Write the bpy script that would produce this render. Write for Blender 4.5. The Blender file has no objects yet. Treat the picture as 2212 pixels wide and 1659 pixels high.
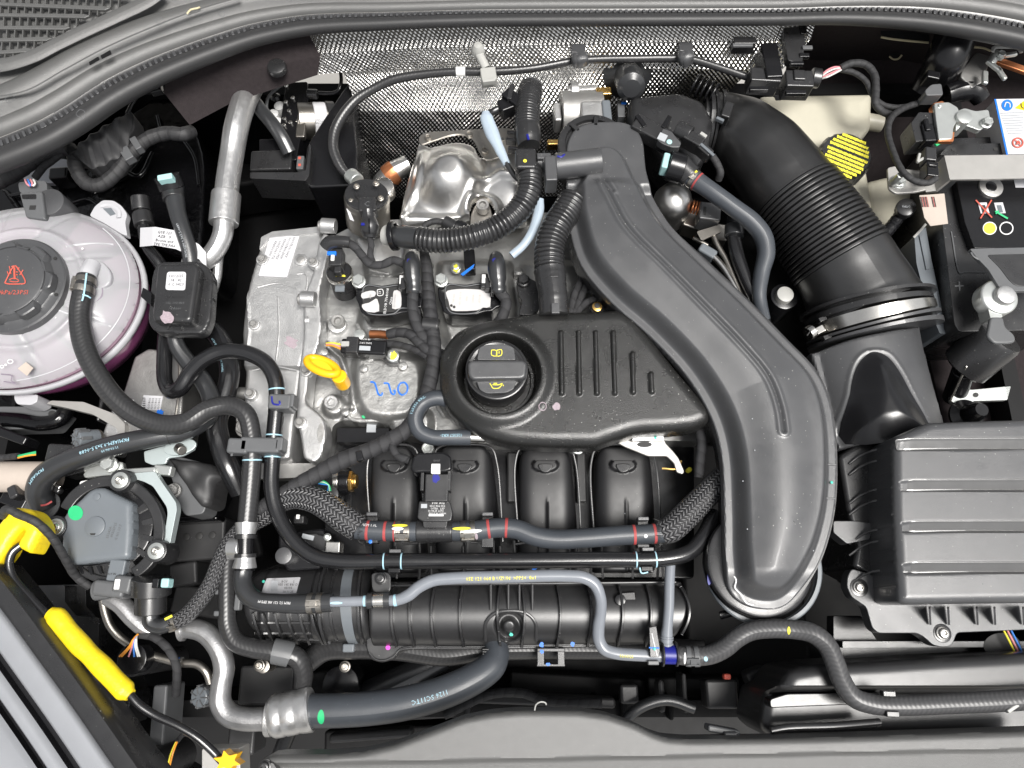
import bpy, math, random
import numpy as np
from mathutils import Vector, Matrix
random.seed(7); rng = np.random.default_rng(7)
scn = bpy.context.scene
# ---------------------------------------------------------------- camera
TILT = math.radians(17); DIST = 0.85; LENS = 26.0; TH = 18 / LENS
CAM = Vector((0, -DIST * math.sin(TILT), DIST * math.cos(TILT)))
cd = bpy.data.cameras.new('camera'); cam = bpy.data.objects.new('camera', cd)
scn.collection.objects.link(cam); scn.camera = cam
cam.location = CAM; cam.rotation_euler = (TILT, 0, 0)
cd.lens = LENS; cd.sensor_width = 36; cd.clip_start = 0.01; cd.clip_end = 100
# ---------------------------------------------------------------- light: bright overcast daylight
w = bpy.data.worlds.new('World'); scn.world = w; w.use_nodes = True
nt = w.node_tree; bg = nt.nodes['Background']
sky = nt.nodes.new('ShaderNodeTexSky'); sky.sky_type = 'NISHITA'; sky.sun_disc = False
SUN_EL, SUN_ROT = 69.0, 128.0
sky.sun_elevation = math.radians(SUN_EL); sky.sun_rotation = math.radians(SUN_ROT)
sky.dust_density = 3.0
hs = nt.nodes.new('ShaderNodeHueSaturation'); hs.inputs['Saturation'].default_value = 0.12
nt.links.new(sky.outputs[0], hs.inputs['Color']); nt.links.new(hs.outputs[0], bg.inputs['Color'])
bg.inputs['Strength'].default_value = 0.08
sl = bpy.data.lights.new('sun', 'SUN'); so = bpy.data.objects.new('sun', sl); scn.collection.objects.link(so)
sl.energy = 2.9; sl.angle = math.radians(24); sl.color = (1, 0.97, 0.93)
a, e = math.radians(SUN_ROT), math.radians(SUN_EL)
sd = Vector((math.sin(a) * math.cos(e), math.cos(a) * math.cos(e), math.sin(e)))
so.rotation_euler = sd.to_track_quat('Z', 'Y').to_euler()
scn.view_settings.view_transform = 'Standard'; scn.view_settings.look = 'None'
scn.view_settings.gamma = 1; scn.view_settings.exposure = 0.8
# ---------------------------------------------------------------- mapping: a point of the place seen at photo position (u,v), at height z
ct, st = math.cos(TILT), math.sin(TILT)
def P(u, v, z):
    x = (u - 1106) / 1106 * TH; y = -(v - 829.5) / 1106 * TH
    dx, dy, dz = x, y * ct + st, y * st - ct
    k = (z - CAM.z) / dz
    return Vector((CAM.x + dx * k, CAM.y + dy * k, z))
def PA(pts, z): return np.array([P(p[0], p[1], z)[:2] for p in pts])
def S(u, v, z): return (P(u + 5, v, z) - P(u - 5, v, z)).length / 10
# ---------------------------------------------------------------- materials
def nodes(name):
    m = bpy.data.materials.new(name); m.use_nodes = True
    return m, m.node_tree, m.node_tree.nodes['Principled BSDF']
def N(t, kind, **kw):
    n = t.nodes.new(kind)
    for k, v in kw.items():
        if k in n.inputs: n.inputs[k].default_value = v
        else: setattr(n, k, v)
    return n
def math_(t, op, a, b=None, c=None):
    n = t.nodes.new('ShaderNodeMath'); n.operation = op
    for i, x in enumerate((a, b, c)):
        if x is None: continue
        if isinstance(x, (int, float)): n.inputs[i].default_value = x
        else: t.links.new(x, n.inputs[i])
    return n.outputs[0]
def MAT(name, col, rough=.5, metal=0, bump=0, bscale=1500, var=0.15, vscale=40, spec=.5, coat=0, dust=0, rvar=.025, trans=0, bump2=0, b2scale=60, fibre=False):
    m, t, b = nodes(name)
    tc = N(t, 'ShaderNodeTexCoord'); L = t.links.new
    n1 = N(t, 'ShaderNodeTexNoise', Scale=vscale, Detail=5.0, Roughness=.6); L(tc.outputs['Object'], n1.inputs['Vector'])
    mx = N(t, 'ShaderNodeMixRGB'); mx.blend_type = 'MIX'
    c = Vector(col)
    mx.inputs[1].default_value = (*[max(0, x * (1 - var)) for x in c], 1)
    mx.inputs[2].default_value = (*[min(1, x * (1 + var)) for x in c], 1)
    L(n1.outputs[0], mx.inputs[0]); out = mx.outputs[0]
    if dust:
        vo = N(t, 'ShaderNodeTexVoronoi', Scale=170.0); L(tc.outputs['Object'], vo.inputs['Vector'])
        th = math_(t, 'MULTIPLY', math_(t, 'POWER', n1.outputs[0], 2.0), dust)
        lt = math_(t, 'LESS_THAN', vo.outputs['Distance'], th)
        m2 = N(t, 'ShaderNodeMixRGB'); L(lt, m2.inputs[0]); L(out, m2.inputs[1]); m2.inputs[2].default_value = (.35, .35, .33, 1)
        out = m2.outputs[0]
    L(out, b.inputs['Base Color'])
    b.inputs['Metallic'].default_value = metal
    n3 = N(t, 'ShaderNodeTexNoise', Scale=vscale * 3.0, Detail=4.0); L(tc.outputs['Object'], n3.inputs['Vector'])
    L(math_(t, 'ADD', math_(t, 'MULTIPLY', math_(t, 'SUBTRACT', n3.outputs[0], .5), rvar * 4), rough), b.inputs['Roughness'])
    b.inputs['Specular IOR Level'].default_value = spec
    b.inputs['Coat Weight'].default_value = coat; b.inputs['Coat Roughness'].default_value = .08
    b.inputs['Transmission Weight'].default_value = trans
    nrm = None
    if bump:
        nb = N(t, 'ShaderNodeTexNoise', Scale=float(bscale), Detail=2.0); L(tc.outputs['Object'], nb.inputs['Vector'])
        bb = N(t, 'ShaderNodeBump', Strength=bump, Distance=.0004); L(nb.outputs[0], bb.inputs['Height']); nrm = bb.outputs[0]
    if bump2:
        nb = N(t, 'ShaderNodeTexNoise', Scale=float(b2scale), Detail=3.0); L(tc.outputs['Object'], nb.inputs['Vector'])
        bb = N(t, 'ShaderNodeBump', Strength=bump2, Distance=.004); L(nb.outputs[0], bb.inputs['Height'])
        if nrm: L(nrm, bb.inputs['Normal'])
        nrm = bb.outputs[0]
    if nrm: L(nrm, b.inputs['Normal'])
    return m
M = {}
M['matte'] = MAT('matte_black_plastic', (.056, .057, .060), .35, spec=.9, bump=.35, bscale=1800, dust=.22, var=.16, vscale=14, rvar=.08)
M['satin'] = MAT('satin_black_plastic', (.020, .020, .021), .3, spec=.75, bump=.15, bscale=1500, var=.25, dust=.2, vscale=18, rvar=.08)
M['gloss'] = MAT('glossy_black_plastic', (.007, .007, .008), .24, bump=.05, var=.2)
M['grain'] = MAT('grained_black_plastic', (.016, .016, .0155), .29, spec=.65, bump=.8, bscale=900, dust=.22, var=.2, vscale=12, rvar=.08)
M['grey'] = MAT('dark_grey_plastic', (.10, .103, .107), .42, bump=.2, dust=.1)
M['cowl'] = MAT('cowl_grey_plastic', (.088, .088, .086), .42, spec=.8, bump=.6, bscale=2200, dust=.10, var=.12)
M['slate'] = MAT('slate_grey_plastic', (.135, .15, .165), .38, bump=.1, var=.08)
M['pale'] = MAT('pale_grey_nylon', (.42, .42, .40), .4, trans=.1, var=.05)
M['tubegrey'] = MAT('blue_grey_nylon_tube', (.20, .215, .24), .3, var=.12, vscale=60)
M['sleeve'] = MAT('pale_blue_sleeve', (.36, .43, .50), .45, var=.15)
M['rubber'] = MAT('black_rubber', (.024, .025, .027), .30, spec=.9, bump=.2, bscale=900, var=.25, vscale=25, dust=.06)
M['rubberdusty'] = MAT('dusty_rubber', (.045, .051, .060), .42, spec=.6, bump=.3, bscale=700, var=.3, vscale=20, dust=.1)
M['pipeblack'] = MAT('black_coated_pipe', (.010, .010, .011), .22, spec=.8, bump=.1, bscale=700, dust=.1)
M['void'] = MAT('bay_shade_black', (.005, .005, .0055), .6, spec=.25, var=.4, vscale=12)  # near-black base stands in for shade deep in the bay
M['paintblack'] = MAT('glossy_black_body_paint', (.003, .003, .0035), .15, var=.3, bump2=.3, b2scale=90)
M['felt'] = MAT('brown_black_felt', (.030, .025, .026), .95, bump=1, bscale=1200, var=.3, vscale=200, spec=.1)
M['cream'] = MAT('cream_felt_edge', (.62, .55, .36), .9, bump=.6, bscale=600)
M['alu'] = MAT('cast_aluminium', (.50, .50, .498), .37, .8, bump=.9, bscale=1100, var=.22, rvar=.08, bump2=.12, b2scale=45, vscale=25)
M['alucover'] = MAT('cast_aluminium_cover', (.38, .38, .372), .40, .82, bump=.9, bscale=900, var=.22, bump2=.3, b2scale=60, vscale=30)
M['aludark'] = MAT('weathered_cast_aluminium', (.36, .355, .345), .45, .8, bump=.8, bscale=900, var=.2, vscale=30, bump2=.2)
M['alupipe'] = MAT('drawn_aluminium_pipe', (.58, .58, .58), .38, .85, bump=.5, bscale=500, var=.2, vscale=60, rvar=.08, dust=.15)
M['shield'] = MAT('pressed_aluminium_shield', (.72, .71, .69), .33, 1, bump2=.12, b2scale=22, bump=.12, bscale=500, var=.08)
M['dull'] = MAT('dull_stainless_steel', (.36, .34, .31), .38, 1, bump=.3, bscale=800)
M['steel'] = MAT('bright_steel', (.72, .70, .66), .25, 1, bump=.15, bscale=700, var=.1)
M['zinc'] = MAT('zinc_plated_steel', (.60, .62, .60), .33, .8, bump=.3, var=.12)
M['bracket'] = MAT('taupe_coated_bracket', (.42, .41, .39), .4, .5, bump=.3)
M['paleblue'] = MAT('pale_zinc_bracket', (.48, .54, .54), .35, .4, bump=.2, var=.08)
M['brass'] = MAT('brass', (.75, .48, .16), .28, 1)
M['copper'] = MAT('copper', (.70, .27, .12), .35, .9)
M['white'] = MAT('white_label', (.55, .55, .57), .5, var=.03)
M['whitep'] = MAT('white_plastic', (.75, .75, .74), .4, var=.04)
M['ink'] = MAT('black_ink', (.02, .02, .02), .6)
M['inkgrey'] = MAT('grey_print', (.38, .40, .42), .6)
M['inkwhite'] = MAT('white_print', (.70, .70, .70), .6)
M['inkteal'] = MAT('light_blue_print', (.36, .58, .68), .6, var=.2, vscale=400)
M['yellow'] = MAT('yellow_plastic', (.86, .64, .015), .42, var=.14, vscale=35, bump=.4, bscale=700, bump2=.35, b2scale=70, dust=.15)
M['amber'] = MAT('amber_plastic', (.90, .48, .01), .35, var=.05)
M['inkyellow'] = MAT('yellow_print', (.80, .72, .05), .6)
M['inkred'] = MAT('red_print', (.52, .09, .06), .6)
M['redband'] = MAT('red_band_paint', (.34, .05, .05), .6, var=.5, vscale=200)
M['inkblue'] = MAT('blue_marker_ink', (.008, .012, .20), .4, var=.3)
M['brightblue'] = MAT('bright_blue_marker', (.01, .16, .68), .4)
M['inkgreen'] = MAT('green_dot_print', (.02, .45, .17), .55)
M['teal'] = MAT('teal_paint_dot', (.05, .50, .38), .5)
M['magenta'] = MAT('magenta_paint_dot', (.75, .06, .55), .5)
M['paleteal'] = MAT('pale_teal_tab', (.38, .62, .62), .4)
M['wirewhite'] = MAT('white_wire', (.65, .65, .62), .4)
M['wireorange'] = MAT('orange_wire', (.75, .30, .03), .4)
M['wirepink'] = MAT('pink_wire', (.65, .25, .28), .4)
M['wiregreen'] = MAT('green_wire', (.03, .40, .15), .4)
M['wireblue'] = MAT('blue_wire', (.05, .20, .60), .4)
M['creamtank'] = MAT('cream_tank_plastic', (.50, .475, .385), .4, var=.08)
M['silverpaint'] = MAT('silver_body_paint', (.34, .35, .37), .22, .3, var=.08, coat=.6)
M['manila'] = MAT('beige_paper_label', (.44, .38, .33), .7)
M['adhesive'] = MAT('white_residue', (.5, .49, .485), .5, var=.12, vscale=300)
M['dustpatch'] = MAT('pinkish_scuff', (.33, .27, .30), .6, var=.5, vscale=500)
M['matte'].name = 'matte_black_plastic'
def uvmat(name, fn, col1, col2, rough=.5, strength=1.0, dist=.001, metal=0):
    m, t, b = nodes(name); uv = N(t, 'ShaderNodeUVMap'); sp = N(t, 'ShaderNodeSeparateXYZ'); t.links.new(uv.outputs[0], sp.inputs[0])
    h = fn(t, sp.outputs[0], sp.outputs[1])
    mx = N(t, 'ShaderNodeMixRGB'); t.links.new(h, mx.inputs[0]); mx.inputs[1].default_value = (*col1, 1); mx.inputs[2].default_value = (*col2, 1)
    t.links.new(mx.outputs[0], b.inputs['Base Color']); b.inputs['Roughness'].default_value = rough; b.inputs['Metallic'].default_value = metal
    bb = N(t, 'ShaderNodeBump', Strength=strength, Distance=dist); t.links.new(h, bb.inputs['Height']); t.links.new(bb.outputs[0], b.inputs['Normal'])
    return m
TAU = math.tau
def braid(n, pitch):
    def f(t, x, y):
        a = math_(t, 'MULTIPLY', x, TAU / pitch); c = math_(t, 'MULTIPLY', y, TAU * n)
        s1 = math_(t, 'SINE', math_(t, 'ADD', a, c)); s2 = math_(t, 'SINE', math_(t, 'SUBTRACT', a, c))
        s3 = math_(t, 'SINE', math_(t, 'MULTIPLY', a, 2.0))
        p1 = math_(t, 'MULTIPLY', math_(t, 'MAXIMUM', s1, 0.0), math_(t, 'MAXIMUM', s2, 0.0))
        return math_(t, 'MINIMUM', math_(t, 'MULTIPLY', p1, 1.9), 1.0)
    return f
def tape(pitch):
    def f(t, x, y):
        a = math_(t, 'FRACT', math_(t, 'ADD', math_(t, 'DIVIDE', x, pitch), y))
        w1 = math_(t, 'POWER', a, .35)
        wv = math_(t, 'MULTIPLY', math_(t, 'SINE', math_(t, 'MULTIPLY', x, TAU / .0011)), math_(t, 'SINE', math_(t, 'MULTIPLY', y, TAU * 28)))
        return math_(t, 'ADD', math_(t, 'MULTIPLY', w1, .85), math_(t, 'MULTIPLY', wv, .12))
    return f
def chevron(n, pitch):
    def f(t, x, y):
        tri = math_(t, 'PINGPONG', math_(t, 'MULTIPLY', y, float(n)), .5)
        s1 = math_(t, 'SINE', math_(t, 'ADD', math_(t, 'MULTIPLY', x, TAU / pitch), math_(t, 'MULTIPLY', tri, TAU * 1.6)))
        s2 = math_(t, 'ABSOLUTE', math_(t, 'SINE', math_(t, 'MULTIPLY', y, TAU * n)))
        return math_(t, 'MULTIPLY', math_(t, 'ADD', math_(t, 'MULTIPLY', s1, .5), .5), math_(t, 'POWER', s2, .4))
    return f
M['braid'] = uvmat('braided_sleeve', chevron(10, .0046), (.008, .008, .009), (.15, .15, .155), .3, 1.0, .0014)
M['tape'] = uvmat('cloth_tape_wrap', tape(.013), (.008, .008, .009), (.040, .040, .043), .6, 1.0, .0012)
M['tapefine'] = uvmat('fine_cloth_tape', tape(.009), (.010, .010, .011), (.035, .035, .037), .6, .8, .0008)
def knurl(t, x, y):
    return math_(t, 'ADD', math_(t, 'MULTIPLY', math_(t, 'SINE', math_(t, 'MULTIPLY', x, TAU / .0042)), .35), .5)
M['clothhose'] = uvmat('reinforced_rubber_hose', chevron(4, .005), (.026, .026, .027), (.034, .034, .035), .30, .12, .0006)
# embossed foil: small domes on a staggered lattice, laid out in the sheet's own coordinates
def foil():
    m, t, b = nodes('embossed_aluminium_foil'); uv = N(t, 'ShaderNodeUVMap'); sp = N(t, 'ShaderNodeSeparateXYZ'); t.links.new(uv.outputs[0], sp.inputs[0])
    k = TAU / .0062
    x = math_(t, 'MULTIPLY', sp.outputs[0], k); y = math_(t, 'MULTIPLY', sp.outputs[1], k)
    h = math_(t, 'MULTIPLY', math_(t, 'COSINE', math_(t, 'MULTIPLY', x, 1.0)), math_(t, 'COSINE', math_(t, 'MULTIPLY', y, 0.8)))
    h = math_(t, 'ADD', math_(t, 'MULTIPLY', h, .5), .5)
    b.inputs['Base Color'].default_value = (.80, .79, .765, 1); b.inputs['Metallic'].default_value = 1; b.inputs['Roughness'].default_value = .24
    bb = N(t, 'ShaderNodeBump', Strength=1.0, Distance=.0018); t.links.new(h, bb.inputs['Height'])
    tc = N(t, 'ShaderNodeTexCoord'); nz = N(t, 'ShaderNodeTexNoise', Scale=28.0, Detail=3.0); t.links.new(tc.outputs['Object'], nz.inputs[0])
    b2 = N(t, 'ShaderNodeBump', Strength=.7, Distance=.010); t.links.new(nz.outputs[0], b2.inputs['Height']); t.links.new(b2.outputs[0], bb.inputs['Normal'])
    t.links.new(bb.outputs[0], b.inputs['Normal']); return m
M['foil'] = foil()
def milky():
    m, t, b = nodes('milky_translucent_tank'); b.inputs['Base Color'].default_value = (.48, .48, .50, 1)
    b.inputs['Roughness'].default_value = .28; b.inputs['Alpha'].default_value = .64
    b.inputs['Subsurface Weight'].default_value = .25; b.inputs['Subsurface Radius'].default_value = (.02, .015, .02); b.inputs['Subsurface Scale'].default_value = .4
    return m
M['milky'] = milky()
M['clothgrey'] = uvmat('grey_reinforced_hose', chevron(4, .005), (.050, .050, .052), (.068, .068, .070), .36, .15, .0006)
M['plenum'] = MAT('plenum_black_plastic', (.022, .022, .023), .33, spec=.8, bump=.15, dust=.1)
M['sealrub'] = MAT('matte_seal_rubber', (.03, .03, .031), .5, spec=.5, bump=.3)
M['dullalu'] = MAT('dull_aluminium_pipe', (.36, .36, .365), .42, .8, bump=.6, bscale=500, var=.25, vscale=50, rvar=.08, dust=.2)
M['runner'] = MAT('runner_black_plastic', (.010, .010, .011), .44, spec=.5, bump=.2, dust=.15)
M['milkyrim'] = MAT('milky_plastic_rim', (.44, .44, .46), .35, var=.05)
M['coolant'] = MAT('pink_coolant', (.44, .30, .38), .3, var=.15, vscale=20)
M['coolantdeep'] = MAT('deep_pink_coolant', (.26, .07, .18), .25)
M['rib'] = MAT('tank_inner_rib', (.20, .17, .21), .5)
# ---------------------------------------------------------------- geometry toolkit
WO = {}
def wo(o): return WO.get(o.name, Vector((0, 0, 0))) if o else Vector((0, 0, 0))
def props(o, label=None, cat=None, group=None, kind=None):
    if label: o['label'] = label
    if cat: o['category'] = cat
    if group: o['group'] = group
    if kind: o['kind'] = kind
    return o
def T(name, label, cat, u, v, z, group=None):
    o = bpy.data.objects.new(name, None); scn.collection.objects.link(o); o.empty_display_size = .01
    o.location = P(u, v, z); WO[o.name] = o.location.copy(); return props(o, label, cat, group)
def finish(me, ang=35, smooth=True):
    if smooth:
        me.shade_smooth(); me.set_sharp_from_angle(angle=math.radians(ang))
class MB:
    def __init__(s): s.v = []; s.f = []; s.uv = []
    def add(s, V, F, UV=None):
        b = len(s.v); s.v.extend([tuple(p) for p in V]); s.f.extend([tuple(i + b for i in f) for f in F])
        s.uv.extend(UV if UV is not None else [(0, 0)] * len(V)); return s
    def prism(s, out, z0, z1, scale0=1.0):
        """out: list of (x,y) world; from z0 (top) down to z1 (bottom)"""
        out = [tuple(p) for p in out]; n = len(out)
        if sum(out[i][0] * out[(i + 1) % n][1] - out[(i + 1) % n][0] * out[i][1] for i in range(n)) < 0: out = out[::-1]
        cx = sum(p[0] for p in out) / n; cy = sum(p[1] for p in out) / n
        bot = [(cx + (p[0] - cx) * scale0, cy + (p[1] - cy) * scale0, z1) for p in out]
        top = [(p[0], p[1], z0) for p in out]
        return s.add(bot + top, [tuple(range(n, 2 * n)), tuple(range(n - 1, -1, -1))] + [(i, (i + 1) % n, n + (i + 1) % n, n + i) for i in range(n)])
    def box(s, u, v, z, w, h, d, ang=0, taper=1.0):
        """w,h in photo pixels at height z (top), d depth in metres"""
        c = P(u, v, z); k = S(u, v, z); a = math.radians(ang); ca, sa = math.cos(a), math.sin(a)
        q = [(-w / 2, -h / 2), (w / 2, -h / 2), (w / 2, h / 2), (-w / 2, h / 2)]
        return s.prism([(c.x + (x * ca - y * sa) * k, c.y + (x * sa + y * ca) * k) for x, y in q], z, z - d, taper)
    def plate(s, pts, z, d, r=0, taper=1.0):
        pts = fillet(pts, r) if r else pts
        return s.prism([P(p[0], p[1], z)[:2] for p in pts], z, z - d, taper)
    def lathe(s, prof, c, axis=(0, 0, 1), n=32, cap=True):
        """prof: [(r,h)] metres along axis from c"""
        ax = Vector(axis).normalized(); q = Vector((0, 0, 1)).rotation_difference(ax); V = []; F = []; UV = []
        for j, (r, h) in enumerate(prof):
            for i in range(n):
                th = TAU * i / n; V.append(Vector(c) + q @ Vector((r * math.cos(th), r * math.sin(th), h))); UV.append((h, i / n))
        m = len(prof)
        for j in range(m - 1):
            for i in range(n): F.append((j * n + i, j * n + (i + 1) % n, (j + 1) * n + (i + 1) % n, (j + 1) * n + i))
        if cap: F.append(tuple(range(n - 1, -1, -1))); F.append(tuple((m - 1) * n + i for i in range(n)))
        return s.add(V, F, UV)
    def cyl(s, u, v, z, r, d, r2=None, n=32, bev=.08):
        """upright cylinder, top at z, radius r px, depth d metres"""
        k = S(u, v, z); c = P(u, v, z); r0 = r * k; rb = (r2 if r2 is not None else r) * k; b = min(bev * r0, d * .4)
        return s.lathe([(rb, -d), (r0, -b), (r0 - b * .3, -b * .3), (r0 - b, 0)], c, n=n)
    def rod(s, p, q, r, n=20, bev=.001):
        p = Vector(p); q = Vector(q); L = (q - p).length; bev = min(bev, r * .5, L * .3)
        return s.lathe([(r - bev, 0), (r, bev), (r, L - bev), (r - bev, L)], p, q - p, n)
    def out(s, name, mat, parent=None, origin=None, bev=0, ang=35, label=None, cat=None, group=None, kind=None, smooth=True, seg=2):
        if parent is None and origin is None: origin = Vector(s.v[0])
        off = wo(parent) if parent else Vector(origin)
        me = bpy.data.meshes.new(name)
        me.from_pydata([(p[0] - off.x, p[1] - off.y, p[2] - off.z) for p in s.v], [], s.f); me.update()
        uvl = me.uv_layers.new(name='UVMap'); li = np.empty(len(me.loops), dtype=np.int32); me.loops.foreach_get('vertex_index', li)
        uvl.data.foreach_set('uv', np.array(s.uv, dtype=np.float32)[li].ravel())
        finish(me, ang, smooth); me.materials.append(M[mat] if isinstance(mat, str) else mat)
        o = bpy.data.objects.new(name, me); scn.collection.objects.link(o)
        if parent: o.parent = parent; WO[o.name] = off.copy()
        else: o.location = off; WO[o.name] = off.copy()
        if bev:
            b = o.modifiers.new('bevel', 'BEVEL'); b.width = bev; b.segments = seg; b.limit_method = 'ANGLE'; b.angle_limit = math.radians(30); b.harden_normals = True
        return props(o, label, cat, group, kind)
def fillet(pts, r, seg=4):
    """round the corners of a closed polygon given in pixels"""
    res = []; n = len(pts)
    for i in range(n):
        a, b, c = Vector(pts[i - 1][:2]), Vector(pts[i][:2]), Vector(pts[(i + 1) % n][:2]); rr = pts[i][2] if len(pts[i]) > 2 else r
        d1, d2 = (a - b), (c - b); l = min(rr, d1.length * .48, d2.length * .48)
        if l < .01: res.append(tuple(b)); continue
        p, q = b + d1.normalized() * l, b + d2.normalized() * l
        for k in range(seg + 1):
            t = k / seg; res.append(tuple(p * (1 - t) ** 2 + b * 2 * t * (1 - t) + q * t * t))
    return res
def smoothc(pts, n=6):
    """closed Catmull-Rom through pixel points"""
    r = []; m = len(pts); A = [Vector(p[:2]) for p in pts]
    for i in range(m):
        p0, p1, p2, p3 = A[i - 1], A[i], A[(i + 1) % m], A[(i + 2) % m]
        for k in range(n):
            t = k / n; r.append(tuple(.5 * ((2 * p1) + (p2 - p0) * t + (2 * p0 - 5 * p1 + 4 * p2 - p3) * t * t + (3 * p1 - p0 - 3 * p2 + p3) * t ** 3)))
    return r
def ell(u, v, rx, ry=None, n=32, ang=0):
    ry = ry or rx; a = math.radians(ang)
    return [(u + rx * math.cos(TAU * i / n) * math.cos(a) - ry * math.sin(TAU * i / n) * math.sin(a), v + rx * math.cos(TAU * i / n) * math.sin(a) + ry * math.sin(TAU * i / n) * math.cos(a)) for i in range(n)]
# ---- swept tubes
class Tube:
    """pts: (u, v, z, r) photo pixels + height, r px; turned into real metres"""
    def __init__(s, pts, r=None, step=.0022, n=20, squash=1.0):
        W = []; R = []
        for p in pts:
            rr = p[3] if len(p) > 3 else r; W.append(P(*p[:3])); R.append(rr * S(*p[:3]))
        W = [2 * W[0] - W[1]] + W + [2 * W[-1] - W[-2]]; R = [R[0]] + R + [R[-1]]
        C = []; Q = []
        for i in range(1, len(W) - 2):
            p0, p1, p2, p3 = W[i - 1:i + 3]; L = (p2 - p1).length; m = max(2, int(L / step))
            # centripetal tangents
            d0, d1, d2 = [max(1e-6, (b - a_).length) ** .5 for a_, b in ((p0, p1), (p1, p2), (p2, p3))]
            m1 = ((p1 - p0) / d0 - (p2 - p0) / (d0 + d1) + (p2 - p1) / d1) * d1; m2 = ((p2 - p1) / d1 - (p3 - p1) / (d1 + d2) + (p3 - p2) / d2) * d1
            for k in range(m):
                t = k / m; C.append((2 * t ** 3 - 3 * t * t + 1) * p1 + (t ** 3 - 2 * t * t + t) * m1 + (-2 * t ** 3 + 3 * t * t) * p2 + (t ** 3 - t * t) * m2)
                e_ = t * t * (3 - 2 * t); Q.append(R[i] * (1 - e_) + R[i + 1] * e_)
        C.append(W[-2]); Q.append(R[-2])
        s.C = C; s.R = Q; s.n = n; s.sq = squash
        s.L = [0.0]
        for i in range(1, len(C)): s.L.append(s.L[-1] + (C[i] - C[i - 1]).length)
        s.fr = []; up = (CAM - C[0]).normalized(); prev = None
        for i in range(len(C)):
            t = (C[min(i + 1, len(C) - 1)] - C[max(i - 1, 0)]).normalized(); upv = Vector((0, -.25, .97)); nn = upv - t * upv.dot(t)
            if nn.length < .3 and prev: nn = prev - t * prev.dot(t)
            nn.normalize()
            if prev: nn = (prev - t * prev.dot(t)).normalized() * .6 + nn * .4; nn = (nn - t * nn.dot(t)).normalized()
            prev = nn; s.fr.append((t, nn, t.cross(nn)))
    def at(s, u, v):
        best = min(range(len(s.C)), key=lambda i: (proj(s.C[i])[0] - u) ** 2 + (proj(s.C[i])[1] - v) ** 2); return s.L[best]
    def smp(s, l):
        l = max(0, min(s.L[-1], l)); i = min(len(s.L) - 2, max(0, int(np.searchsorted(s.L, l)) - 1)); t = (l - s.L[i]) / max(1e-9, s.L[i + 1] - s.L[i])
        a_, b = s.fr[i], s.fr[i + 1]
        return s.C[i].lerp(s.C[i + 1], t), s.R[i] * (1 - t) + s.R[i + 1] * t, tuple(x.lerp(y, t).normalized() for x, y in zip(a_, b))
    def mesh(s, l0=0, l1=None, dr=0, rf=None, step=None, cap=True, mb=None, k=1.0):
        l1 = s.L[-1] if l1 is None else l1; mb = mb or MB()
        if step is None and l0 == 0 and l1 == s.L[-1]: ls = s.L
        else: m = max(2, int((l1 - l0) / (step or .0022))); ls = [l0 + (l1 - l0) * i / m for i in range(m + 1)]
        V = []; UV = []; F = []; n = s.n
        for l in ls:
            c, r, (t, a_, b) = s.smp(l); r = r * k + dr
            if rf: r = rf(l - l0, r)
            for i in range(n + 1):
                th = TAU * i / n; V.append(c + (a_ * math.cos(th) * s.sq + b * math.sin(th)) * r); UV.append((l, i / n))
        w_ = n + 1
        for j in range(len(ls) - 1):
            for i in range(n): F.append((j * w_ + i, j * w_ + i + 1, (j + 1) * w_ + i + 1, (j + 1) * w_ + i))
        if cap: F.append(tuple(range(n - 1, -1, -1))); F.append(tuple((len(ls) - 1) * w_ + i for i in range(n)))
        return mb.add(V, F, UV)
    def ring(s, u, v, wpx, dr, name, mat, parent, th=None):
        l = s.at(u, v); hw = wpx * S(u, v, 0) / 2
        return s.mesh(l - hw, l + hw, dr, step=.001).out(name, mat, parent)
    def clamp(s, u, v, wpx=16, mat='grey', parent=None, ear=True, name='clamp', eang=0.6):
        """spring band clamp: two bands and an ear"""
        l = s.at(u, v); hw = wpx * S(u, v, 0) / 2; mb = MB()
        s.mesh(l - hw, l - hw * .25, .0009, step=.001, mb=mb); s.mesh(l + hw * .25, l + hw, .0009, step=.001, mb=mb)
        c, r, (t, a_, b) = s.smp(l); d = a_ * math.cos(eang) + b * math.sin(eang)
        if ear:
            q = a_ * -math.sin(eang) + b * math.cos(eang); h = hw
            for sg in (-1, 1):
                pc = c + d * (r + .0005) + q * sg * .0035
                obox(mb, pc, t, q, d, hw * 1.7, .0016, .0045)
            obox(mb, c + d * (r + .001), t, q, d, hw * .9, .008, .002)
        return mb.out(name, mat, parent, bev=.0003)
    def text(s, txt, u, v, size, mat, parent, th=0.0, flip=False, name='printed_text', dr=.0004):
        l0 = s.at(u, v); k = S(u, v, 0) * size; V, F = textmesh(txt); out = []; ln = max(p[0] for p in V)
        for x, y in V:
            x = (x - ln / 2) * k; y = (y - .35) * k; sg = -1 if flip else 1
            c, r, (t, a_, b) = s.smp(l0 + x * sg); ang = th + (-y * sg) / max(r, .002)
            out.append(c + (a_ * math.cos(ang) + (-b) * math.sin(-ang)) * (r + dr) if False else c + (a_ * math.cos(ang) + b * math.sin(ang)) * (r + dr))
        return MB().add(out, F).out(name, mat, parent, smooth=False)
def obox(mb, c, x, y, z, lx, ly, lz):
    V = [c + x * (i * lx / 2) + y * (j * ly / 2) + z * (k * lz / 2) for i in (-1, 1) for j in (-1, 1) for k in (-1, 1)]
    return mb.add(V, [(0, 1, 3, 2), (4, 6, 7, 5), (0, 4, 5, 1), (2, 3, 7, 6), (0, 2, 6, 4), (1, 5, 7, 3)])
def proj(p):
    d = Vector(p) - CAM; f = d.y * st - d.z * ct; x = d.x / f; y = (d.y * ct + d.z * st) / f
    return 1106 + x / TH * 1106, 829.5 - y / TH * 1106
TXT = {}
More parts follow.
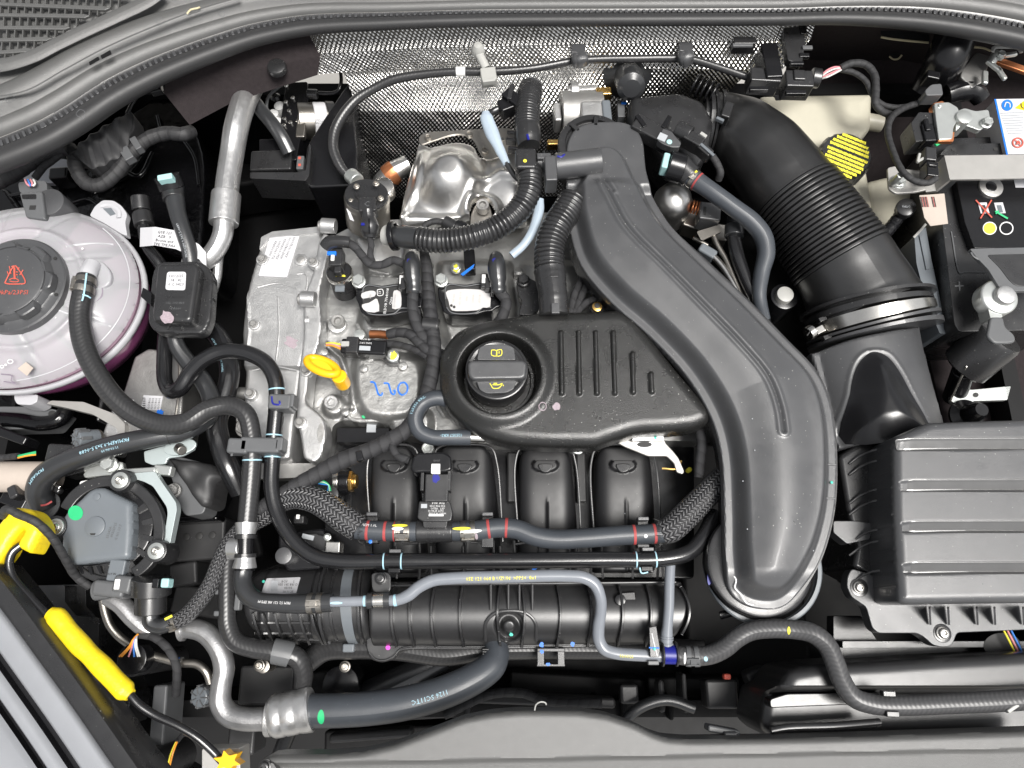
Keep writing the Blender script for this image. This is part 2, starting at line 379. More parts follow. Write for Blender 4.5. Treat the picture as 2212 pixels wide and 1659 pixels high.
def textmesh(txt):
    if txt in TXT: return TXT[txt]
    c = bpy.data.curves.new('t', 'FONT'); c.body = txt; c.size = 1; c.resolution_u = 1
    o = bpy.data.objects.new('t', c); me = bpy.data.meshes.new_from_object(o)
    r = ([(v.co.x, v.co.y) for v in me.vertices], [tuple(p.vertices) for p in me.polygons])
    bpy.data.objects.remove(o); bpy.data.meshes.remove(me); bpy.data.curves.remove(c); TXT[txt] = r; return r
def text(txt, u, v, z, size, mat, parent, ang=0, name='printed_text', cen=True, slope=(0, 0), bold=0, sx=1.0):
    V, F = textmesh(txt); k = S(u, v, z) * size; c = P(u, v, z); a = math.radians(ang); ln = max(p[0] for p in V) / 2 if cen else 0
    out = []
    for x, y in V:
        x = (x - ln) * k * sx; y = (y - .35) * k; X = x * math.cos(a) - y * math.sin(a); Y = x * math.sin(a) + y * math.cos(a)
        out.append((c.x + X, c.y + Y, z + X * slope[0] + Y * slope[1]))
    return MB().add(out, F).out(name, mat, parent, smooth=False)
def stroke(pts, z, wpx, name, mat, parent, n=8):
    """a line of paint or raised strip: thin tube following pixel points"""
    t = Tube([(p[0], p[1], p[2] if len(p) > 2 else z, wpx / 2) for p in pts], n=n, squash=.3, step=.002); return t.mesh().out(name, mat, parent)
def patch(pts, z, name, mat, parent, d=.0004, **k):
    return MB().plate(pts, z, d).out(name, mat, parent, smooth=False, **k)
def blob(u, v, r, seed, n=14, amp=.35):
    g = random.Random(seed); return smoothc([(u + r * (1 + g.uniform(-amp, amp)) * math.cos(TAU * i / n), v + r * (1 + g.uniform(-amp, amp)) * math.sin(TAU * i / n)) for i in range(n)], 2)
# ---- height-field bodies (outline in metres, z from a function of x, y and distance to the edge)
def dpoly(X, Y, pts, closed=False):
    D = np.full(X.shape, 1e9); n = len(pts)
    for i in range(n if closed else n - 1):
        ax, ay = pts[i][:2]; bx, by = pts[(i + 1) % n][:2]; dx, dy = bx - ax, by - ay; L = dx * dx + dy * dy + 1e-18
        t = np.clip(((X - ax) * dx + (Y - ay) * dy) / L, 0, 1); D = np.minimum(D, np.hypot(X - ax - t * dx, Y - ay - t * dy))
    return D
def inside(X, Y, pts):
    r = np.zeros(X.shape, bool); n = len(pts)
    for i in range(n):
        ax, ay = pts[i][:2]; bx, by = pts[(i + 1) % n][:2]
        if ay == by: continue
        c = ((ay > Y) != (by > Y)) & (X < (bx - ax) * (Y - ay) / (by - ay) + ax); r ^= c
    return r
def ss(x): x = np.clip(x, 0, 1); return x * x * (3 - 2 * x)
def rd(D, r): q = np.clip(1 - D / r, 0, 1); return -r * (1 - np.sqrt(np.clip(1 - q * q, 0, 1)))
def hf(out, zfn, res=.0016, skirt=.02, uvs=1.0, holes=()):
    out = [tuple(p) for p in out]; A = np.array(out); x0, y0 = A.min(0) - res; x1, y1 = A.max(0) + res
    xs = np.arange(x0, x1 + res, res); ys = np.arange(y0, y1 + res, res); X, Y = np.meshgrid(xs, ys)
    I = inside(X, Y, out)
    # snap nodes near the outline on to it
    D = dpoly(X, Y, out, True)
    near = ((~I) & (D < res * 1.5)) | (I & (D < res * .35)); ii, jj = np.where(near)
    if len(ii):
        px, py = X[ii, jj], Y[ii, jj]; best = np.full(len(ii), 1e9); bx_ = px.copy(); by_ = py.copy(); n = len(out)
        for i in range(n):
            ax, ay = out[i]; cx, cy = out[(i + 1) % n]; dx, dy = cx - ax, cy - ay; L = dx * dx + dy * dy + 1e-18
            t = np.clip(((px - ax) * dx + (py - ay) * dy) / L, 0, 1); qx, qy = ax + t * dx, ay + t * dy; d = np.hypot(px - qx, py - qy); m = d < best
            best[m] = d[m]; bx_[m] = qx[m]; by_[m] = qy[m]
        X = X.copy(); Y = Y.copy(); X[ii, jj] = bx_; Y[ii, jj] = by_; D[ii, jj] = 0
    D = np.where(I | (D == 0), D, 0)
    cell = I[:-1, :-1] | I[1:, :-1] | I[:-1, 1:] | I[1:, 1:]
    for h in holes:
        H = inside(X, Y, h); cell &= ~(H[:-1, :-1] & H[1:, :-1] & H[:-1, 1:] & H[1:, 1:])
    Z = zfn(X, Y, D) + X * 0; idx = -np.ones(X.shape, int); use = np.zeros(X.shape, bool)
    for a_, b in ((0, 0), (1, 0), (0, 1), (1, 1)): use[a_:a_ + cell.shape[0], b:b + cell.shape[1]] |= cell
    idx[use] = np.arange(use.sum()); V = np.stack([X[use], Y[use], Z[use]], 1); ci, cj = np.where(cell)
    F = np.stack([idx[ci, cj], idx[ci, cj + 1], idx[ci + 1, cj + 1], idx[ci + 1, cj]], 1)
    UV = [(p[0] * uvs, p[1] * uvs) for p in V]; mb = MB(); V = V.tolist(); F = F.tolist()
    if skirt:
        ed = {}
        for f in F:
            for a_, b in ((f[0], f[1]), (f[1], f[2]), (f[2], f[3]), (f[3], f[0])):
                if (b, a_) in ed: del ed[(b, a_)]
                else: ed[(a_, b)] = 1
        mp = {}
        for a_, b in ed:
            for q in (a_, b):
                if q not in mp: mp[q] = len(V); p = V[q]; V.append([p[0], p[1], p[2] - skirt]); UV.append(UV[q])
        for a_, b in ed: F.append([b, a_, mp[a_], mp[b]])
    return mb.add(V, F, UV)
def HFp(pts, z, zfn, **k):
    """outline given in photo pixels at height z"""
    return hf([P(p[0], p[1], z)[:2] for p in pts], zfn, **k)
# ---- fasteners: one mesh of each kind, shared
PROTO = {}
def proto(kind):
    if kind in PROTO: return PROTO[kind]
    mb = MB(); n = 24
    def ringz(r, z, f=None): return [((f(i) if f else 1) * r * math.cos(TAU * i / n), (f(i) if f else 1) * r * math.sin(TAU * i / n), z) for i in range(n)]
    star = lambda i: 1 + .16 * math.cos(6 * TAU * i / n)
    if kind == 'torx': prof = [(1.0, -.5, None), (1.0, 0, None), (.97, .12, None), (.78, .2, None), (.76, .42, None), (.68, .62, None), (.52, .70, None), (.40, .70, star), (.36, .3, star), (.02, .3, None)]
    elif kind == 'hex':
        hx = lambda i: .87 / max(math.cos((TAU * i / n + math.pi / 6) % (math.pi / 3) - math.pi / 6), .5)
        prof = [(1.15, -.4, None), (1.15, .1, None), (1.0, .18, None), (.98, .2, hx), (.98, .85, hx), (.88, .97, hx), (.6, .98, None), (.55, .93, None), (.02, .93, None)]
    else: prof = [(1.0, -.6, None), (1.0, .9, None), (.93, 1.0, None), (.66, 1.0, None), (.55, .95, lambda i: 1 + .09 * math.cos(12 * TAU * i / n)), (.5, .45, lambda i: 1 + .09 * math.cos(12 * TAU * i / n)), (.02, .45, None)]
    V = []; F = []
    for r, z, f in prof: V += ringz(r, z, f)
    for j in range(len(prof) - 1):
        for i in range(n): F.append((j * n + i, j * n + (i + 1) % n, (j + 1) * n + (i + 1) % n, (j + 1) * n + i))
    F.append(tuple((len(prof) - 1) * n + i for i in range(n)))
    me = bpy.data.meshes.new('bolt'); me.from_pydata(V, [], F); finish(me, 32); PROTO[kind] = me; return me
def bolt(u, v, z, r, kind, mat, parent, name='bolt', rot=0, tilt=(0, 0)):
    key = (kind, mat)
    if key not in PROTO: me = proto(kind).copy(); me.materials.append(M[mat]); PROTO[key] = me
    o = bpy.data.objects.new(name, PROTO[key]); scn.collection.objects.link(o); o.parent = parent
    o.location = P(u, v, z) - wo(parent); k = S(u, v, z) * r; o.scale = (k, k, k); o.rotation_euler = (tilt[0], tilt[1], math.radians(rot)); return o
def hose(name, label, cat, pts, r, mat, group=None, rf=None, n=20, squash=1.0, step=.0022, cap=True):
    t = Tube(pts, r, n=n, squash=squash, step=step); o = t.mesh(rf=rf, cap=cap).out(name, mat, label=label, cat=cat, group=group, origin=t.C[0]); return t, o
def corr(pitch, amp, duty=.5):
    return lambda l, r: r - amp * (1 - abs(math.sin(math.pi * l / pitch)) ** .5)
def sub(pts, r, name, mat, parent, rf=None, n=16, squash=1.0, step=.0022):
    if mat in ('tape', 'tapefine') and rf is None:
        step = .0012; n = max(n, 14); pw = .0125 if mat == 'tape' else .016; rf = lambda l, q: q * (.955 + .075 * ((l / pw) % 1))
    t = Tube(pts, r, n=n, squash=squash, step=step); o = t.mesh(rf=rf).out(name, mat, parent); return t, o
def strand(pts, r, name, mat, parent, n=8): return sub(pts, r, name, mat, parent, n=n, step=.004)[1]
# ================================================================ SETTING: bay shell, cowl, seal, firewall
def struct(mb, name, mat, **k): return mb.out(name, mat, kind='structure', **k)
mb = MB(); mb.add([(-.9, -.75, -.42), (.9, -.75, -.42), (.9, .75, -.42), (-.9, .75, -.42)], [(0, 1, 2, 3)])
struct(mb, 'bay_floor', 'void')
M['concrete'] = MAT('light_concrete', (.34, .33, .31), .85, bump=.3, bscale=60, var=.15, vscale=2)
mb = MB(); mb.lathe([(.001, -.86), (14, -.86)], (0, 0, 0), n=48, cap=False); struct(mb, 'ground', 'concrete', origin=(0, 0, 0))  # unseen ground, added to throw light up on the bonnet underside
# subframe and gearbox masses deep below, so that gaps show dark shapes
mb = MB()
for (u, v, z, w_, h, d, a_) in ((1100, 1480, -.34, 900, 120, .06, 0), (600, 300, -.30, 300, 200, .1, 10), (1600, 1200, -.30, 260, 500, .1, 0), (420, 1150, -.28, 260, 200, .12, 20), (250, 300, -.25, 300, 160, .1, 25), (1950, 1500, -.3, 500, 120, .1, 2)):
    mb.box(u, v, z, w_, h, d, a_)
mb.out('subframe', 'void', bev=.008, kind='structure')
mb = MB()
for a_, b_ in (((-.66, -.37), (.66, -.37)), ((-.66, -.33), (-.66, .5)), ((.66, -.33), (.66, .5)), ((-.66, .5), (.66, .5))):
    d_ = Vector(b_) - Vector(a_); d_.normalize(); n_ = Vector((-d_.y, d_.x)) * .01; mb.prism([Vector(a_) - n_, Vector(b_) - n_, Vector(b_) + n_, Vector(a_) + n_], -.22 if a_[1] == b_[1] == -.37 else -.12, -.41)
mb.out('bay_side_walls', 'void', kind='structure')  # walls added to keep side light out of the gaps
SEAL = [(-60, 385), (0, 362), (60, 338), (120, 310), (185, 270), (250, 225), (312, 190), (375, 160), (465, 123), (553, 92), (645, 72), (720, 64), (803, 60), (950, 54), (1106, 51), (1380, 50), (1659, 49), (1800, 47), (1909, 51), (2009, 60), (2109, 76), (2212, 97), (2290, 118)]
def sweep(path, prof, sc=lambda u: 1.0, closed=False, n_sub=5):
    """profile [(a,z)] : a metres behind the path (towards the windscreen), z height above the path"""
    pp = []
    for i in range(len(path) - 1):
        p0 = path[max(i - 1, 0)]; p1 = path[i]; p2 = path[i + 1]; p3 = path[min(i + 2, len(path) - 1)]
        for k in range(n_sub):
            t = k / n_sub; pp.append(tuple(.5 * (2 * b + (c - a_) * t + (2 * a_ - 5 * b + 4 * c - d) * t * t + (3 * b - a_ - 3 * c + d) * t ** 3) for a_, b, c, d in zip(p0, p1, p2, p3)))
    pp.append(path[-1]); W = [P(p[0], p[1], p[2]) for p in pp]; V = []; UV = []; F = []; n = len(prof); L = 0
    for i, c in enumerate(W):
        t = (W[min(i + 1, len(W) - 1)] - W[max(i - 1, 0)]); t.z = 0; t.normalize(); nn = Vector((-t.y, t.x, 0)); k = sc(pp[i][0])
        if i: L += (W[i] - W[i - 1]).length
        q = 0
        for j, (a_, z) in enumerate(prof):
            if j: q += math.hypot(a_ - prof[j - 1][0], z - prof[j - 1][1])
            V.append(c + nn * a_ * k + Vector((0, 0, z * (k if a_ < .2 else 1)))); UV.append((L, q))
    for i in range(len(W) - 1):
        for j in range(n - 1): F.append((i * n + j, (i + 1) * n + j, (i + 1) * n + j + 1, i * n + j + 1))
    return MB().add(V, F, UV)
def arc(cx, cz, r, a0, a1, n=8): return [(cx + r * math.cos(math.radians(a0 + (a1 - a0) * i / n)), cz + r * math.sin(math.radians(a0 + (a1 - a0) * i / n))) for i in range(n + 1)]
sealw = lambda u: 1.05 - .47 * float(ss(np.array((u - 50) / 900.0))) + .35 * float(ss(np.array((u - 1700) / 500.0)))
path = [(p[0], p[1], .045) for p in SEAL]
cowlT = T('cowl_panel', 'dark grey grained plastic cowl panel curving along the top edge, with two small square holes', 'cowl panel', 250, 100, .08)
sweep(path, [(.052, .012)] + arc(.075, .006, .020, 150, 20, 8) + [(.105, .018), (.118, .020), (.122, .0225), (.128, .0225), (.18, .026), (.33, .03), (.5, .02)], sealw).out('panel', 'cowl', cowlT)
# bonnet seal
sealT = T('bonnet_seal', 'long black rubber bonnet seal with ribbed groove running along the cowl edge', 'rubber seal', 600, 80, .05)
sweep(path, [(.002, -.012), (-.001, -.006)] + arc(.010, -.002, .011, 180, 60, 8) + [(.022, .005), (.024, .002)], sealw).out('front_lip', 'sealrub', sealT)
sweep(path, [(.024, .001), (.032, .001), (.036, .003), (.037, .001)], sealw).out('groove', 'satin', sealT)
sweep(path, arc(.049, .0, .0135, 165, 10, 10), sealw).out('round_bead', 'cowl', sealT)
tb = []  # ribs in the groove
W = [P(p[0], p[1], p[2]) for p in path]
mb = MB(); acc = 0
for i in range(len(W) - 1):
    d = W[i + 1] - W[i]; L = d.length; t = d.normalized(); nn = Vector((-t.y, t.x, 0)); s_ = acc
    while s_ < L:
        u = path[i][0] + (path[i + 1][0] - path[i][0]) * s_ / L; k = sealw(u)
        obox(mb, W[i] + t * s_ + nn * .029 * k + Vector((0, 0, .002)), t, nn, Vector((0, 0, 1)), .0035, .008 * k, .0025); s_ += .0075
    acc = s_ - L
o = mb.out('groove_ribs', 'matte', sealT, bev=.0005, kind='stuff')
# raised rim round the air grille, and the grille
stroke([(-30, 146), (20, 138), (75, 120), (120, 97), (180, 68), (250, 36), (320, 2), (350, -20)], .077, 30, 'grille_rim', 'cowl', cowlT, n=14)
stroke([(-10, 212), (60, 196), (140, 152), (230, 104), (330, 60), (430, 22), (520, -5)], .0735, 7, 'panel_crease', 'cowl', cowlT, n=8)
for q in (((192, 134), (212, 122), (215, 129), (194, 141)), ((217, 120), (238, 108), (241, 117), (220, 127))): patch(q, .0745, 'panel_hole', 'void', cowlT)
gr = T('air_grille', 'dark grey air intake grille of rows of small openings in the cowl corner', 'grille', 60, 60, .08)
mb = MB(); mb.plate([(-60, -60), (300, -60), (240, 30), (110, 95), (0, 132), (-60, 140)], .045, .01); mb.out('grille_shade_sheet', 'void', gr)  # near-black sheet stands in for the shade behind the slats
rows = [(4, 400, -28), (5, 300, -1), (31, 250, 9), (59, 205, 35), (86, 158, 59), (114, 118, 84), (138, 80, 104)][1:]
yl = [(-20, -8), (3, 20), (27, 31), (55, 53), (82, 75), (110, 96), (128, 118)]
xr = [290, 238, 194, 152, 112, 72, 22]
for i, (a_, b) in enumerate(yl):
    mb = MB(); mb.plate([(-20, a_), (xr[i] - 12, a_ + (b - a_) * .55), (xr[i], a_ + (b - a_) * .55 + 4), (xr[i] - 12, a_ + (b - a_) * .55 + 9), (-20, a_ + 7)], .079, .004); mb.out('grille_bar', 'cowl', gr, bev=.0012)
    if i < len(yl) - 1:
        a2, b2 = yl[i + 1]; u = -8 + (i * 7) % 18
        while u < xr[i + 1] + 28:
            t = (u + 20) / (xr[i] + 8); y0 = a_ + (b - a_) * .55 * min(t, 1) + 6; t2 = (u + 20) / (xr[i + 1] + 8); y1 = a2 + (b2 - a2) * .55 * min(t2, 1) + 3
            mb = MB(); mb.plate([(u, y0), (u + 3, y0), (u + 2, y1), (u - 1, y1)], .0775, .005); mb.out('grille_slat', 'cowl', gr, bev=.0006); u += 17.5
# firewall felt: left and right
def sheet(name, mat, rows_, n=16, **k):
    """bilinear strip surface from rows of (u,v,z) points"""
    m = len(rows_[0]); V = []; F = []; UV = []; R2 = []
    for r in rows_:
        pts = [P(*p) for p in r]; q = []
        for i in range(m - 1):
            for s_ in range(n): q.append(pts[i].lerp(pts[i + 1], s_ / n))
        q.append(pts[-1]); R2.append(q)
    R3 = []
    for a_, b in zip(R2[:-1], R2[1:]):
        for s_ in range(n): R3.append([x.lerp(y, s_ / n) for x, y in zip(a_, b)])
    R3.append(R2[-1]); w_ = len(R3[0]); vv = 0
    for j, r in enumerate(R3):
        uu = 0
        if j: vv += (r[w_ // 2] - R3[j - 1][w_ // 2]).length
        for i, p in enumerate(r):
            if i: uu += (p - r[i - 1]).length
            V.append(p); UV.append((uu, vv))
    for j in range(len(R3) - 1):
        for i in range(w_ - 1): F.append((j * w_ + i, (j + 1) * w_ + i, (j + 1) * w_ + i + 1, j * w_ + i + 1))
    return MB().add(V, F, UV)
felt = T('firewall_felt', 'brown black felt insulation sheet hanging left of the silver foil', 'insulation felt', 560, 140, .02)
sheet('', '', [[(370, 150, .02), (500, 100, .02), (660, 60, .02)], [(352, 198, .0), (440, 170, .0), (692, 120, .0)], [(410, 270, -.03), (500, 222, -.03), (686, 162, -.02)]]).out('felt_sheet', 'felt', felt)
stroke([(373, 164), (420, 148), (470, 130), (505, 114)], .021, 6, 'slot_edge', 'cream', felt)
patch([(376, 160), (505, 108), (503, 113), (420, 145)], .023, 'slot', 'ink', felt)
MB().cyl(596, 141, .008, 21, .008, n=32, bev=.4).out('plug', 'satin', felt)
fr = T('firewall', 'black felt covered firewall at the top right with cream edged slots', 'firewall', 1950, 120, .02)
sheet('', '', [[(1740, 30, .02), (1980, 40, .02), (2260, 80, .02)], [(1700, 130, -.13), (1950, 130, -.12), (2260, 190, -.12)], [(1660, 420, -.24), (1900, 400, -.24), (2260, 330, -.24)]]).out('felt_sheet', 'felt', fr)
stroke([(1903, 80), (1925, 84), (1960, 88), (2006, 92)], -.02, 5, 'slot_edge', 'cream', fr)
patch([(1903, 62), (2008, 66), (2008, 90), (1930, 82), (1903, 77)], -.021, 'slot', 'ink', fr)
stroke([(2094, 101), (2125, 104), (2140, 110)], -.02, 5, 'slot_edge', 'cream', fr)
patch(ell(1934, 119, 13, 5), -.085, 'hole', 'ink', fr); stroke([(1921, 122), (1930, 128), (1940, 127), (1948, 119)], -.084, 4, 'hole_edge', 'cream', fr)
# foil heat shield
fo = T('foil_heat_shield', 'dimpled silver foil heat shield across the firewall behind the engine', 'heat shield', 1200, 120, .02)
def wav(V):
    return V
top = sheet('', '', [[(640, 60, .012), (900, 48, .012), (1250, 38, .012), (1765, 34, .012)], [(668, 118, -.004), (900, 104, .0), (1250, 96, .0), (1752, 84, .0)], [(690, 160, -.03), (860, 148, -.03), (1250, 146, -.03), (1690, 150, -.03)]], n=40)
top.out('foil_flange', 'foil', fo)
low = sheet('', '', [[(735, 140, -.032), (1000, 140, -.032), (1250, 140, -.032), (1640, 135, -.032)], [(775, 240, -.085), (1000, 240, -.06), (1250, 240, -.08), (1560, 210, -.10)], [(780, 420, -.24), (1000, 440, -.22), (1250, 420, -.25), (1500, 360, -.26)]], n=40)
low.out('foil_wall', 'foil', fo)
# engine side walls of the bay (painted black metal)
tw = T('strut_tower', 'glossy black painted inner wing and strut tower behind the coolant tank', 'inner wing', 250, 330, -.12)
mb = MB(); mb.plate(smoothc([(-60, 380), (140, 330), (300, 230), (360, 200), (430, 300), (440, 420), (420, 560), (300, 520), (100, 460), (-60, 450)], 4), -.13, .15); mb.out('tower_top', 'paintblack', tw, bev=.01)
mb = MB(); mb.plate([(-80, 400), (10, 400), (60, 470), (40, 900), (-80, 960)], -.12, .2); mb.out('inner_wing', 'paintblack', tw, bev=.01)
sub([(-20, 905, -.09), (40, 908, -.09), (90, 915, -.09), (130, 905, -.09), (145, 880, -.095)], 16, 'seam_sealer', 'paintblack', tw)
mb = MB(); mb.plate(fillet([(-60, 878), (90, 878), (140, 890), (110, 925), (-60, 930)], 8), -.095, .03); mb.out('wing_bracket', 'grey', tw, bev=.003)
for (u, v) in ((20, 904), (80, 906), (113, 894)): patch(ell(u, v, 9, 7), -.0945, 'hole', 'ink', tw)
sub([(110, 372, -.10), (250, 360, -.10), (300, 380, -.10), (330, 330, -.10)], 5, 'wing_bead', 'paintblack', tw)
for q_ in ([(205, 418), (240, 395), (275, 375), (300, 345), (330, 300)], [(150, 440), (190, 430), (215, 445)], [(395, 300), (420, 340), (430, 400)], [(10, 425), (60, 418), (120, 425)], [(340, 250), (350, 280), (385, 300)]): sub([(*p, -.125) for p in q_], 4, 'wing_bead', 'paintblack', tw)  # beads added to catch glints in the dark corner
# ---- taped loom in the top left corner
tl = T('taped_harness', 'thick matte taped wiring harness bundle under the cowl at the upper left', 'wiring harness', 180, 300, -.02)
mb = hf(PA(smoothc([(135, 310), (180, 275), (235, 240), (262, 218), (275, 240), (262, 285), (245, 315), (200, 340), (180, 345), (148, 320)], 4), -.01), lambda X, Y, D: -.03 + .022 * ss(D / .02) + .002 * np.sin(X * 260 + Y * 200), res=.002, skirt=.03)
mb.out('bundle_wrap', 'tapefine', tl)
sub([(415, 285, -.05), (395, 290, -.04), (360, 288, -.04), (320, 300, -.04), (285, 330, -.04), (250, 375, -.045), (215, 400, -.05), (185, 395, -.05), (165, 365, -.045), (158, 330, -.04), (150, 320, -.04)], 15, 'branch', 'tapefine', tl)
sub([(-20, 400, -.04), (30, 375, -.04), (75, 345, -.035), (110, 325, -.03), (145, 318, -.03)], 17, 'branch', 'tapefine', tl)
sub([(75, 385, -.04), (95, 360, -.035), (115, 345, -.035), (140, 325, -.03)], 8, 'branch', 'tapefine', tl)
mb = MB(); mb.box(292, 308, -.028, 14, 34, .012, 35); mb.box(272, 330, -.028, 20, 34, .012, 35); mb.out('loom_clip', 'grey', tl, bev=.001)
clipb = T('square_trim_clip', 'small black square clip hanging below the cowl seal at the top left', 'clip', 335, 188, .0)
mb = MB(); mb.box(335, 188, .0, 24, 22, .01, 15); mb.out('clip_frame', 'satin', clipb, bev=.0015); mb = MB(); mb.box(334, 187, .001, 12, 12, .003, 15); mb.out('clip_tongue', 'grey', clipb, bev=.0006)
sub([(325, 195, -.006), (300, 205, -.006), (285, 225, -.006), (275, 245, -.006)], 4, 'strap', 'satin', clipb)
MB().plate(smoothc([(55, 365), (100, 345), (150, 345), (160, 375), (110, 395), (50, 385)], 3), -.11, .01).out('white_floor_patch', 'silverpaint', tw, bev=.002)
MB().box(124, 372, -.095, 40, 28, .03, 5).out('black_block', 'gloss', tw, bev=.003)

# open bonnet, hinged at the cowl and standing over the bay; unseen, added for its reflection in the parts
bn = T('open_bonnet', 'open bonnet propped up over the engine bay, dark underside', 'bonnet', 1106, 0, .1)
th_ = math.radians(82); y0_, z0_ = .62, .12
def bp(x, s_, n_=0): return Vector((x, y0_ - s_ * math.cos(th_) - n_ * math.sin(th_), z0_ + s_ * math.sin(th_) - n_ * math.cos(th_)))
def bplate(x0, x1, s0, s1, n0, n1):
    V = [bp(x, s_, n_) for n_ in (n0, n1) for x, s_ in ((x0, s0), (x1, s0), (x1 * .94, s1), (x0 * .94, s1))]
    return MB().add(V, [(0, 1, 2, 3), (7, 6, 5, 4), (0, 4, 5, 1), (1, 5, 6, 2), (2, 6, 7, 3), (3, 7, 4, 0)])
bplate(-.75, .75, 0, .98, -.02, 0).out('outer_skin', 'silverpaint', bn, bev=.004)
for x_ in (-.42, 0, .42): bplate(x_ - .03, x_ + .03, .05, .9, .002, .018).out('stiffening_rib', 'silverpaint', bn, bev=.004)
bplate(-.74, .74, .90, .96, .002, .02).out('front_brace', 'silverpaint', bn, bev=.004)
for sg in (-1, 1): bplate(sg * .72 - .02, sg * .72 + .02, .04, .90, .002, .02).out('side_brace', 'silverpaint', bn, bev=.004)
# ================================================================ UPPER BAND: foil-mounted line, ABS unit, turbo area
t, o = hose('fuel_line', 'thin black braided line clipped along the silver foil down to the round solenoid', 'hose',
    [(762, 382, -.055, 9), (745, 372, -.05, 10), (730, 350, -.045, 11), (720, 320, -.04, 11), (723, 285, -.035, 11), (740, 250, -.03, 11), (770, 215, -.025, 10.5), (810, 190, -.02, 10), (850, 172, -.015, 10), (920, 160, -.012, 9.5), (985, 155, -.01, 9), (1060, 155, -.01, 9), (1150, 148, -.01, 8.5), (1240, 132, -.01, 8.5), (1300, 128, -.01, 8.5), (1370, 127, -.01, 8.5), (1440, 126, -.01, 8.5), (1490, 128, -.01, 8.5), (1560, 148, -.012, 8), (1630, 172, -.015, 8)], 9, 'clothhose')
t.ring(995, 156, 20, .0009, 'white_band', 'whitep', o); t.ring(752, 377, 6, .0005, 'blue_mark', 'inkblue', o)
c = T('line_clip', 'pale grey plastic clip with ball head holding the thin line to the foil', 'clip', 1045, 135, .0)
mb = MB(); mb.lathe([(.0, .012), (.005, .011), (.0085, .006), (.009, 0), (.008, -.006)], P(1033, 110, .006)); mb.out('ball_head', 'pale', c)
sub([(1033, 112, .008), (1040, 126, .006), (1050, 146, .002)], 9, 'arm', 'pale', c, squash=.6)
mb = MB(); mb.box(1055, 158, .004, 34, 34, .016, 8); mb.out('clamp_body', 'pale', c, bev=.002); mb = MB(); mb.box(1056, 172, .005, 28, 8, .008, 8); mb.out('clamp_lip', 'pale', c, bev=.001)
for i, (u, v) in enumerate(((1253, 112), (1483, 108))):
    c = T('cable_clip', ['black plastic clip holding the thin line, middle of the foil', 'black plastic clip holding the thin line, near the right end of the foil'][i], 'clip', u, v, .0, 'black clips along the foil line')
    mb = MB(); mb.box(u - 3 + i * 2, v - 8, .004, 30, 24, .008, -6 + i * 4); mb.box(u - 3 + i * 2, v + 4, .006, 32, 5, .006, -6 + i * 4); mb.out('clip_head', 'matte', c, bev=.001)
    sub([(u - 12, v + 8, .002), (u - 12, v + 16, .004), (u - 10, v + 28, -.006)], 7, 'clip_jaw', 'matte', c); sub([(u + 2, v + 4, .003), (u + 4, v + 16, .003), (u + 4, v + 30, -.008)], 14, 'clip_band', 'matte', c, squash=.4)
# right end connectors
c = T('connector_block', 'black multi-pin connector and bracket at the right end of the foil', 'connector', 1700, 160, .0)
mb = MB(); mb.plate(fillet([(1692, 60), (1735, 55), (1740, 88), (1733, 138), (1702, 130), (1695, 90)], 4), .012, .012); mb.out('bracket_plate', 'satin', c, bev=.0015)
mb = MB(); mb.box(1668, 128, .01, 36, 90, .03, 3); mb.out('block', 'gloss', c, bev=.002)
mb = MB(); mb.box(1655, 160, .006, 66, 34, .03, -4); mb.out('socket', 'satin', c, bev=.002)
mb = MB(); mb.box(1728, 168, .006, 60, 42, .03, -2); mb.box(1728, 160, .009, 26, 26, .006, -2); mb.out('plug', 'satin', c, bev=.002)
mb = MB(); mb.rod(P(1752, 167, -.006), P(1771, 170, -.006), .0125); mb.out('collar', 'satin', c)
mb = MB(); mb.box(1745, 101, .015, 22, 9, .004); mb.box(1605, 96, .014, 44, 8, .004); mb.out('white_tab', 'grey', c, bev=.001)
mb = MB(); mb.box(1610, 86, .012, 48, 18, .02); mb.out('tab_socket', 'satin', c, bev=.001)
for q in ((1736, 62, 14, 26), (1738, 118, 22, 10), (1722, 135, 30, 8), (1640, 190, 40, 10), (1720, 198, 44, 10)):
    mb = MB(); mb.box(q[0], q[1], .014, q[2], q[3], .006); mb.out('rib', 'gloss', c, bev=.0008)
h = T('connector_cable', 'black taped cables with pink and white wires arching right of the connector block', 'cable', 1800, 150, -.01)
for k, (dv, mt) in enumerate(((-5, 'wirepink'), (-2, 'wirewhite'), (2, 'wirepink'), (5, 'wirewhite'))):
    strand([(1769, 170 + dv * .3, -.008), (1785, 160 + dv * 1.4, -.004 + k * .001), (1802, 152 + dv * 1.4, -.004), (1818, 148 + dv * .5, -.008)], 1.9, 'wire', mt, h)
sub([(1815, 147, -.008), (1840, 137, -.006), (1870, 140, -.008), (1888, 160, -.01), (1892, 195, -.012), (1892, 225, -.015), (1905, 240, -.02), (1930, 250, -.03)], 8, 'cable', 'tapefine', h)
sub([(1815, 150, -.012), (1845, 157, -.014), (1870, 175, -.016), (1885, 205, -.02), (1905, 225, -.025), (1940, 232, -.03), (1975, 225, -.03), (1980, 222, -.03)], 6, 'cable', 'tapefine', h)
sub([(1985, 222, -.02), (1950, 235, -.015), (1925, 255, -.01), (1918, 285, -.008), (1930, 330, -.004), (1950, 370, .0), (1975, 390, .0), (2005, 395, .0), (2022, 385, .0)], 7, 'cable', 'tapefine', h)
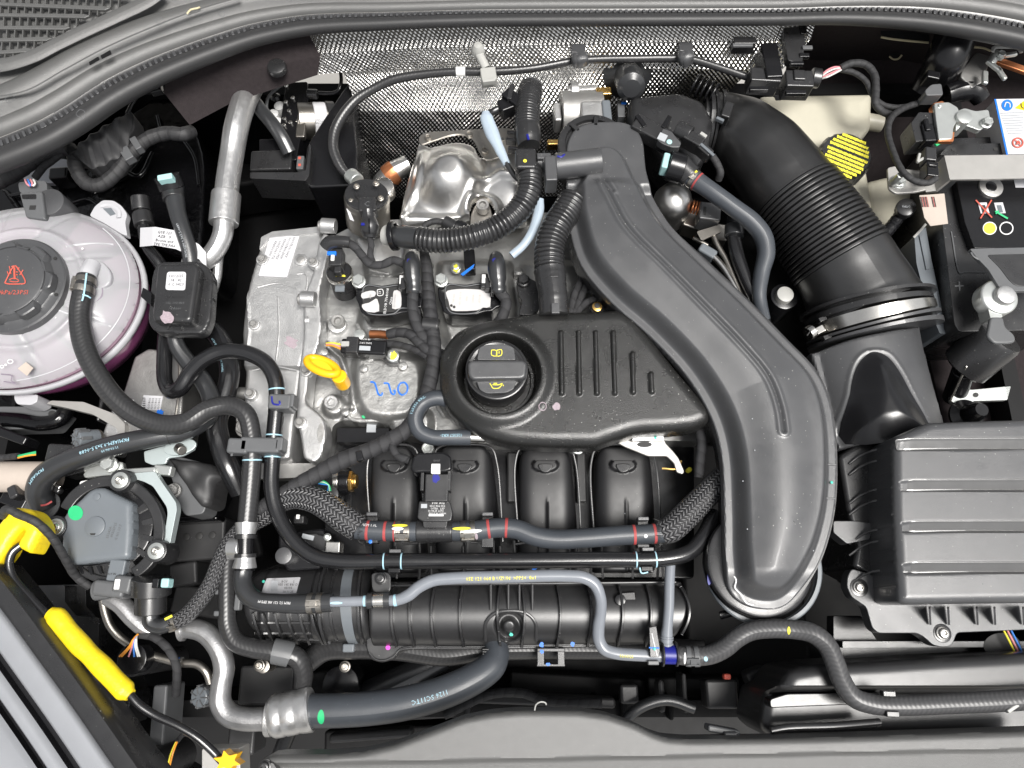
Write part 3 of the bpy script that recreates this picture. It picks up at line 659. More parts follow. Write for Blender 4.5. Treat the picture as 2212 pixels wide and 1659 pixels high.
# ABS hydraulic unit
ab = T('hydraulic_unit', 'black hydraulic brake unit with studs and silver motor behind the silver pipe', 'hydraulic unit', 630, 250, -.1)
mb = MB(); mb.plate(fillet([(618, 178), (664, 176), (666, 215), (640, 345), (560, 355), (560, 300), (600, 300)], 4), -.09, .08); mb.out('valve_block', 'gloss', ab, bev=.002)
for q in ((619, 186), (633, 212), (618, 221), (615, 257), (628, 265), (614, 271), (644, 262), (625, 240)):
    mb = MB(); mb.lathe([(.003, -.002), (.003, .0015), (.0018, .003), (0.0003, .0032)], P(q[0], q[1], -.088), n=12); mb.out('stud', 'steel', ab)
mb = MB(); mb.rod(P(645, 262, -.105), P(710, 262, -.115), .026); mb.out('motor', 'dull', ab)
mb = MB(); mb.rod(P(677, 262, -.108), P(704, 262, -.113), .0265); mb.out('motor_label', 'white', ab); mb = MB(); mb.rod(P(704, 262, -.113), P(722, 262, -.117), .028); mb.out('motor_cap', 'satin', ab)
for i in range(5): text('0 265 951 CTU 072'[i * 3:i * 3 + 5], 682 + i * 4, 262, -.075, 6, 'ink', ab, ang=-88)
mb = MB(); mb.rod(P(664, 203, -.09), P(686, 204, -.09), .007); mb.out('pipe_nut', 'satin', ab); sub([(686, 201, -.09), (720, 201, -.088), (732, 195, -.085), (737, 175, -.08), (735, 150, -.075)], 4, 'brake_pipe', 'gloss', ab)
sub([(575, 260, -.07), (580, 210, -.065), (600, 190, -.06), (630, 172, -.05)], 3, 'brake_pipe', 'grey', ab)
mb = MB(); mb.box(650, 270, -.088, 20, 60, .01); mb.out('bare_metal_edge', 'dull', ab, bev=.002)
for q in ((595, 210), (603, 228), (590, 245), (598, 262)):
    mb = MB(); mb.lathe([(.007, -.02), (.0075, 0), (.004, .004)], P(q[0], q[1], -.095), n=16); mb.out('valve', 'whitep' if q[1] > 225 else 'gloss', ab)
mb = MB(); mb.box(585, 345, -.085, 90, 50, .04, 2); mb.out('control_plug', 'satin', ab, bev=.003); mb = MB(); mb.box(648, 350, -.084, 16, 34, .02); mb.out('plug_lock', 'grey', ab, bev=.002)
for dv in (0, 15): MB().box(647, 341 + dv, -.0835, 6, 6, .002).out('red_mark', 'inkred', ab)
sub([(545, 215, -.06), (565, 240, -.055), (590, 270, -.055), (610, 300, -.06), (625, 330, -.07)], 15, 'rubber_boot', 'rubber', ab, squash=.6)
pl = T('black_splash_panel', 'black moulded plastic guard rising beside the foil heat shield', 'plastic guard', 700, 280, -.08)
mb = MB(); mb.plate(fillet([(668, 305), (700, 255), (740, 195), (770, 158), (792, 165), (780, 210), (765, 250), (772, 330), (770, 400), (668, 405), (655, 380), (662, 320)], 6), -.075, .12); mb.out('guard', 'gloss', pl, bev=.006)
mb = MB(); mb.plate(fillet([(540, 372), (640, 372), (660, 368), (668, 310), (672, 315), (668, 378), (660, 390), (540, 385)], 3), -.06, .05); mb.out('guard_edge', 'satin', pl, bev=.001)
# AC aluminium pipe running up
t, o = hose('aluminium_pipe', 'thick bright aluminium air conditioning pipe standing upright on the left', 'pipe', [(556, 160, -.065, 24), (542, 190, -.048, 25), (528, 218, -.035, 26), (512, 270, -.03, 26), (500, 340, -.035, 25), (490, 410, -.035, 25), (488, 440, -.035, 24)], 25, 'alupipe')
MB().rod(P(489, 418, -.035), P(483, 484, -.037), .0185).out('collar', 'alupipe', o, bev=.001)
sub([(484, 478, -.037), (480, 510, -.04), (462, 545, -.045), (435, 568, -.05), (405, 575, -.055)], 21, 'bent_end', 'alupipe', o)
sub([(480, 520, -.06), (472, 560, -.06), (468, 600, -.065), (455, 640, -.07), (440, 660, -.075)], 10, 'thin_pipe', 'alupipe', o)
t, o = hose('coolant_quick_hose', 'black hose with a pale teal locking tab coming down beside the aluminium pipe', 'hose', [(372, 395, -.02, 24), (378, 430, -.02, 20), (385, 465, -.02, 18), (398, 505, -.022, 17), (410, 545, -.028, 17), (415, 590, -.035, 17)], 18, 'rubber')
MB().rod(P(360, 378, -.008), P(373, 408, -.02), .0165).out('quick_coupling', 'gloss', o, bev=.002); MB().rod(P(371, 402, -.02), P(376, 432, -.02), .0135).out('coupling_sleeve', 'satin', o, bev=.001)
MB().box(355, 381, .008, 32, 14, .012, 12).out('lock_tab', 'paleteal', o, bev=.0015)
t.text('FKM/AEM 9.3x3.5-0689', 408, 520, 8, 'inkgrey', o, th=.1, flip=True)
t, o = hose('black_metal_pipe', 'black metal pipe with crimped end, left of the hose with the teal tab', 'pipe', [(303, 430, -.045, 14), (310, 480, -.045, 14), (318, 530, -.045, 13), (345, 570, -.05, 14), (370, 620, -.06, 14)], 14, 'pipeblack')
MB().rod(P(302, 425, -.04), P(305, 455, -.044), .0115).out('end_cap', 'satin', o, bev=.002); MB().rod(P(307, 462, -.045), P(312, 488, -.045), .0125).out('crimp', 'satin', o, bev=.001)
tg = T('paper_tag', 'white printed paper tag wrapped round the black pipe near the tank', 'tag', 340, 515, -.03)
sheet('', '', [[(303, 492, -.035), (335, 490, -.022), (380, 498, -.022), (430, 528, -.028), (445, 545, -.03)], [(302, 533, -.035), (335, 530, -.022), (380, 538, -.022), (430, 560, -.028), (446, 578, -.03)]], n=4).out('tag_strip', 'white', tg)
for i, s_ in enumerate(('Q5E 121', 'AZB   9', 'Bosnia and', 'TPE.TPE.PA6')): text(s_, 355, 502 + i * 9, -.0212, 9, 'ink', tg, ang=-7)
# turbo heat shield of pressed sheet metal
sh = T('turbo_heat_shield', 'shiny pressed metal heat shield over the turbocharger with a rounded bulge', 'heat shield', 990, 380, -.04)
c1 = P(968, 365, -.03); sc_ = S(968, 365, -.03)
def zsh(X, Y, D):
    q = np.hypot((X - c1.x) / (75 * sc_), (Y - c1.y) / (72 * sc_)); z = -.055 + .035 * ss(1.25 - q) + 0 * X
    c2 = P(1100, 360, -.04); z += .012 * ss(1.2 - np.hypot((X - c2.x) / .035, (Y - c2.y) / .05))
    rg = [P(p[0], p[1], -.05)[:2] for p in ((865, 470), (900, 400), (915, 330))]; z += .006 * ss(1 - dpoly(X, Y, rg) / .010)
    rg = [P(p[0], p[1], -.05)[:2] for p in ((1000, 455), (1030, 400), (1080, 380), (1120, 385))]; z += .005 * ss(1 - dpoly(X, Y, rg) / .009)
    c3 = P(1042, 455, -.05); z += .010 * ss(1.2 - np.abs(np.hypot(X - c3.x, Y - c3.y) - .018) / .010)
    z += .004 * ss(1 - np.abs((Y - P(900, 470, -.05).y)) / .01)
    return z + rd(D, .004) + .0012 * np.sin(X * 110) * np.sin(Y * 90 + 1)
hole = [P(u, v, -.05)[:2] for u, v in ell(1042, 462, 30, 36)]
hf([P(u, v, -.05)[:2] for u, v in smoothc([(905, 300), (930, 312), (985, 300), (1022, 310), (1040, 335), (1100, 330), (1140, 330), (1150, 400), (1145, 470), (1090, 476), (1035, 482), (1010, 470), (940, 476), (872, 482), (865, 450), (878, 390), (895, 335)], 5)], zsh, res=.0016, skirt=.012, holes=[hole]).out('bulged_cover', 'shield', sh, ang=60)
mb = MB(); mb.plate(smoothc([(905, 298), (915, 288), (940, 284), (1050, 278), (1110, 280), (1118, 320), (1060, 345), (1040, 335), (1020, 300), (985, 290), (935, 305), (910, 312)], 4), -.042, .003); mb.out('upper_flange', 'dull', sh, bev=.0008)
for (u, v, r) in ((925, 298, 7), (1014, 291, 7), (1047, 327, 8)): bolt(u, v, -.041, r, 'spline', 'dull', sh)
bolt(1043, 448, -.05, 14, 'spline', 'aludark', sh); MB().plate(smoothc([(1015, 470), (1028, 440), (1055, 440), (1066, 475), (1060, 492), (1020, 492)], 4), -.058, .01).out('mount_lug', 'dull', sh, bev=.002)
rv = MB(); rv.box(1085, 300, -.039, 8, 8, .002, 20); rv.out('rivet', 'steel', sh)
t, o = hose('exhaust_pipe_stub', 'short shiny metal pipe left of the pressed heat shield, with a copper tinted joint', 'pipe', [(880, 355, -.08, 20), (850, 372, -.08, 22), (830, 395, -.09, 24), (815, 430, -.10, 24)], 22, 'shield')
t.mesh(.02, .03, .002).out('copper_joint', 'copper', o)
# electric actuator in pale metal behind the duct
ac = T('boost_actuator', 'pale cast metal electric actuator in front of the foil, left of the black duct cap', 'actuator', 1260, 240, -.04)
mb = MB(); mb.rod(P(1212, 250, -.07), P(1300, 246, -.07), .033); mb.out('motor_housing', 'aludark', ac, bev=.002)
mb = MB(); mb.box(1280, 245, -.035, 50, 68, .04, 2); mb.out('gear_housing', 'alu', ac, bev=.004); mb = MB(); mb.rod(P(1225, 203, -.055), P(1290, 200, -.055), .011); mb.rod(P(1232, 200, -.055), P(1250, 200, -.055), .015); mb.out('shaft_housing', 'alu', ac, bev=.001)
mb = MB(); mb.box(1312, 246, -.033, 20, 76, .04, 3); mb.out('cover', 'slate', ac, bev=.003); mb = MB(); mb.box(1305, 195, -.04, 34, 20, .02, 3); mb.out('terminal', 'brass', ac, bev=.002)
mb = MB(); mb.box(1205, 240, -.05, 16, 46, .03, 2); mb.out('end_cap', 'alu', ac, bev=.003); MB().box(1195, 306, -.055, 26, 14, .014).out('brass_pin', 'brass', ac, bev=.002)
rb = T('rubber_elbow', 'black rubber elbow grommet poking out of the foil', 'grommet', 1355, 170, -.03)
MB().lathe([(.032, -.004), (.034, .004), (.026, .010), (.020, .016), (.019, .05), (.012, .056)], P(1354, 158, -.045), (0, -.6, .35)).out('grommet', 'rubber', rb)
# air mass sensor housing and intake elbow
am = T('air_sensor_housing', 'black rectangular air inlet housing between foil and the large black elbow', 'housing', 1420, 240, -.04)
HFp(fillet([(1362, 210), (1370, 205), (1470, 196), (1520, 215), (1545, 260), (1530, 330), (1480, 400), (1420, 330), (1365, 270), (1358, 240)], 12), -.03, lambda X, Y, D: -.03 + rd(D, .01) + .004 * ss(D / .03), skirt=.05).out('housing', 'satin', am)
mb = MB(); mb.box(1342, 235, -.05, 16, 40, .02); mb.out('white_tab', 'grey', am, bev=.001); MB().box(1348, 222, -.0485, 11, 5, .002).out('blue_mark', 'brightblue', am)
for i in range(5):
    mb = MB(); mb.rod(P(1500 + i * 10, 182 + i * 5, -.04), P(1504 + i * 10, 184 + i * 5, -.04), .016); mb.out('bellows_ring', 'gloss', am, bev=.001)
sn = T('air_temperature_sensor', 'black sensor with grey square print and blue dot, lying across the inlet housing', 'sensor', 1430, 300, .0)
mb = MB(); mb.box(1418, 282, .002, 105, 38, .022, -33); mb.out('body', 'satin', sn, bev=.002)
mb = MB(); mb.plate(fillet([(1420, 302), (1432, 277), (1452, 284), (1462, 298), (1472, 308), (1468, 318), (1450, 318), (1430, 310)], 3), .006, .012); mb.out('face_plate', 'matte', sn, bev=.001)
MB().box(1431, 296, .0066, 18, 18, .0006, -28).out('square_code_patch', 'inkgrey', sn); MB().cyl(1446, 306, .0068, 6, .0006).out('blue_dot', 'paleteal', sn)
for (u, v, a_) in ((1385, 260, -60), (1440, 262, -120)): MB().box(u, v, .004, 34, 10, .03, a_).out('clip_arm', 'gloss', sn, bev=.001)
MB().rod(P(1462, 278, .002), P(1492, 292, .004), .011).out('neck', 'satin', sn, bev=.001)
cn = T('sensor_plug', 'black plug with a pale lock and clear sleeve beside the large elbow', 'connector', 1510, 310, .005)
mb = MB(); mb.box(1500, 296, .01, 44, 26, .022, -35); mb.box(1520, 316, .008, 48, 20, .018, -48); mb.out('plug_body', 'satin', cn, bev=.002); MB().box(1520, 290, .013, 16, 8, .004, -40).out('lock', 'pale', cn, bev=.0008); MB().box(1528, 322, .0105, 40, 7, .003, -48).out('slide', 'slate', cn, bev=.001)
sub([(1538, 336, .0), (1548, 352, -.005), (1556, 372, -.01), (1552, 388, -.02)], 8, 'taped_lead', 'tapefine', cn)
t, o = hose('vent_hose', 'thick grey rubber vent hose curving down right of the long duct', 'hose', [(1475, 370, .0, 22), (1500, 388, .0, 20), (1535, 412, .0, 19), (1580, 445, -.004, 19), (1625, 480, -.01, 20), (1648, 510, -.016, 20), (1655, 545, -.022, 19), (1645, 590, -.03, 17), (1640, 640, -.035, 15), (1650, 690, -.05, 14)], 19, 'rubberdusty')
MB().rod(P(1442, 356, .004), P(1475, 366, .002), .0185).out('quick_coupling', 'gloss', o, bev=.002); MB().rod(P(1462, 352, .004), P(1492, 382, .0), .0155).out('coupling_sleeve', 'satin', o, bev=.001)
MB().box(1439, 345, .016, 14, 38, .02, -15).out('lock_tab', 'paleteal', o, bev=.002)
t.clamp(1495, 384, 20, 'dull', o, eang=.2); t.ring(1505, 392, 4, .0004, 'red_band', 'redband', o); MB().box(1500, 366, .013, 16, 6, .002, -60).out('yellow_mark', 'inkyellow', o)
# metal pipework under the vent hose
t, o = hose('bent_metal_pipe', 'black metal pipe with crimp running down beside the grey vent hose', 'pipe', [(1585, 470, -.04, 15), (1585, 510, -.04, 15), (1592, 550, -.04, 15), (1610, 600, -.042, 14), (1632, 650, -.046, 13), (1655, 700, -.05, 12)], 14, 'pipeblack')
MB().rod(P(1587, 488, -.038), P(1586, 512, -.038), .0125).out('crimp', 'rubber', o, bev=.001)
t, o = hose('thin_metal_pipe', 'thin bright metal pipe with flange just right of the long duct', 'pipe', [(1540, 505, -.05, 6), (1550, 530, -.05, 6), (1568, 560, -.05, 6), (1585, 600, -.05, 6), (1600, 640, -.05, 6)], 6, 'dull')
patch(fillet([(1505, 500), (1555, 485), (1560, 500), (1515, 520)], 4), -.045, 'flange', 'dull', o, d=.003)
mb = MB(); mb.box(1530, 540, -.045, 40, 22, .02, -35); mb.out('slate_block', 'slate', o, bev=.003)
cc = T('metal_canister', 'round shiny metal canister peeping out right of the long duct', 'canister', 1455, 440, -.04)
mb = MB(); mb.lathe([(.002, .028), (.012, .026), (.022, .018), (.026, .006), (.026, -.03), (.022, -.04)], P(1452, 440, -.06)); mb.out('canister_body', 'shield', cc); mb = MB()
for i in range(3): mb.rod(P(1494 + i * 6, 446 + i * 2, -.05), P(1498 + i * 6, 447 + i * 2, -.05), .009)
mb.out('copper_neck', 'copper', cc, bev=.001)
mb = MB(); mb.box(1535, 455, -.035, 46, 42, .03, -8); mb.out('socket', 'matte', cc, bev=.002); MB().box(1523, 455, -.034, 5, 20, .003, -5).out('socket_slot', 'ink', cc)
cap = T('small_round_cap', 'pale grey round cap low beside the bellows of the big elbow', 'cap', 1695, 635, -.09); MB().cyl(1697, 635, -.09, 18, .02).out('cap_top', 'pale', cap); MB().cyl(1695, 640, -.10, 30, .05).out('cap_base', 'gloss', cap)
# ================================================================ RIGHT SIDE: elbow, airbox, battery, reservoir
# brake fluid reservoir
br = T('brake_fluid_reservoir', 'cream plastic brake fluid reservoir with a black and yellow cap', 'reservoir', 1800, 320, -.09)
HFp(fillet([(1640, 205), (1700, 203), (1886, 200), (1884, 275), (1860, 300), (1868, 330), (1885, 430), (1892, 490), (1780, 500), (1700, 380), (1680, 280)], 10), -.085, lambda X, Y, D: -.085 + rd(D, .008) + .003 * ss(D / .02), skirt=.08).out('tank', 'creamtank', br)
HFp(fillet([(1870, 390), (1950, 370), (1985, 385), (1960, 470), (1905, 520), (1885, 500)], 12), -.11, lambda X, Y, D: -.11 + rd(D, .01), skirt=.06).out('lower_tank', 'creamtank', br)
MB().rod(P(1868, 262, -.10), P(1905, 268, -.10), .012).out('nozzle', 'creamtank', br, bev=.002)
MB().box(1684, 230, -.083, 14, 60, .01, 2).out('strap', 'satin', br, bev=.001)
k = S(1829, 332, -.045); mb = MB(); cy = P(1829, 332, -.045)
n = 96; V = []; F = []
prof = [(56, -.030, 1), (57, -.012, 1), (55, -.004, 1), (51, 0, 0), (3, 0, 0)]
for r, z, g in prof:
    for i in range(n): V.append((cy.x + r * k * (1 + (.02 * (1 if (i // 3) % 2 else -1) * g)) * math.cos(TAU * i / n), cy.y + r * k * (1 + (.02 * (1 if (i // 3) % 2 else -1) * g)) * math.sin(TAU * i / n), cy.z + z))
for j in range(4):
    for i in range(n): F.append((j * n + i, j * n + (i + 1) % n, (j + 1) * n + (i + 1) % n, (j + 1) * n + i))
mb.add(V, F + [tuple(4 * n + i for i in range(n))]).out('cap', 'satin', br)
g = random.Random(3); mbt = MB()
for i in range(10):  # rows of yellow print, unreadable small in the photo
    off = (i - 4.5) * 8.6; half = math.sqrt(max(0, 47 ** 2 - off ** 2)) * (.98 if i != 5 else .9); s_ = -half
    if i >= 4: off += 3
    while s_ < half:
        l = g.uniform(1.8, 3.4); a_ = math.radians(22); cu, cv = 1830 + (s_ + l / 2) * math.cos(a_) - off * math.sin(a_), 335 + (s_ + l / 2) * math.sin(a_) + off * math.cos(a_)
        mbt.box(cu, cv, -.0445, l, g.uniform(5.6, 7.6), .0005, -22 + g.uniform(-14, 14)); s_ += l + .7
mbt.out('cap_print', 'inkyellow', br, smooth=False)
# big intake elbow with bellows
DP = [(1512, 266, -.075, 58), (1558, 270, -.075, 67), (1605, 292, -.07, 77), (1655, 340, -.065, 87), (1698, 398, -.065, 93), (1744, 458, -.065, 97), (1789, 522, -.068, 101), (1830, 585, -.072, 106), (1860, 642, -.078, 113), (1874, 672, -.080, 119)]
eb = T('intake_elbow', 'large glossy black air intake elbow with a ribbed bellows section', 'intake duct', 1720, 420, -.07)
t = Tube(DP, n=40, step=.003); la, lb = t.at(1722, 415), t.at(1822, 560)
M['duct'] = MAT('blow_moulded_black_duct', (.014, .014, .0145), .36, spec=1.0, bump=.1, bscale=500, var=.1, dust=.05)
t.mesh(0, la, step=.003).out('upper_bend', 'duct', eb); t.mesh(lb, None, step=.003).out('lower_bend', 'duct', eb)
nr = 17; pit = (lb - la) / nr
t.mesh(la, lb, dr=.002, step=pit / 12, rf=lambda l, r: r - .0058 * (1 - ss(np.array((1 - abs(2 * ((l / pit) % 1) - 1)) * 2.2)).item())).out('bellows', 'duct', eb, ang=70)
for (u, v, dr, wd) in ((1520, 263, .009, 9), (1534, 266, .006, 8), (1550, 268, .003, 7)):
    l = t.at(u, v); hw = wd * .00025; t.mesh(l - hw, l + hw, dr, step=.0015).out('flange_ring', 'satin', eb)
MB().box(1572, 235, -.012, 20, 40, .02, -20).out('clip_tab', 'satin', eb, bev=.002); MB().box(1556, 256, -.005, 18, 7, .006, -30).out('lug', 'slate', eb, bev=.001)
# clamp, rings
rg = T('hose_band_clamp', 'bright steel worm drive band clamp around the mouth of the big elbow', 'clamp', 1880, 690, -.03)
cpt = [(1868, 650, -.080, 122), (1876, 684, -.083, 124), (1886, 720, -.087, 124), (1895, 756, -.09, 122)]
tc = Tube(cpt, n=48, step=.002); l1 = tc.at(1878, 690); tc.mesh(l1 - .005, l1 + .006, .004, step=.0025).out('band', 'steel', rg)
mb = MB(); mb.rod(P(1745, 722, -.055), P(1757, 714, -.055), .009); mb.out('worm_screw', 'steel', rg, bev=.001); MB().box(1771, 712, -.056, 24, 16, .012, 28).out('worm_housing', 'steel', rg, bev=.001)
MB().box(1748, 719, -.045, 16, 2, .001, 50).out('screw_slot', 'ink', rg)
for (u, v) in ((1778, 688), (1788, 727)): MB().box(u, v, -.055, 18, 10, .01, 20).out('band_guide', 'satin', rg, bev=.001)
for k_, (lo, hi, dr) in enumerate(((-.022, -.018, .008), (-.014, -.008, .003), (.009, .013, .0065), (.018, .024, .007))):
    tc.mesh(l1 + lo, min(l1 + hi, tc.L[-1]), dr, step=.002).out('rubber_ring', 'matte' if k_ > 1 else 'satin', eb)
# airbox inlet duct
ai = T('airbox_inlet', 'matte black tapering duct from the clamp down into the airbox, with a glossy arched recess', 'inlet duct', 1900, 820, -.05)
c0 = P(1835, 0, -.04).x
AX = [(P(1885, 720, -.05)), (P(1935, 920, -.05))]
def zin(X, Y, D):
    px, py = AX[0].x, AX[0].y; dx, dy = AX[1].x - px, AX[1].y - py; L = math.hypot(dx, dy); tt = ((X - px) * dx + (Y - py) * dy) / L / L; q = np.abs((X - px) * dy - (Y - py) * dx) / L
    z = -.035 + .0 * tt - .028 * np.clip(q / .066, 0, 1) ** 2.2 + rd(D, .004)
    rec = [P(p[0], p[1], -.045)[:2] for p in smoothc([(1828, 960), (1832, 850), (1838, 800), (1852, 772), (1875, 762), (1912, 768), (1942, 802), (1968, 848), (2008, 915), (2014, 960)], 4)]
    I = inside(X, Y, rec); d = dpoly(X, Y, rec, True); z = z + .0012 * ss(1 - d / .003)
    return z
hf([P(p[0], p[1], -.045)[:2] for p in [(1764, 752), (1830, 735), (1900, 722), (1960, 708), (2004, 692), (2012, 730), (2035, 820), (2062, 912), (1990, 930), (1920, 945), (1825, 965), (1805, 900), (1782, 810)]], zin, res=.0018, skirt=.06).out('duct_body', 'matte', ai)
rec = MB(); recp = smoothc([(1836, 955), (1838, 850), (1844, 805), (1857, 780), (1878, 766), (1908, 778), (1934, 810), (1962, 858), (1998, 912), (2004, 945)], 4)
hf([P(p[0], p[1], -.046)[:2] for p in recp], lambda X, Y, D: zin(X, Y, D + 1) + .0008 + .012 * ss(D / .035), skirt=.002).out('arched_recess_bulge', 'gloss', ai)  # recess shaped as a bulge so its middle takes a highlight
# airbox lid
ax = T('airbox', 'matte dark grey airbox lid with four raised bars, at the right edge', 'airbox', 2060, 1150, -.05)
lid = [(1929, 945), (2004, 912), (2300, 902), (2300, 1302), (2120, 1304), (1958, 1307), (1940, 1300), (1930, 1100)]
bars = [(957, 1943, 2195), (1047, 1950, 2205), (1137, 1954, 2214), (1227, 1957, 2222)]
zb = .012
BP = [[P(p[0], p[1], zb)[:2] for p in fillet([(l, v - 11), (l + 34, v - 15), (2300, v - 16), (2300, v + 12), (l + 6, v + 14), (l + 2, v + 8)], 3)] for v, l, r in bars]
def zlid(X, Y, D):
    z = .004 + rd(D, .010) + 0 * X
    for b in BP:
        I = inside(X, Y, b); ya = max(p[1] for p in b); yc2 = min(p[1] for p in b); d = dpoly(X, Y, b, True); z = z - np.where(I, .0065 * np.clip((ya - Y) / (ya - yc2), 0, 1) * ss(d / .0025), 0)
    return z
hf([P(p[0], p[1], .0)[:2] for p in fillet(lid, 14)], zlid, res=.0013, skirt=.075).out('lid_top', 'matte', ax)
M['barmat'] = MAT('smooth_bar_lit_grey', (.08, .08, .08), .22, spec=.9, bump=.1, dust=.06)  # lighter base adds the brightness of the sloping bar faces
for i, b in enumerate(BP):
    yc = P(2000, bars[i][0], zb).y; xl = P(bars[i][1], bars[i][0], zb).x
    hf(b, lambda X, Y, D: zlid(X, Y, D + 1) + .0003 + .0004 * ss(D / .001) - .002 * ss(1 - (X - xl) / .018), res=.0011, skirt=0).out('raised_bar', 'barmat', ax, ang=50)
# lower flange with lugs
fl = [(1945, 1285), (1918, 1262), (1880, 1240), (1840, 1228), (1831, 1244), (1829, 1266), (1839, 1289), (1871, 1311), (1884, 1356), (1898, 1368), (1981, 1368), (1996, 1376), (2016, 1394), (2035, 1398), (2052, 1397), (2060, 1388), (2068, 1367), (2300, 1357), (2300, 1290), (1960, 1295)]
MB().plate(fl, -.055, .018, r=7).out('flange', 'matte', ax, bev=.0018)
bolt(1856, 1269, -.053, 13, 'torx', 'steel', ax); bolt(2036, 1368, -.053, 14, 'torx', 'steel', ax)
for (u, v) in ((1856, 1269), (2036, 1368)): MB().cyl(u, v, -.0545, 20, .004).out('bolt_seat', 'satin', ax)
for u in (2008, 2048, 2110, 2148, 2210):
    mb = MB(); a_, b = P(u, 1315, -.03), P(u + 2, 1350, -.052); x = Vector((.0012, 0, 0)); mb.add([a_ - x, P(u, 1310, -.05) - x, b - x, a_ + x, P(u, 1310, -.05) + x, b + x], [(0, 1, 2), (5, 4, 3), (0, 2, 5, 3), (0, 3, 4, 1), (1, 4, 5, 2)]); mb.out('gusset', 'matte', ax)
# left flank of the airbox body
MB().plate([(1812, 985), (1850, 960), (1926, 940), (1940, 1300), (1880, 1245), (1842, 1225), (1850, 1180), (1830, 1100)], -.06, .1).out('body_side', 'satin', ax, bev=.006)
for (v, l) in ((970, 1890), (994, 1887), (1056, 1890), (1080, 1887), (1143, 1893), (1168, 1890), (1232, 1894)):
    stroke([(1915, v, -.035), (1890, v + 2, -.04), (1860, v + 14, -.052), (1835, v + 32, -.058)], 0, 5, 'side_rib', 'satin', ax)
mb = MB(); mb.plate(fillet([(1800, 1125), (1848, 1125), (1885, 1130), (1880, 1165), (1830, 1175), (1800, 1150)], 5), -.055, .02); mb.out('side_bracket', 'matte', ax, bev=.003)
# battery
bt = T('car_battery', 'black car battery with white blue label at the right edge', 'battery', 2120, 550, -.06)
zt = -.035
MB().plate([(2012, 300), (2300, 290), (2300, 712), (2072, 716), (2062, 700), (2045, 560)], zt - .012, .12, r=6).out('case', 'satin', bt, bev=.004)
MB().plate([(2066, 390), (2212, 388), (2300, 388), (2300, 540), (2105, 536), (2084, 480)], zt, .02, r=4).out('lid_plate', 'gloss', bt, bev=.002)
MB().plate([(2055, 312), (2122, 310), (2205, 308), (2205, 334), (2030, 334), (2045, 318)], zt + .004, .02, r=4).out('lid_rib', 'satin', bt, bev=.002)
for u in (2060, 2151): patch(ell(u, 322, 5, 4), zt + .0045, 'lid_hole', 'ink', bt)
patch([(2150, 214), (2300, 212), (2300, 332), (2176, 333)], zt + .012, 'warning_label', 'white', bt, d=.05); patch([(2148, 214), (2152, 214), (2178, 334), (2174, 334)], zt + .0126, 'label_edge', 'brightblue', bt)
lb = bt
patch(ell(2176, 227, 12), zt + .0128, 'blue_sign', 'brightblue', bt); patch([(2193, 233), (2212, 218), (2222, 240)], zt + .0128, 'yellow_sign', 'yellow', bt)
stroke([(2170, 231), (2174, 221), (2181, 223), (2182, 232)], zt + .0134, 2.5, 'sign_figure', 'white', bt); stroke([(2206, 223), (2207, 231), (2212, 234)], zt + .0134, 2, 'sign_figure', 'ink', bt)
stroke(ell(2199, 308, 11, 10, 16) + [(2210, 308)], zt + .0132, 3, 'red_sign', 'inkred', bt); stroke([(2191, 300), (2207, 316)], zt + .0136, 2.5, 'red_sign', 'inkred', bt); stroke([(2196, 312), (2200, 304), (2204, 310)], zt + .0134, 3, 'sign_figure', 'inkred', bt)
for i in range(9): stroke([(2162 + i * 2, 244 + i * 5.5), (2190 + i * 2, 243 + i * 5.5), (2212, 242 + i * 5.5)], zt + .013, 1.6, 'label_print', 'inkgrey', bt, n=4)
patch([(2190, 388), (2300, 388), (2300, 405), (2194, 405)], zt + .0006, 'lid_label', 'white', bt)
for (u, v, w_, h_) in ((2125, 449, 19, 26), (2160, 449, 19, 26)):
    MB().box(u, v, zt + .0006, w_, h_, .0006, 3).out('battery_symbol', 'white', bt); MB().box(u, v + 2, zt + .0009, w_ - 9, h_ - 8, .0004, 3).out('symbol_inner', 'ink' if u < 2140 else 'slate', bt)
stroke([(2108, 432), (2143, 470)], zt + .0016, 3, 'red_cross', 'inkred', bt); stroke([(2142, 432), (2118, 472)], zt + .0016, 3, 'red_cross', 'inkred', bt)
stroke([(2150, 456), (2160, 462), (2177, 472)], zt + .0016, 4, 'green_tick', 'inkgreen', bt); stroke([(2151, 462), (2157, 455)], zt + .0016, 3, 'green_tick', 'inkgreen', bt)
patch(ell(2138, 493, 15, 14), zt + .0006, 'dot_border', 'inkwhite', bt); patch(ell(2138, 493, 13, 12), zt + .0009, 'yellow_dot', 'inkyellow', bt); stroke(ell(2174, 493, 14, 13, 24) + [(2188, 493)], zt + .0008, 2.5, 'ring_symbol', 'inkwhite', bt)
MB().cyl(2142, 402, zt + .003, 26, .01).out('indicator_eye', 'aludark', bt); MB().cyl(2142, 402, zt + .0036, 12, .004).out('eye_lens', 'gloss', bt)
stroke([(2062, 618), (2082, 617)], zt - .011, 3, 'plus_mark', 'grey', bt); stroke([(2072, 608), (2073, 628)], zt - .011, 3, 'plus_mark', 'grey', bt)
stroke([(2055, 500, zt - .011), (2074, 590, zt - .011), (2082, 588, zt - .011), (2130, 588, zt - .011)], 0, 3, 'case_edge', 'grey', bt)
br2 = T('battery_hold_down', 'taupe metal battery hold-down strap with a hex bolt at its left end', 'bracket', 2060, 370, -.02)
MB().plate([(1917, 362), (1935, 358), (1945, 364), (1998, 368), (2012, 372), (2025, 385), (2010, 408), (1980, 415), (1935, 418), (1920, 408)], -.028, .004, r=6).out('foot', 'bracket', br2, bev=.001)
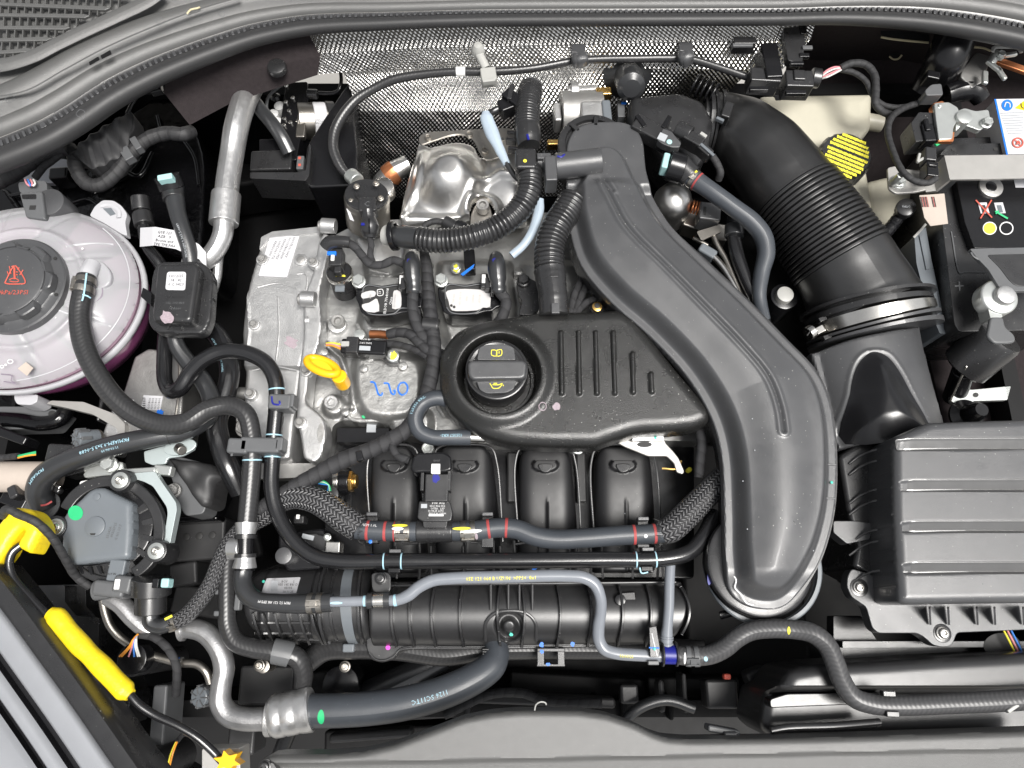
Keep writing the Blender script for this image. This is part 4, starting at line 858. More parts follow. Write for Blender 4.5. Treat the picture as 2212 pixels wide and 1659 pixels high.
mb = sheet('', '', [[(1990, 366, -.028), (2012, 366, -.026), (2040, 336, -.005), (2300, 333, -.005)], [(2000, 415, -.028), (2022, 412, -.026), (2052, 388, -.005), (2300, 384, -.005)]], n=4); mb.out('strap', 'bracket', br2)
sheet('', '', [[(2000, 415, -.028), (2022, 412, -.026), (2052, 388, -.005), (2300, 384, -.005)], [(2003, 418, -.034), (2025, 415, -.034), (2054, 391, -.013), (2300, 387, -.013)]], n=4).out('strap_edge', 'bracket', br2)
bolt(1941, 391, -.024, 12, 'hex', 'zinc', br2); MB().cyl(1945, 378, -.004, 7, .02).out('stud', 'zinc', br2); MB().cyl(1941, 392, -.026, 17, .003).out('washer', 'zinc', br2)
tr = T('battery_tray_side', 'blue grey plastic side wall of the battery tray with pale strips', 'battery tray', 2010, 600, -.1)
MB().plate([(1975, 510), (2000, 490), (2012, 560), (2030, 640), (2043, 722), (2030, 720), (1998, 640), (1980, 570)], -.07, .12, r=3).out('tray_wall', 'slate', tr, bev=.002)
for q in (((1986, 508), (1996, 506), (2010, 580), (2001, 582)), ((2010, 612), (2020, 610), (2035, 690), (2027, 692))): MB().plate(q, -.068, .004, r=1).out('pale_strip', 'slate', tr, bev=.0008)
stroke([(2000, 484, -.06), (1988, 498, -.06), (1974, 513, -.06)], 0, 5, 'tray_lip', 'pale', tr)
tp = T('battery_tray_floor', 'black felt lined tray right of the airbox duct', 'battery tray', 2130, 820, -.15)
MB().plate([(1990, 700), (2300, 700), (2300, 915), (2040, 915)], -.16, .02).out('tray_floor', 'felt', tp)
lbm = T('beige_label', 'beige paper label with brown barcode stuck on the battery corner', 'label', 2010, 445, -.03)
patch([(1986, 422), (2040, 418), (2048, 483), (2010, 488), (1997, 470)], -.026, 'paper', 'manila', lbm, d=.001)
for i in range(9): MB().plate([(1988 + i * 2.6 + (i > 5) * 8, 425), (1989.4 + i * 2.6 + (i > 5) * 8, 425), (1994 + i * 2.6 + (i > 5) * 8, 447 - 0 * i), (1992.6 + i * 2.6 + (i > 5) * 8, 447)], -.0255, .0003).out('barcode_line', 'redband' if i % 2 else 'felt', lbm, smooth=False)
# negative terminal
ng = T('battery_terminal_clamp', 'silver and copper battery terminal clamp with sensor block at the upper right', 'terminal clamp', 2070, 270, .0)
MB().plate([(2016, 222), (2036, 217), (2046, 225), (2052, 262), (2024, 262), (2018, 245)], -.002, .012, r=3).out('copper_tongue', 'copper', ng, bev=.001)
MB().plate([(1998, 195), (2012, 182), (2034, 180), (2038, 205), (2001, 206)], .004, .02, r=5).out('shroud', 'grey', ng, bev=.002)
MB().plate([(2018, 222), (2050, 220), (2070, 232), (2074, 250), (2060, 275), (2058, 300), (2028, 302), (2022, 260)], .002, .006, r=5).out('clamp_plate', 'zinc', ng, bev=.0015)
MB().cyl(2084, 251, .006, 17, .03).out('clamp_post', 'zinc', ng); MB().plate([(2066, 240), (2084, 233), (2108, 240), (2136, 236), (2140, 262), (2118, 282), (2080, 268), (2064, 285)], -.002, .008, r=6).out('clamp_jaw', 'zinc', ng, bev=.002)
bolt(2130, 266, .0, 11, 'hex', 'zinc', ng); MB().cyl(2032, 226, .004, 4, .003).out('rivet', 'zinc', ng)
MB().plate([(2028, 285), (2062, 285), (2060, 305), (2026, 305)], .0, .006, r=2).out('copper_foot', 'copper', ng, bev=.001)
MB().plate([(1968, 265), (1985, 242), (2016, 243), (2024, 300), (1978, 306)], -.004, .03, r=3).out('sensor_block', 'satin', ng, bev=.002)
mb = MB(); mb.box(2008, 285, .0, 26, 44, .02, 3); mb.box(2004, 268, .003, 12, 30, .01, 3); mb.out('sensor_socket', 'gloss', ng, bev=.002)
mb = MB(); mb.box(2012, 331, -.0, 24, 34, .018, -8); mb.out('sensor_plug', 'satin', ng, bev=.002); mb = MB(); mb.box(2016, 364, .0, 26, 36, .02, -8); mb.box(2016, 356, .003, 20, 6, .01, -8); mb.out('sensor_plug_end', 'gloss', ng, bev=.002)
for a_ in (0, 1): MB().box(1986 + a_ * 4, 338 + a_ * 6, -.004, 6, 20, .004, -20 - a_ * 40).out('pale_fin', 'pale', ng, bev=.001)
MB().box(2027, 309, -.006, 14, 8, .003, 30).out('green_mark', 'inkgreen', ng, bev=.001)
# positive terminal
ps = T('positive_terminal', 'grey terminal flap over a silver clamp on the battery front', 'terminal clamp', 2150, 620, .0)
MB().plate([(2095, 537), (2300, 532), (2300, 628), (2164, 629), (2135, 582), (2110, 556)], .0, .006, r=4).out('cover_flap', 'grey', ps, bev=.0015)
MB().plate([(2132, 550), (2300, 546), (2300, 617), (2196, 618), (2180, 605), (2160, 578)], .0009, .002, r=8).out('flap_inlay', 'satin', ps, bev=.0008)
stroke([(2098, 545), (2103, 553), (2114, 560)], .0, 4, 'hinge', 'grey', ps)
mb = MB(); mb.cyl(2160, 640, -.004, 40, .02); mb.out('clamp_ring', 'zinc', ps, bev=.003); MB().cyl(2176, 635, .004, 22, .02, bev=.3).out('post', 'alu', ps); MB().plate([(2130, 648), (2160, 660), (2166, 685), (2140, 688)], -.006, .02, r=3).out('clamp_arm', 'zinc', ps, bev=.002); MB().cyl(2128, 640, -.02, 20, .01).out('seal', 'gloss', ps)
hd = T('black_plug_post', 'black cylindrical sleeve topped by a grey paddle, in front of the battery', 'post', 2110, 750, -.04)
MB().lathe([(.024, 0), (.030, .004), (.030, .055), (.028, .06)], P(2080, 795, -.10), (.45, .5, .9), n=32).out('sleeve', 'satin', hd)
MB().plate([(2140, 684), (2168, 684), (2172, 706), (2192, 722), (2196, 738), (2180, 742), (2148, 742), (2132, 725), (2136, 706)], .002, .006, r=8).out('paddle', 'grey', hd, bev=.0025)
MB().rod(P(2060, 860, -.14), P(2082, 800, -.09), .014).out('rod', 'gloss', hd, bev=.002); MB().rod(P(2052, 866, -.12), P(2088, 790, -.07), .0016).out('bright_edge', 'steel', hd)
bk = T('pressed_metal_bracket', 'small silver pressed bracket with a keyhole near the airbox', 'bracket', 2120, 850, -.12)
MB().plate([(2060, 838), (2100, 842), (2184, 834), (2176, 864), (2104, 866), (2088, 878), (2080, 884), (2055, 866)], -.12, .008, r=3).out('plate', 'zinc', bk, bev=.003); patch(ell(2108, 853, 6, 5), -.1194, 'keyhole', 'ink', bk)
MB().lathe([(.022, 0), (.022, .004), (.013, .010), (.011, .03), (.008, .036)], P(2085, 900, -.12)).out('rubber_foot', 'gloss', bk)
# washer neck with round cap
wc = T('small_screw_cap', 'small black embossed round cap on a ribbed neck beside the bellows', 'cap', 1958, 446, -.06)
MB().lathe([(.012, -.012), (.0125, -.002), (.0118, 0), (.0100, .0008), (.002, .0008)], P(1958, 447, -.045), (-.25, -.1, 1)).out('cap_disc', 'satin', wc)
sub([(1952, 455, -.06), (1935, 478, -.065), (1912, 505, -.07)], 14, 'ribbed_neck', 'gloss', wc, rf=corr(.004, .0018)); text('DTM1', 1958, 446, -.043, 7, 'inkgrey', wc, ang=180)
# plastic pipe and terminal at the top right
bp = T('black_drain_elbow', 'fat glossy black tube dropping from the cowl at the top right', 'tube', 2050, 120, .0)
sub([(2068, 50, .01, 40), (2062, 85, .0, 42), (2045, 125, -.01, 42), (2020, 165, -.04, 36), (1995, 200, -.06, 30)], 40, 'tube', 'gloss', bp, n=28); MB().box(2018, 160, .0, 28, 20, .02, -15).out('snap', 'gloss', bp, bev=.002)
sub([(2045, 205, -.04, 22), (2080, 195, -.035, 24), (2105, 198, -.035, 22), (2120, 215, -.04, 18)], 22, 'branch', 'gloss', bp)
tmn = T('ground_terminal', 'silver earth terminal hardware in front of the firewall at the top right corner', 'terminal', 2140, 130, -.01)
stroke([(2144, 112, .006), (2148, 103, .006), (2165, 101, .006), (2200, 104, .006), (2206, 114, .006)], 0, 9, 'bail', 'pale', tmn)
MB().rod(P(2138, 140, -.01), P(2156, 110, .0), .006).out('stud', 'zinc', tmn, bev=.001); MB().plate([(2078, 150), (2110, 112), (2140, 120), (2128, 175), (2100, 190), (2075, 165)], -.02, .008, r=4).out('lug', 'aludark', tmn, bev=.002)
for q in ((2150, 140, 40, 10, -50), (2165, 155, 36, 10, -70), (2130, 165, 34, 12, 80), (2185, 115, 30, 10, 10)): MB().box(q[0], q[1], -.004, q[2], q[3], .006, q[4]).out('leaf_spring', 'zinc', tmn, bev=.002)
MB().box(2190, 140, -.01, 70, 16, .006, -25).out('copper_strap', 'copper', tmn, bev=.001); bolt(2160, 120, .0, 9, 'hex', 'zinc', tmn)
# ================================================================ LEFT SIDE: coolant tank, pump, stay rod, wing
ct_ = T('coolant_tank', 'round milky coolant expansion tank with black screw cap and pink coolant', 'coolant tank', 60, 655, -.05)
c0 = P(58, 655, -.045); kx = S(58, 655, -.045); RX, RY = 258 * kx, P(58, 456, -.045).y - P(58, 655, -.045).y; RY = (P(58, 456, -.045).y - P(58, 853, -.045).y) / 2; c0.y = (P(58, 456, -.045).y + P(58, 853, -.045).y) / 2
def ering(q, n=72): return [(c0.x + RX * q * math.cos(TAU * i / n), c0.y + RY * q * math.sin(TAU * i / n)) for i in range(n)]
TANKC = c0.copy(); capc = P(26, 612, .02)
def ztank(X, Y, D):
    q = np.hypot((X - c0.x) / RX, (Y - c0.y) / RY); z = -.045 + .062 * np.sqrt(np.clip(1 - np.clip(q, 0, 1) ** 2.3, 0, 1))
    r = np.hypot(X - capc.x, Y - capc.y); z += .004 * ss(1 - np.abs(r - .075) / .006)
    th = np.arctan2(Y - c0.y, X - c0.x); z -= .0018 * ss(1 - np.abs(((th / TAU * 9) % 1) - .5) / .06) * ss((q - .45) / .1) * ss((.9 - q) / .1)
    return z
hf(ering(.975), ztank, res=.0022, skirt=0).out('upper_shell', 'milky', ct_, ang=80)
mb = MB(); n = 72; V = []; F = []
prof = [(.965, -.040), (.985, -.0385), (1.0, -.040), (1.005, -.044), (1.0, -.048), (.985, -.0495), (.97, -.050)]
prof2 = [(.97, -.050), (.95, -.052), (.955, -.056), (.935, -.075), (.87, -.10), (.7, -.12), (.3, -.13)]
for pf, nm, mt in ((prof, 'seam_rim', 'milkyrim'), (prof2, 'lower_shell', 'coolantdeep')):
    V = [(*p, z) for q, z in pf for p in ering(q, n)]; F = [(j * n + (i + 1) % n, j * n + i, (j + 1) * n + i, (j + 1) * n + (i + 1) % n) for j in range(len(pf) - 1) for i in range(n)]
    MB().add(V, F).out(nm, mt, ct_, ang=60)
hf(ering(.93), lambda X, Y, D: -.044 + .0 * X + .002 * ss(D / .02), res=.006, skirt=.03).out('coolant_inside', M['coolant'], ct_)
for i, a_ in enumerate((8, -22, -48, -75, -105, 35, 70)):
    a2 = math.radians(a_); p = lambda q: (c0.x + RX * q * math.cos(a2) - 0, c0.y + RY * q * math.sin(a2)); mb = MB(); q0, q1 = p(.5), p(.93); x = Vector((-math.sin(a2), math.cos(a2), 0)) * .0012
    mb.add([Vector((*q0, .005)) - x, Vector((*q1, -.030)) - x, Vector((*q1, -.043)) - x, Vector((*q0, -.043)) - x, Vector((*q0, .005)) + x, Vector((*q1, -.030)) + x, Vector((*q1, -.043)) + x, Vector((*q0, -.043)) + x], [(0, 1, 2, 3), (7, 6, 5, 4), (0, 4, 5, 1)]); mb.out('inner_baffle', 'rib', ct_)
# cap
def scal(c, prof, lob=12, n=144, amp=.06):
    V = []; F = []
    for r, z, g in prof:
        for i in range(n):
            s_ = math.cos(lob * TAU * i / n); s_ = max(-1, min(1, s_ * 2.2)); rr = r * (1 + amp * g * s_); V.append((c.x + rr * math.cos(TAU * i / n), c.y + rr * math.sin(TAU * i / n), c.z + z))
    for j in range(len(prof) - 1):
        for i in range(n): F.append((j * n + i, j * n + (i + 1) % n, (j + 1) * n + (i + 1) % n, (j + 1) * n + i))
    return MB().add(V, F + [tuple((len(prof) - 1) * n + i for i in range(n))])
kc = S(26, 612, .03); R = 110 * kc
scal(Vector((capc.x, capc.y, .028)), [(R * 1.02, -.022, 0), (R * 1.02, -.012, 0), (R * .99, -.0105, 0), (R * .86, -.010, .0), (R * .85, -.009, .5), (R * .80, -.0005, 1), (R * .775, .0005, 1), (R * .745, 0, 0), (R * .735, -.0015, 0), (R * .715, -.0015, 0), (R * .705, .0002, 0), (R * .68, .0008, 0), (.001, .001, 0)], lob=7, amp=.085).out('screw_cap', 'matte', ct_, ang=30)
scap = bpy.data.objects['screw_cap']
zc = .0295
for i in range(7):
    a2 = TAU * (i + .5) / 7 + .2; 
    MB().lathe([(.0022, -.0005), (.0022, 0.0004), (.001, .0004)], (capc.x + R * .93 * math.cos(a2), capc.y + R * .93 * math.sin(a2), .0183), n=10).out('cap_hole', 'ink', scap) if i % 3 == 0 else None
def capstroke(pts, wd, nm='warning_symbol'): stroke([(p[0] * .9 + 3, p[1]) for p in pts], zc + .0004, wd, nm, 'inkred', scap)
capstroke([(8, 611), (27, 578), (33, 574), (38, 578), (57, 607), (56, 612), (50, 613), (15, 613), (8, 611)], 2.6)
capstroke([(32, 603), (31, 590), (31, 578)], 4.5); capstroke([(19, 604), (28, 601), (38, 603), (42, 607), (32, 609), (20, 607)], 2)
for a_, b in (((18, 596), (14, 586)), ((23, 592), (19, 575)), ((30, 574), (24, 576)), ((44, 594), (52, 583)), ((38, 582), (43, 578)), ((35, 587), (40, 588)), ((35, 593), (39, 594))): capstroke([a_, b], 2.2)
text('160kPa/23PSI', 20, 631, zc, 15, 'inkred', scap, name='cap_pressure_text')
MB().cyl(13, 692, .012, 5, .001).out('water_drop', 'whitep', ct_)
patch([(38, 796), (56, 782), (72, 795), (58, 812)], -.004, 'faded_stain', 'manila', ct_)
stroke([(2, 808), (26, 812), (24, 822), (34, 828), (8, 824)], -.012, 2.5, 'book_symbol', 'rib', ct_)
for (u, v, r) in ((4, 792, 4), (12, 788, 2), (22, 781, 6), (178, 537, 2), (118, 685, 3)): stroke(ell(u, v, r, r * .7, 10) + [(u + r, v)], .004 if u < 100 else .006, 1.5, 'bubble', 'whitep', ct_)
# nozzle, tab, front bolt, level sensor plug
sub([(200, 572, .0, 17), (190, 592, .006, 18), (187, 606, .006, 17)], 18, 'outlet_nozzle', 'milkyrim', ct_)
MB().plate(smoothc([(165, 590), (178, 565), (200, 557), (222, 566), (238, 588), (235, 612), (210, 625), (180, 620)], 4), -.002, .01).out('nozzle_boss', 'milky', ct_, bev=.003)
MB().plate(fillet([(193, 466), (205, 445), (222, 432), (245, 433), (262, 444), (275, 462), (270, 480), (275, 510), (262, 505), (225, 482)], 6), -.035, .01).out('mounting_ear', 'milkyrim', ct_, bev=.003)
stroke([(216, 444), (235, 442), (255, 456), (256, 470)], -.033, 10, 'ear_loop', 'milkyrim', ct_); patch([(222, 450), (240, 449), (250, 462), (238, 466)], -.0343, 'ear_hole', 'slate', ct_)
MB().plate([(30, 850), (82, 852), (80, 868), (66, 875), (36, 873), (30, 862)], -.06, .03, r=5).out('front_lug', 'milkyrim', ct_, bev=.003)
lp = T('level_sensor_plug', 'dark grey plug sitting on top of the round coolant tank', 'connector', 85, 440, .0)
MB().cyl(105, 436, -.0, 32, .035, bev=.03).out('round_sleeve', 'matte', lp); mb = MB(); mb.plate([(40, 415), (90, 412), (98, 474), (54, 468)], .006, .03); mb.out('plug_body', 'grey', lp, bev=.003)
MB().plate([(46, 420), (78, 419), (78, 430), (48, 430)], .0066, .003, r=3).out('latch', 'satin', lp, bev=.001); MB().box(70, 448, .0067, 13, 10, .003).out('slot', 'ink', lp); MB().plate([(38, 393), (100, 390), (102, 415), (42, 417)], -.004, .03, r=8).out('plug_top', 'grey', lp, bev=.003)
for k_, (mt, du) in enumerate((('wirepink', 0), ('wireblue', 6), ('wirepink', 12), ('wirewhite', 18))): strand([(54 + du, 388, .0), (58 + du, 397, .004), (64 + du * .4, 402, .004)], 2, 'wire', mt, lp)
# tank bracket
tb_ = T('engine_mount_bracket', 'grey metal engine mount bracket with a white printed label beside the tank', 'mount bracket', 330, 860, -.08)
mb = MB(); mb.plate(fillet([(290, 770), (320, 752), (390, 762), (396, 840), (392, 900), (385, 945), (270, 950), (255, 880)], 6), -.085, .06); mb.out('bracket_body', 'aludark', tb_, bev=.004)
MB().plate(fillet([(100, 872), (110, 865), (180, 868), (250, 895), (270, 915), (268, 948), (258, 950), (252, 925), (200, 895), (140, 880)], 4), -.075, .012).out('bracket_arm', 'bracket', tb_, bev=.003)
MB().box(250, 915, -.084, 44, 130, .03, -12).out('bracket_leg', 'alu', tb_, bev=.004); MB().cyl(242, 933, -.088, 5, .001).out('orange_dot', 'wireorange', tb_)
stroke([(387, 765, -.083), (385, 850, -.083), (372, 940, -.083)], 0, 5, 'bracket_edge', 'dull', tb_)
MB().box(328, 870, -.0845, 42, 32, .0006, -3).out('label', 'white', tb_); MB().plate([(296, 928), (320, 925), (345, 930), (345, 940), (296, 940)], -.084, .001).out('label', 'white', tb_)
for i in range(6): stroke([(308 + 0 * i, 860 + i * 4), (314, 860 + i * 4)], -.0838, 1.8, 'label_print', 'ink', tb_)
for i in range(4): text('02CUBOS', 322 + i * 7, 872, -.0838, 6, 'ink', tb_, ang=90)
patch(blob(346, 891, 7, 3), -.0838, 'blue_mark', 'brightblue', tb_)
# filter box
vb = T('vapour_filter_box', 'black rectangular plastic box with a small white date label beside the tank', 'filter box', 390, 640, .0)
def q4(pts, z, f, **k): return HFp(fillet(pts, 22, 5), z, f, **k)
q4([(340, 565), (435, 562), (461, 590), (455, 690), (440, 722), (335, 718), (318, 695), (328, 590)], -.012, lambda X, Y, D: -.012 + rd(D, .003), skirt=.012).out('base_flange', 'satin', vb)
HFp(fillet([(344, 568), (425, 566), (430, 580), (414, 690), (404, 696), (330, 692), (327, 680), (338, 575)], 8), .006, lambda X, Y, D: .006 + rd(D, .005), skirt=.016).out('lid', 'satin', vb)
MB().plate([(361, 587), (402, 587), (400, 627), (357, 626)], .0068, .0006, r=6).out('date_label', 'white', vb, smooth=False)
for i, s_ in enumerate(('10/12/25', '18 : 42', '0 C 0423')): text(s_, 380, 596 + i * 9, .0072, 9, 'ink', vb, ang=1)
for i, s_ in enumerate(('JX 577 774', '06L 103 464', '>PA66<')): text(s_, 378, 642 + i * 12, .0064, 8, 'satin' if i < 1 else 'grey', vb)
patch(blob(360, 684, 14, 5, amp=.3), .0064, 'pink_scuff', 'dustpatch', vb)
for (u, v, a_) in ((440, 600, -15), (436, 645, -20), (430, 678, -20), (363, 704, 80), (392, 706, 80)): MB().box(u, v, -.009, 14, 4, .006, a_).out('rib', 'satin', vb, bev=.0005)
MB().plate([(303, 640), (308, 620), (328, 632), (326, 660)], -.005, .02).out('side_clip', 'gloss', vb, bev=.001)
# hoses of the left
t, o = hose('coolant_return_hose', 'black reinforced coolant hose curving from the tank nozzle down over the engine left', 'hose',
    [(187, 598, .008, 20), (180, 630, .01, 21), (172, 680, .008, 21), (180, 740, .004, 22), (205, 800, .0, 22), (250, 862, -.006, 22), (300, 900, -.012, 22), (355, 918, -.016, 22), (405, 912, -.016, 22), (450, 885, -.016, 21), (495, 876, -.018, 20), (530, 893, -.02, 20), (543, 935, -.024, 20), (545, 990, -.028, 20), (540, 1060, -.034, 20), (533, 1135, -.04, 20)], 20, 'clothhose')
t.clamp(183, 619, 34, 'dull', o, eang=.9, name='spring_clamp')
for dv in (0,): stroke([(187, 590, .0205), (180, 640, .0225), (177, 650, .0225)], 0, 4, 'alignment_mark', 'inkteal', o); stroke([(178, 636, .0225), (190, 640, .0225), (196, 644, .019)], 0, 3, 'alignment_mark', 'inkteal', o)
t.ring(541, 995, 3, .0003, 'white_ring_mark', 'inkteal', o)
cq = T('pipe_joint', 'black T-joint with two bright metal sleeves on the vertical coolant hose', 'pipe joint', 530, 1180, -.04)
t2 = Tube([(533, 1128, -.039, 21), (531, 1160, -.04, 17), (530, 1200, -.042, 17), (528, 1232, -.044, 22)], 20)
t2.mesh().out('joint_body', 'gloss', cq)
for v in (1142, 1215): t2.ring(532, v, 26, .0015 if v < 1200 else .002, 'metal_sleeve', 'alupipe', cq)
for v in (1162, 1198): t2.ring(531, v, 8, .003, 'joint_collar', 'satin', cq)
MB().rod(P(500, 1186, -.05), P(526, 1184, -.045), .0125).out('side_port', 'alupipe', cq, bev=.002)
t, o = hose('lower_coolant_hose', 'black coolant hose running from the joint to the blue-grey tube clamp', 'hose', [(527, 1225, -.045, 19), (524, 1250, -.045, 19), (532, 1280, -.042, 20), (555, 1298, -.04, 20), (600, 1303, -.038, 20), (660, 1304, -.036, 21), (718, 1301, -.034, 20)], 20, 'rubber')
t.clamp(682, 1303, 34, 'dull', o, eang=-.2, name='spring_clamp'); t.text('FKM 52 121 AK EPDM', 600, 1308, 8, 'inkwhite', o, th=-.3, flip=True)
t, o = hose('black_coolant_pipe', 'glossy black metal pipe looping over the engine and crossing the manifold', 'pipe',
    [(358, 722, -.055, 16), (355, 780, -.052, 16), (357, 825, -.048, 16), (370, 845, -.043, 17), (390, 838, -.036, 17), (412, 805, -.03, 17), (443, 775, -.024, 17), (485, 758, -.022, 17), (535, 763, -.022, 17), (575, 785, -.024, 17), (595, 822, -.026, 17), (597, 880, -.03, 17), (592, 940, -.034, 17), (588, 1000, -.038, 17), (587, 1055, -.04, 17), (600, 1110, -.042, 17), (632, 1165, -.042, 17), (675, 1200, -.042, 17), (730, 1212, -.042, 17), (850, 1212, -.042, 17), (1100, 1211, -.042, 17), (1300, 1209, -.042, 17), (1440, 1206, -.042, 17), (1490, 1192, -.045, 17), (1520, 1160, -.05, 18), (1545, 1110, -.06, 18)], 17, 'pipeblack', n=24)
for (u, v) in ((597, 842), (592, 942), (588, 988), (828, 1212), (868, 1212), (1376, 1208), (1416, 1207)): t.ring(u, v, 3, .0003, 'blue_white_mark', 'inkteal', o)
for (u, v, w_, j) in ((603, 866, 50, 0), (560, 960, 88, 1)):
    c = T('pipe_clip', ['grey plastic clip with blue letter L on the black pipe', 'wide grey plastic double clip joining the black pipe and the hose'][j], 'clip', u, v, -.01)
    MB().box(u, v, -.010 if j == 0 else -.012, w_, 34, .026, -2).out('clip_body', 'grey', c, bev=.003); MB().box(u + w_ / 2 - 2, v - 2, -.012, 18, 30, .02, -2).out('clip_latch', 'grey', c, bev=.002)
    if j == 0: stroke([(587, 856), (590, 872), (605, 873), (603, 866)], -.0096, 4, 'blue_letter', 'inkblue', c)
    else:
        stroke([(500, 957, -.016), (500, 985, -.016)], 0, 5, 'clip_tooth', 'grey', c); MB().box(512, 962, -.012, 46, 34, .02, -3).out('clip_wing', 'grey', c, bev=.003)
c = T('manifold_pipe_clip', 'black spring clip holding the black pipe, left of the manifold top', 'clip', 848, 1212, -.04)
for nm, (u, v, lb) in enumerate(((848, 1212, None), (1395, 1208, 'black spring clip with blue mark holding the black pipe at its right end'))):
    if nm: c = T('manifold_pipe_clip', lb, 'clip', u, v, -.04)
    MB().box(u + 5, v - 22, -.034, 26, 8, .02).out('clip_finger', 'matte', c, bev=.001); MB().box(u + 3, v + 20, -.034, 26, 10, .02).out('clip_finger', 'gloss', c, bev=.001); MB().box(u + 3, v + 2, -.06, 26, 50, .01).out('clip_base', 'satin', c, bev=.001)
stroke([(1382, 1226, -.032), (1386, 1238, -.034), (1400, 1236, -.034)], 0, 3, 'blue_mark', 'inkteal', c)
t, o = hose('printed_rubber_hose', 'thick black rubber hose with light blue print bending down at the left', 'hose',
    [(376, 700, -.04, 16), (382, 745, -.046, 17), (408, 785, -.052, 18), (440, 825, -.054, 19), (456, 865, -.052, 19), (448, 900, -.046, 20), (418, 922, -.04, 21), (390, 933, -.037, 21), (330, 945, -.032, 22), (250, 962, -.03, 23), (180, 985, -.03, 24), (125, 1008, -.034, 25), (92, 1035, -.04, 26), (84, 1065, -.05, 26), (95, 1095, -.06, 26)], 22, 'rubber', n=24)
t.text('FKM/AEM-9.3x3.5-0688', 235, 962, 11, 'inkteal', o, th=.2); t.text('11:10-06-10', 245, 962, 8, 'inkteal', o, th=-.3); t.text('FKM/AEM', 100, 1026, 10, 'inkteal', o, th=.2)
t.ring(364, 938, 2, .0003, 'ring_mark', 'ink', o); stroke([(88, 1092, -.035), (100, 1090, -.034), (112, 1083, -.036)], 0, 4, 'red_mark', 'redband', o)
MB().lathe([(.020, 0), (.021, .003), (.018, .006)], P(92, 1098, -.065), (0, .3, .9)).out('end_sleeve', 'grey', o)
t, o = hose('lower_radiator_hose', 'thick black hose hidden behind the double clip on the engine left', 'hose', [(425, 688, -.07, 22), (458, 712, -.07, 22), (486, 755, -.07, 22), (496, 810, -.07, 22), (482, 868, -.07, 22), (468, 910, -.07, 23), (476, 960, -.072, 23), (496, 1010, -.075, 24), (522, 1062, -.09, 24)], 23, 'pipeblack')
t.text('TEXLAS MX C3B EPDM 25.03.19', 455, 780, 7, 'inkteal', o, th=.3, flip=True)
# mount nut area and pale blue brackets
mt_ = T('steel_mount_bracket', 'pale zinc bracket arms and black casting around the round pump', 'bracket', 330, 1010, -.07)
MB().plate([(310, 975), (345, 965), (395, 955), (415, 955), (422, 970), (395, 985), (362, 990), (358, 1002), (330, 1005), (312, 998)], -.055, .004, r=5).out('upper_ear', 'paleblue', mt_, bev=.001)
MB().plate(ell(388, 965, 36, 17, ang=-12), -.05, .004).out('round_ear', 'paleblue', mt_, bev=.001); MB().rod(P(385, 968, -.052), P(394, 974, -.045), .006).out('stud', 'dull', mt_, bev=.001); patch(ell(388, 966, 11, 9), -.0495, 'ear_hole', 'ink', mt_)
MB().plate([(178, 1025), (190, 1010), (245, 995), (265, 998), (268, 1012), (335, 1008), (335, 1020), (182, 1032)], -.045, .008, r=4).out('top_bracket', 'zinc', mt_, bev=.002); bolt(236, 1003, -.040, 15, 'hex', 'zinc', mt_)
for q_ in ((350, 1015, 40, 22, -6), (300, 1030, 60, 14, 8), (205, 1008, 50, 18, 6)): MB().box(q_[0], q_[1], -.050, q_[2], q_[3], .012, q_[4]).out('bracket_piece', 'zinc', mt_, bev=.002)
MB().plate([(288, 1022), (335, 1018), (345, 1035), (380, 1085), (382, 1100), (368, 1170), (362, 1186), (352, 1175), (362, 1110), (360, 1095), (330, 1050), (310, 1040), (290, 1034)], -.040, .012, r=6).out('side_arm', 'paleblue', mt_, bev=.002)
MB().plate([(172, 1040), (225, 1030), (250, 1060), (170, 1090)], -.05, .01, r=5).out('rear_plate', 'whitep', mt_, bev=.002)
MB().plate([(355, 990), (385, 985), (440, 1000), (475, 1030), (455, 1060), (440, 1110), (400, 1115), (385, 1090), (372, 1040)], -.085, .05, r=10).out('black_casting', 'grey', mt_, bev=.006); bolt(375, 1060, -.08, 14, 'hex', 'aludark', mt_)
HFp(fillet([(355, 985), (400, 992), (455, 1000), (480, 1030), (462, 1038), (450, 1090), (430, 1095), (405, 1060)], 10), -.07, lambda X, Y, D: -.07 + rd(D, .01) + .003 * np.sin(X * 150) * np.cos(Y * 130), skirt=.04).out('rubber_cover', 'sealrub', mt_)
# valve caps
for i, (u, v, r, lb) in enumerate(((166, 948, 21, 'light grey ribbed valve cap on the aluminium pipe under the tank'), (430, 1506, 23, 'light grey ribbed valve cap low beside the aluminium bend'))):
    c = T('valve_cap', lb, 'cap', u, v, -.06); z = -.055 if i == 0 else -.10; k = S(u, v, z) * r; p = P(u, v, z)
    axn = Vector((-.55, -.25, .8)) if i == 0 else Vector((-.3, -.1, .95)); MB().lathe([(k * .85, -.024), (k * .95, -.004), (k * .9, 0), (k * .8, .001), (.001, .001)], p, axn, n=28).out('cap_body', 'grey' if 0 else 'slate', c)
    q = Vector((0, 0, 1)).rotation_difference(axn.normalized())
    for j in range(7):
        a2 = TAU * j / 7; x = q @ Vector((math.cos(a2), math.sin(a2), 0)); y = q @ Vector((-math.sin(a2), math.cos(a2), 0)); mb = MB(); obox(mb, p + x * k * .6 + axn.normalized() * .0012, x, y, axn.normalized(), k * .7, .0012, .002); obox(mb, p + x * k * .95 - axn.normalized() * .006, x, y, axn.normalized(), .003, .004, .012); mb.out('grip_rib', 'grey', c, bev=.0004)
    if i == 0: MB().rod(P(183, 950, -.065), P(215, 948, -.08), .012).out('valve_neck', 'dull', c, bev=.002)
    else: MB().rod(P(440, 1503, -.11), P(475, 1490, -.12), .014).out('valve_neck', 'satin', c, bev=.002)
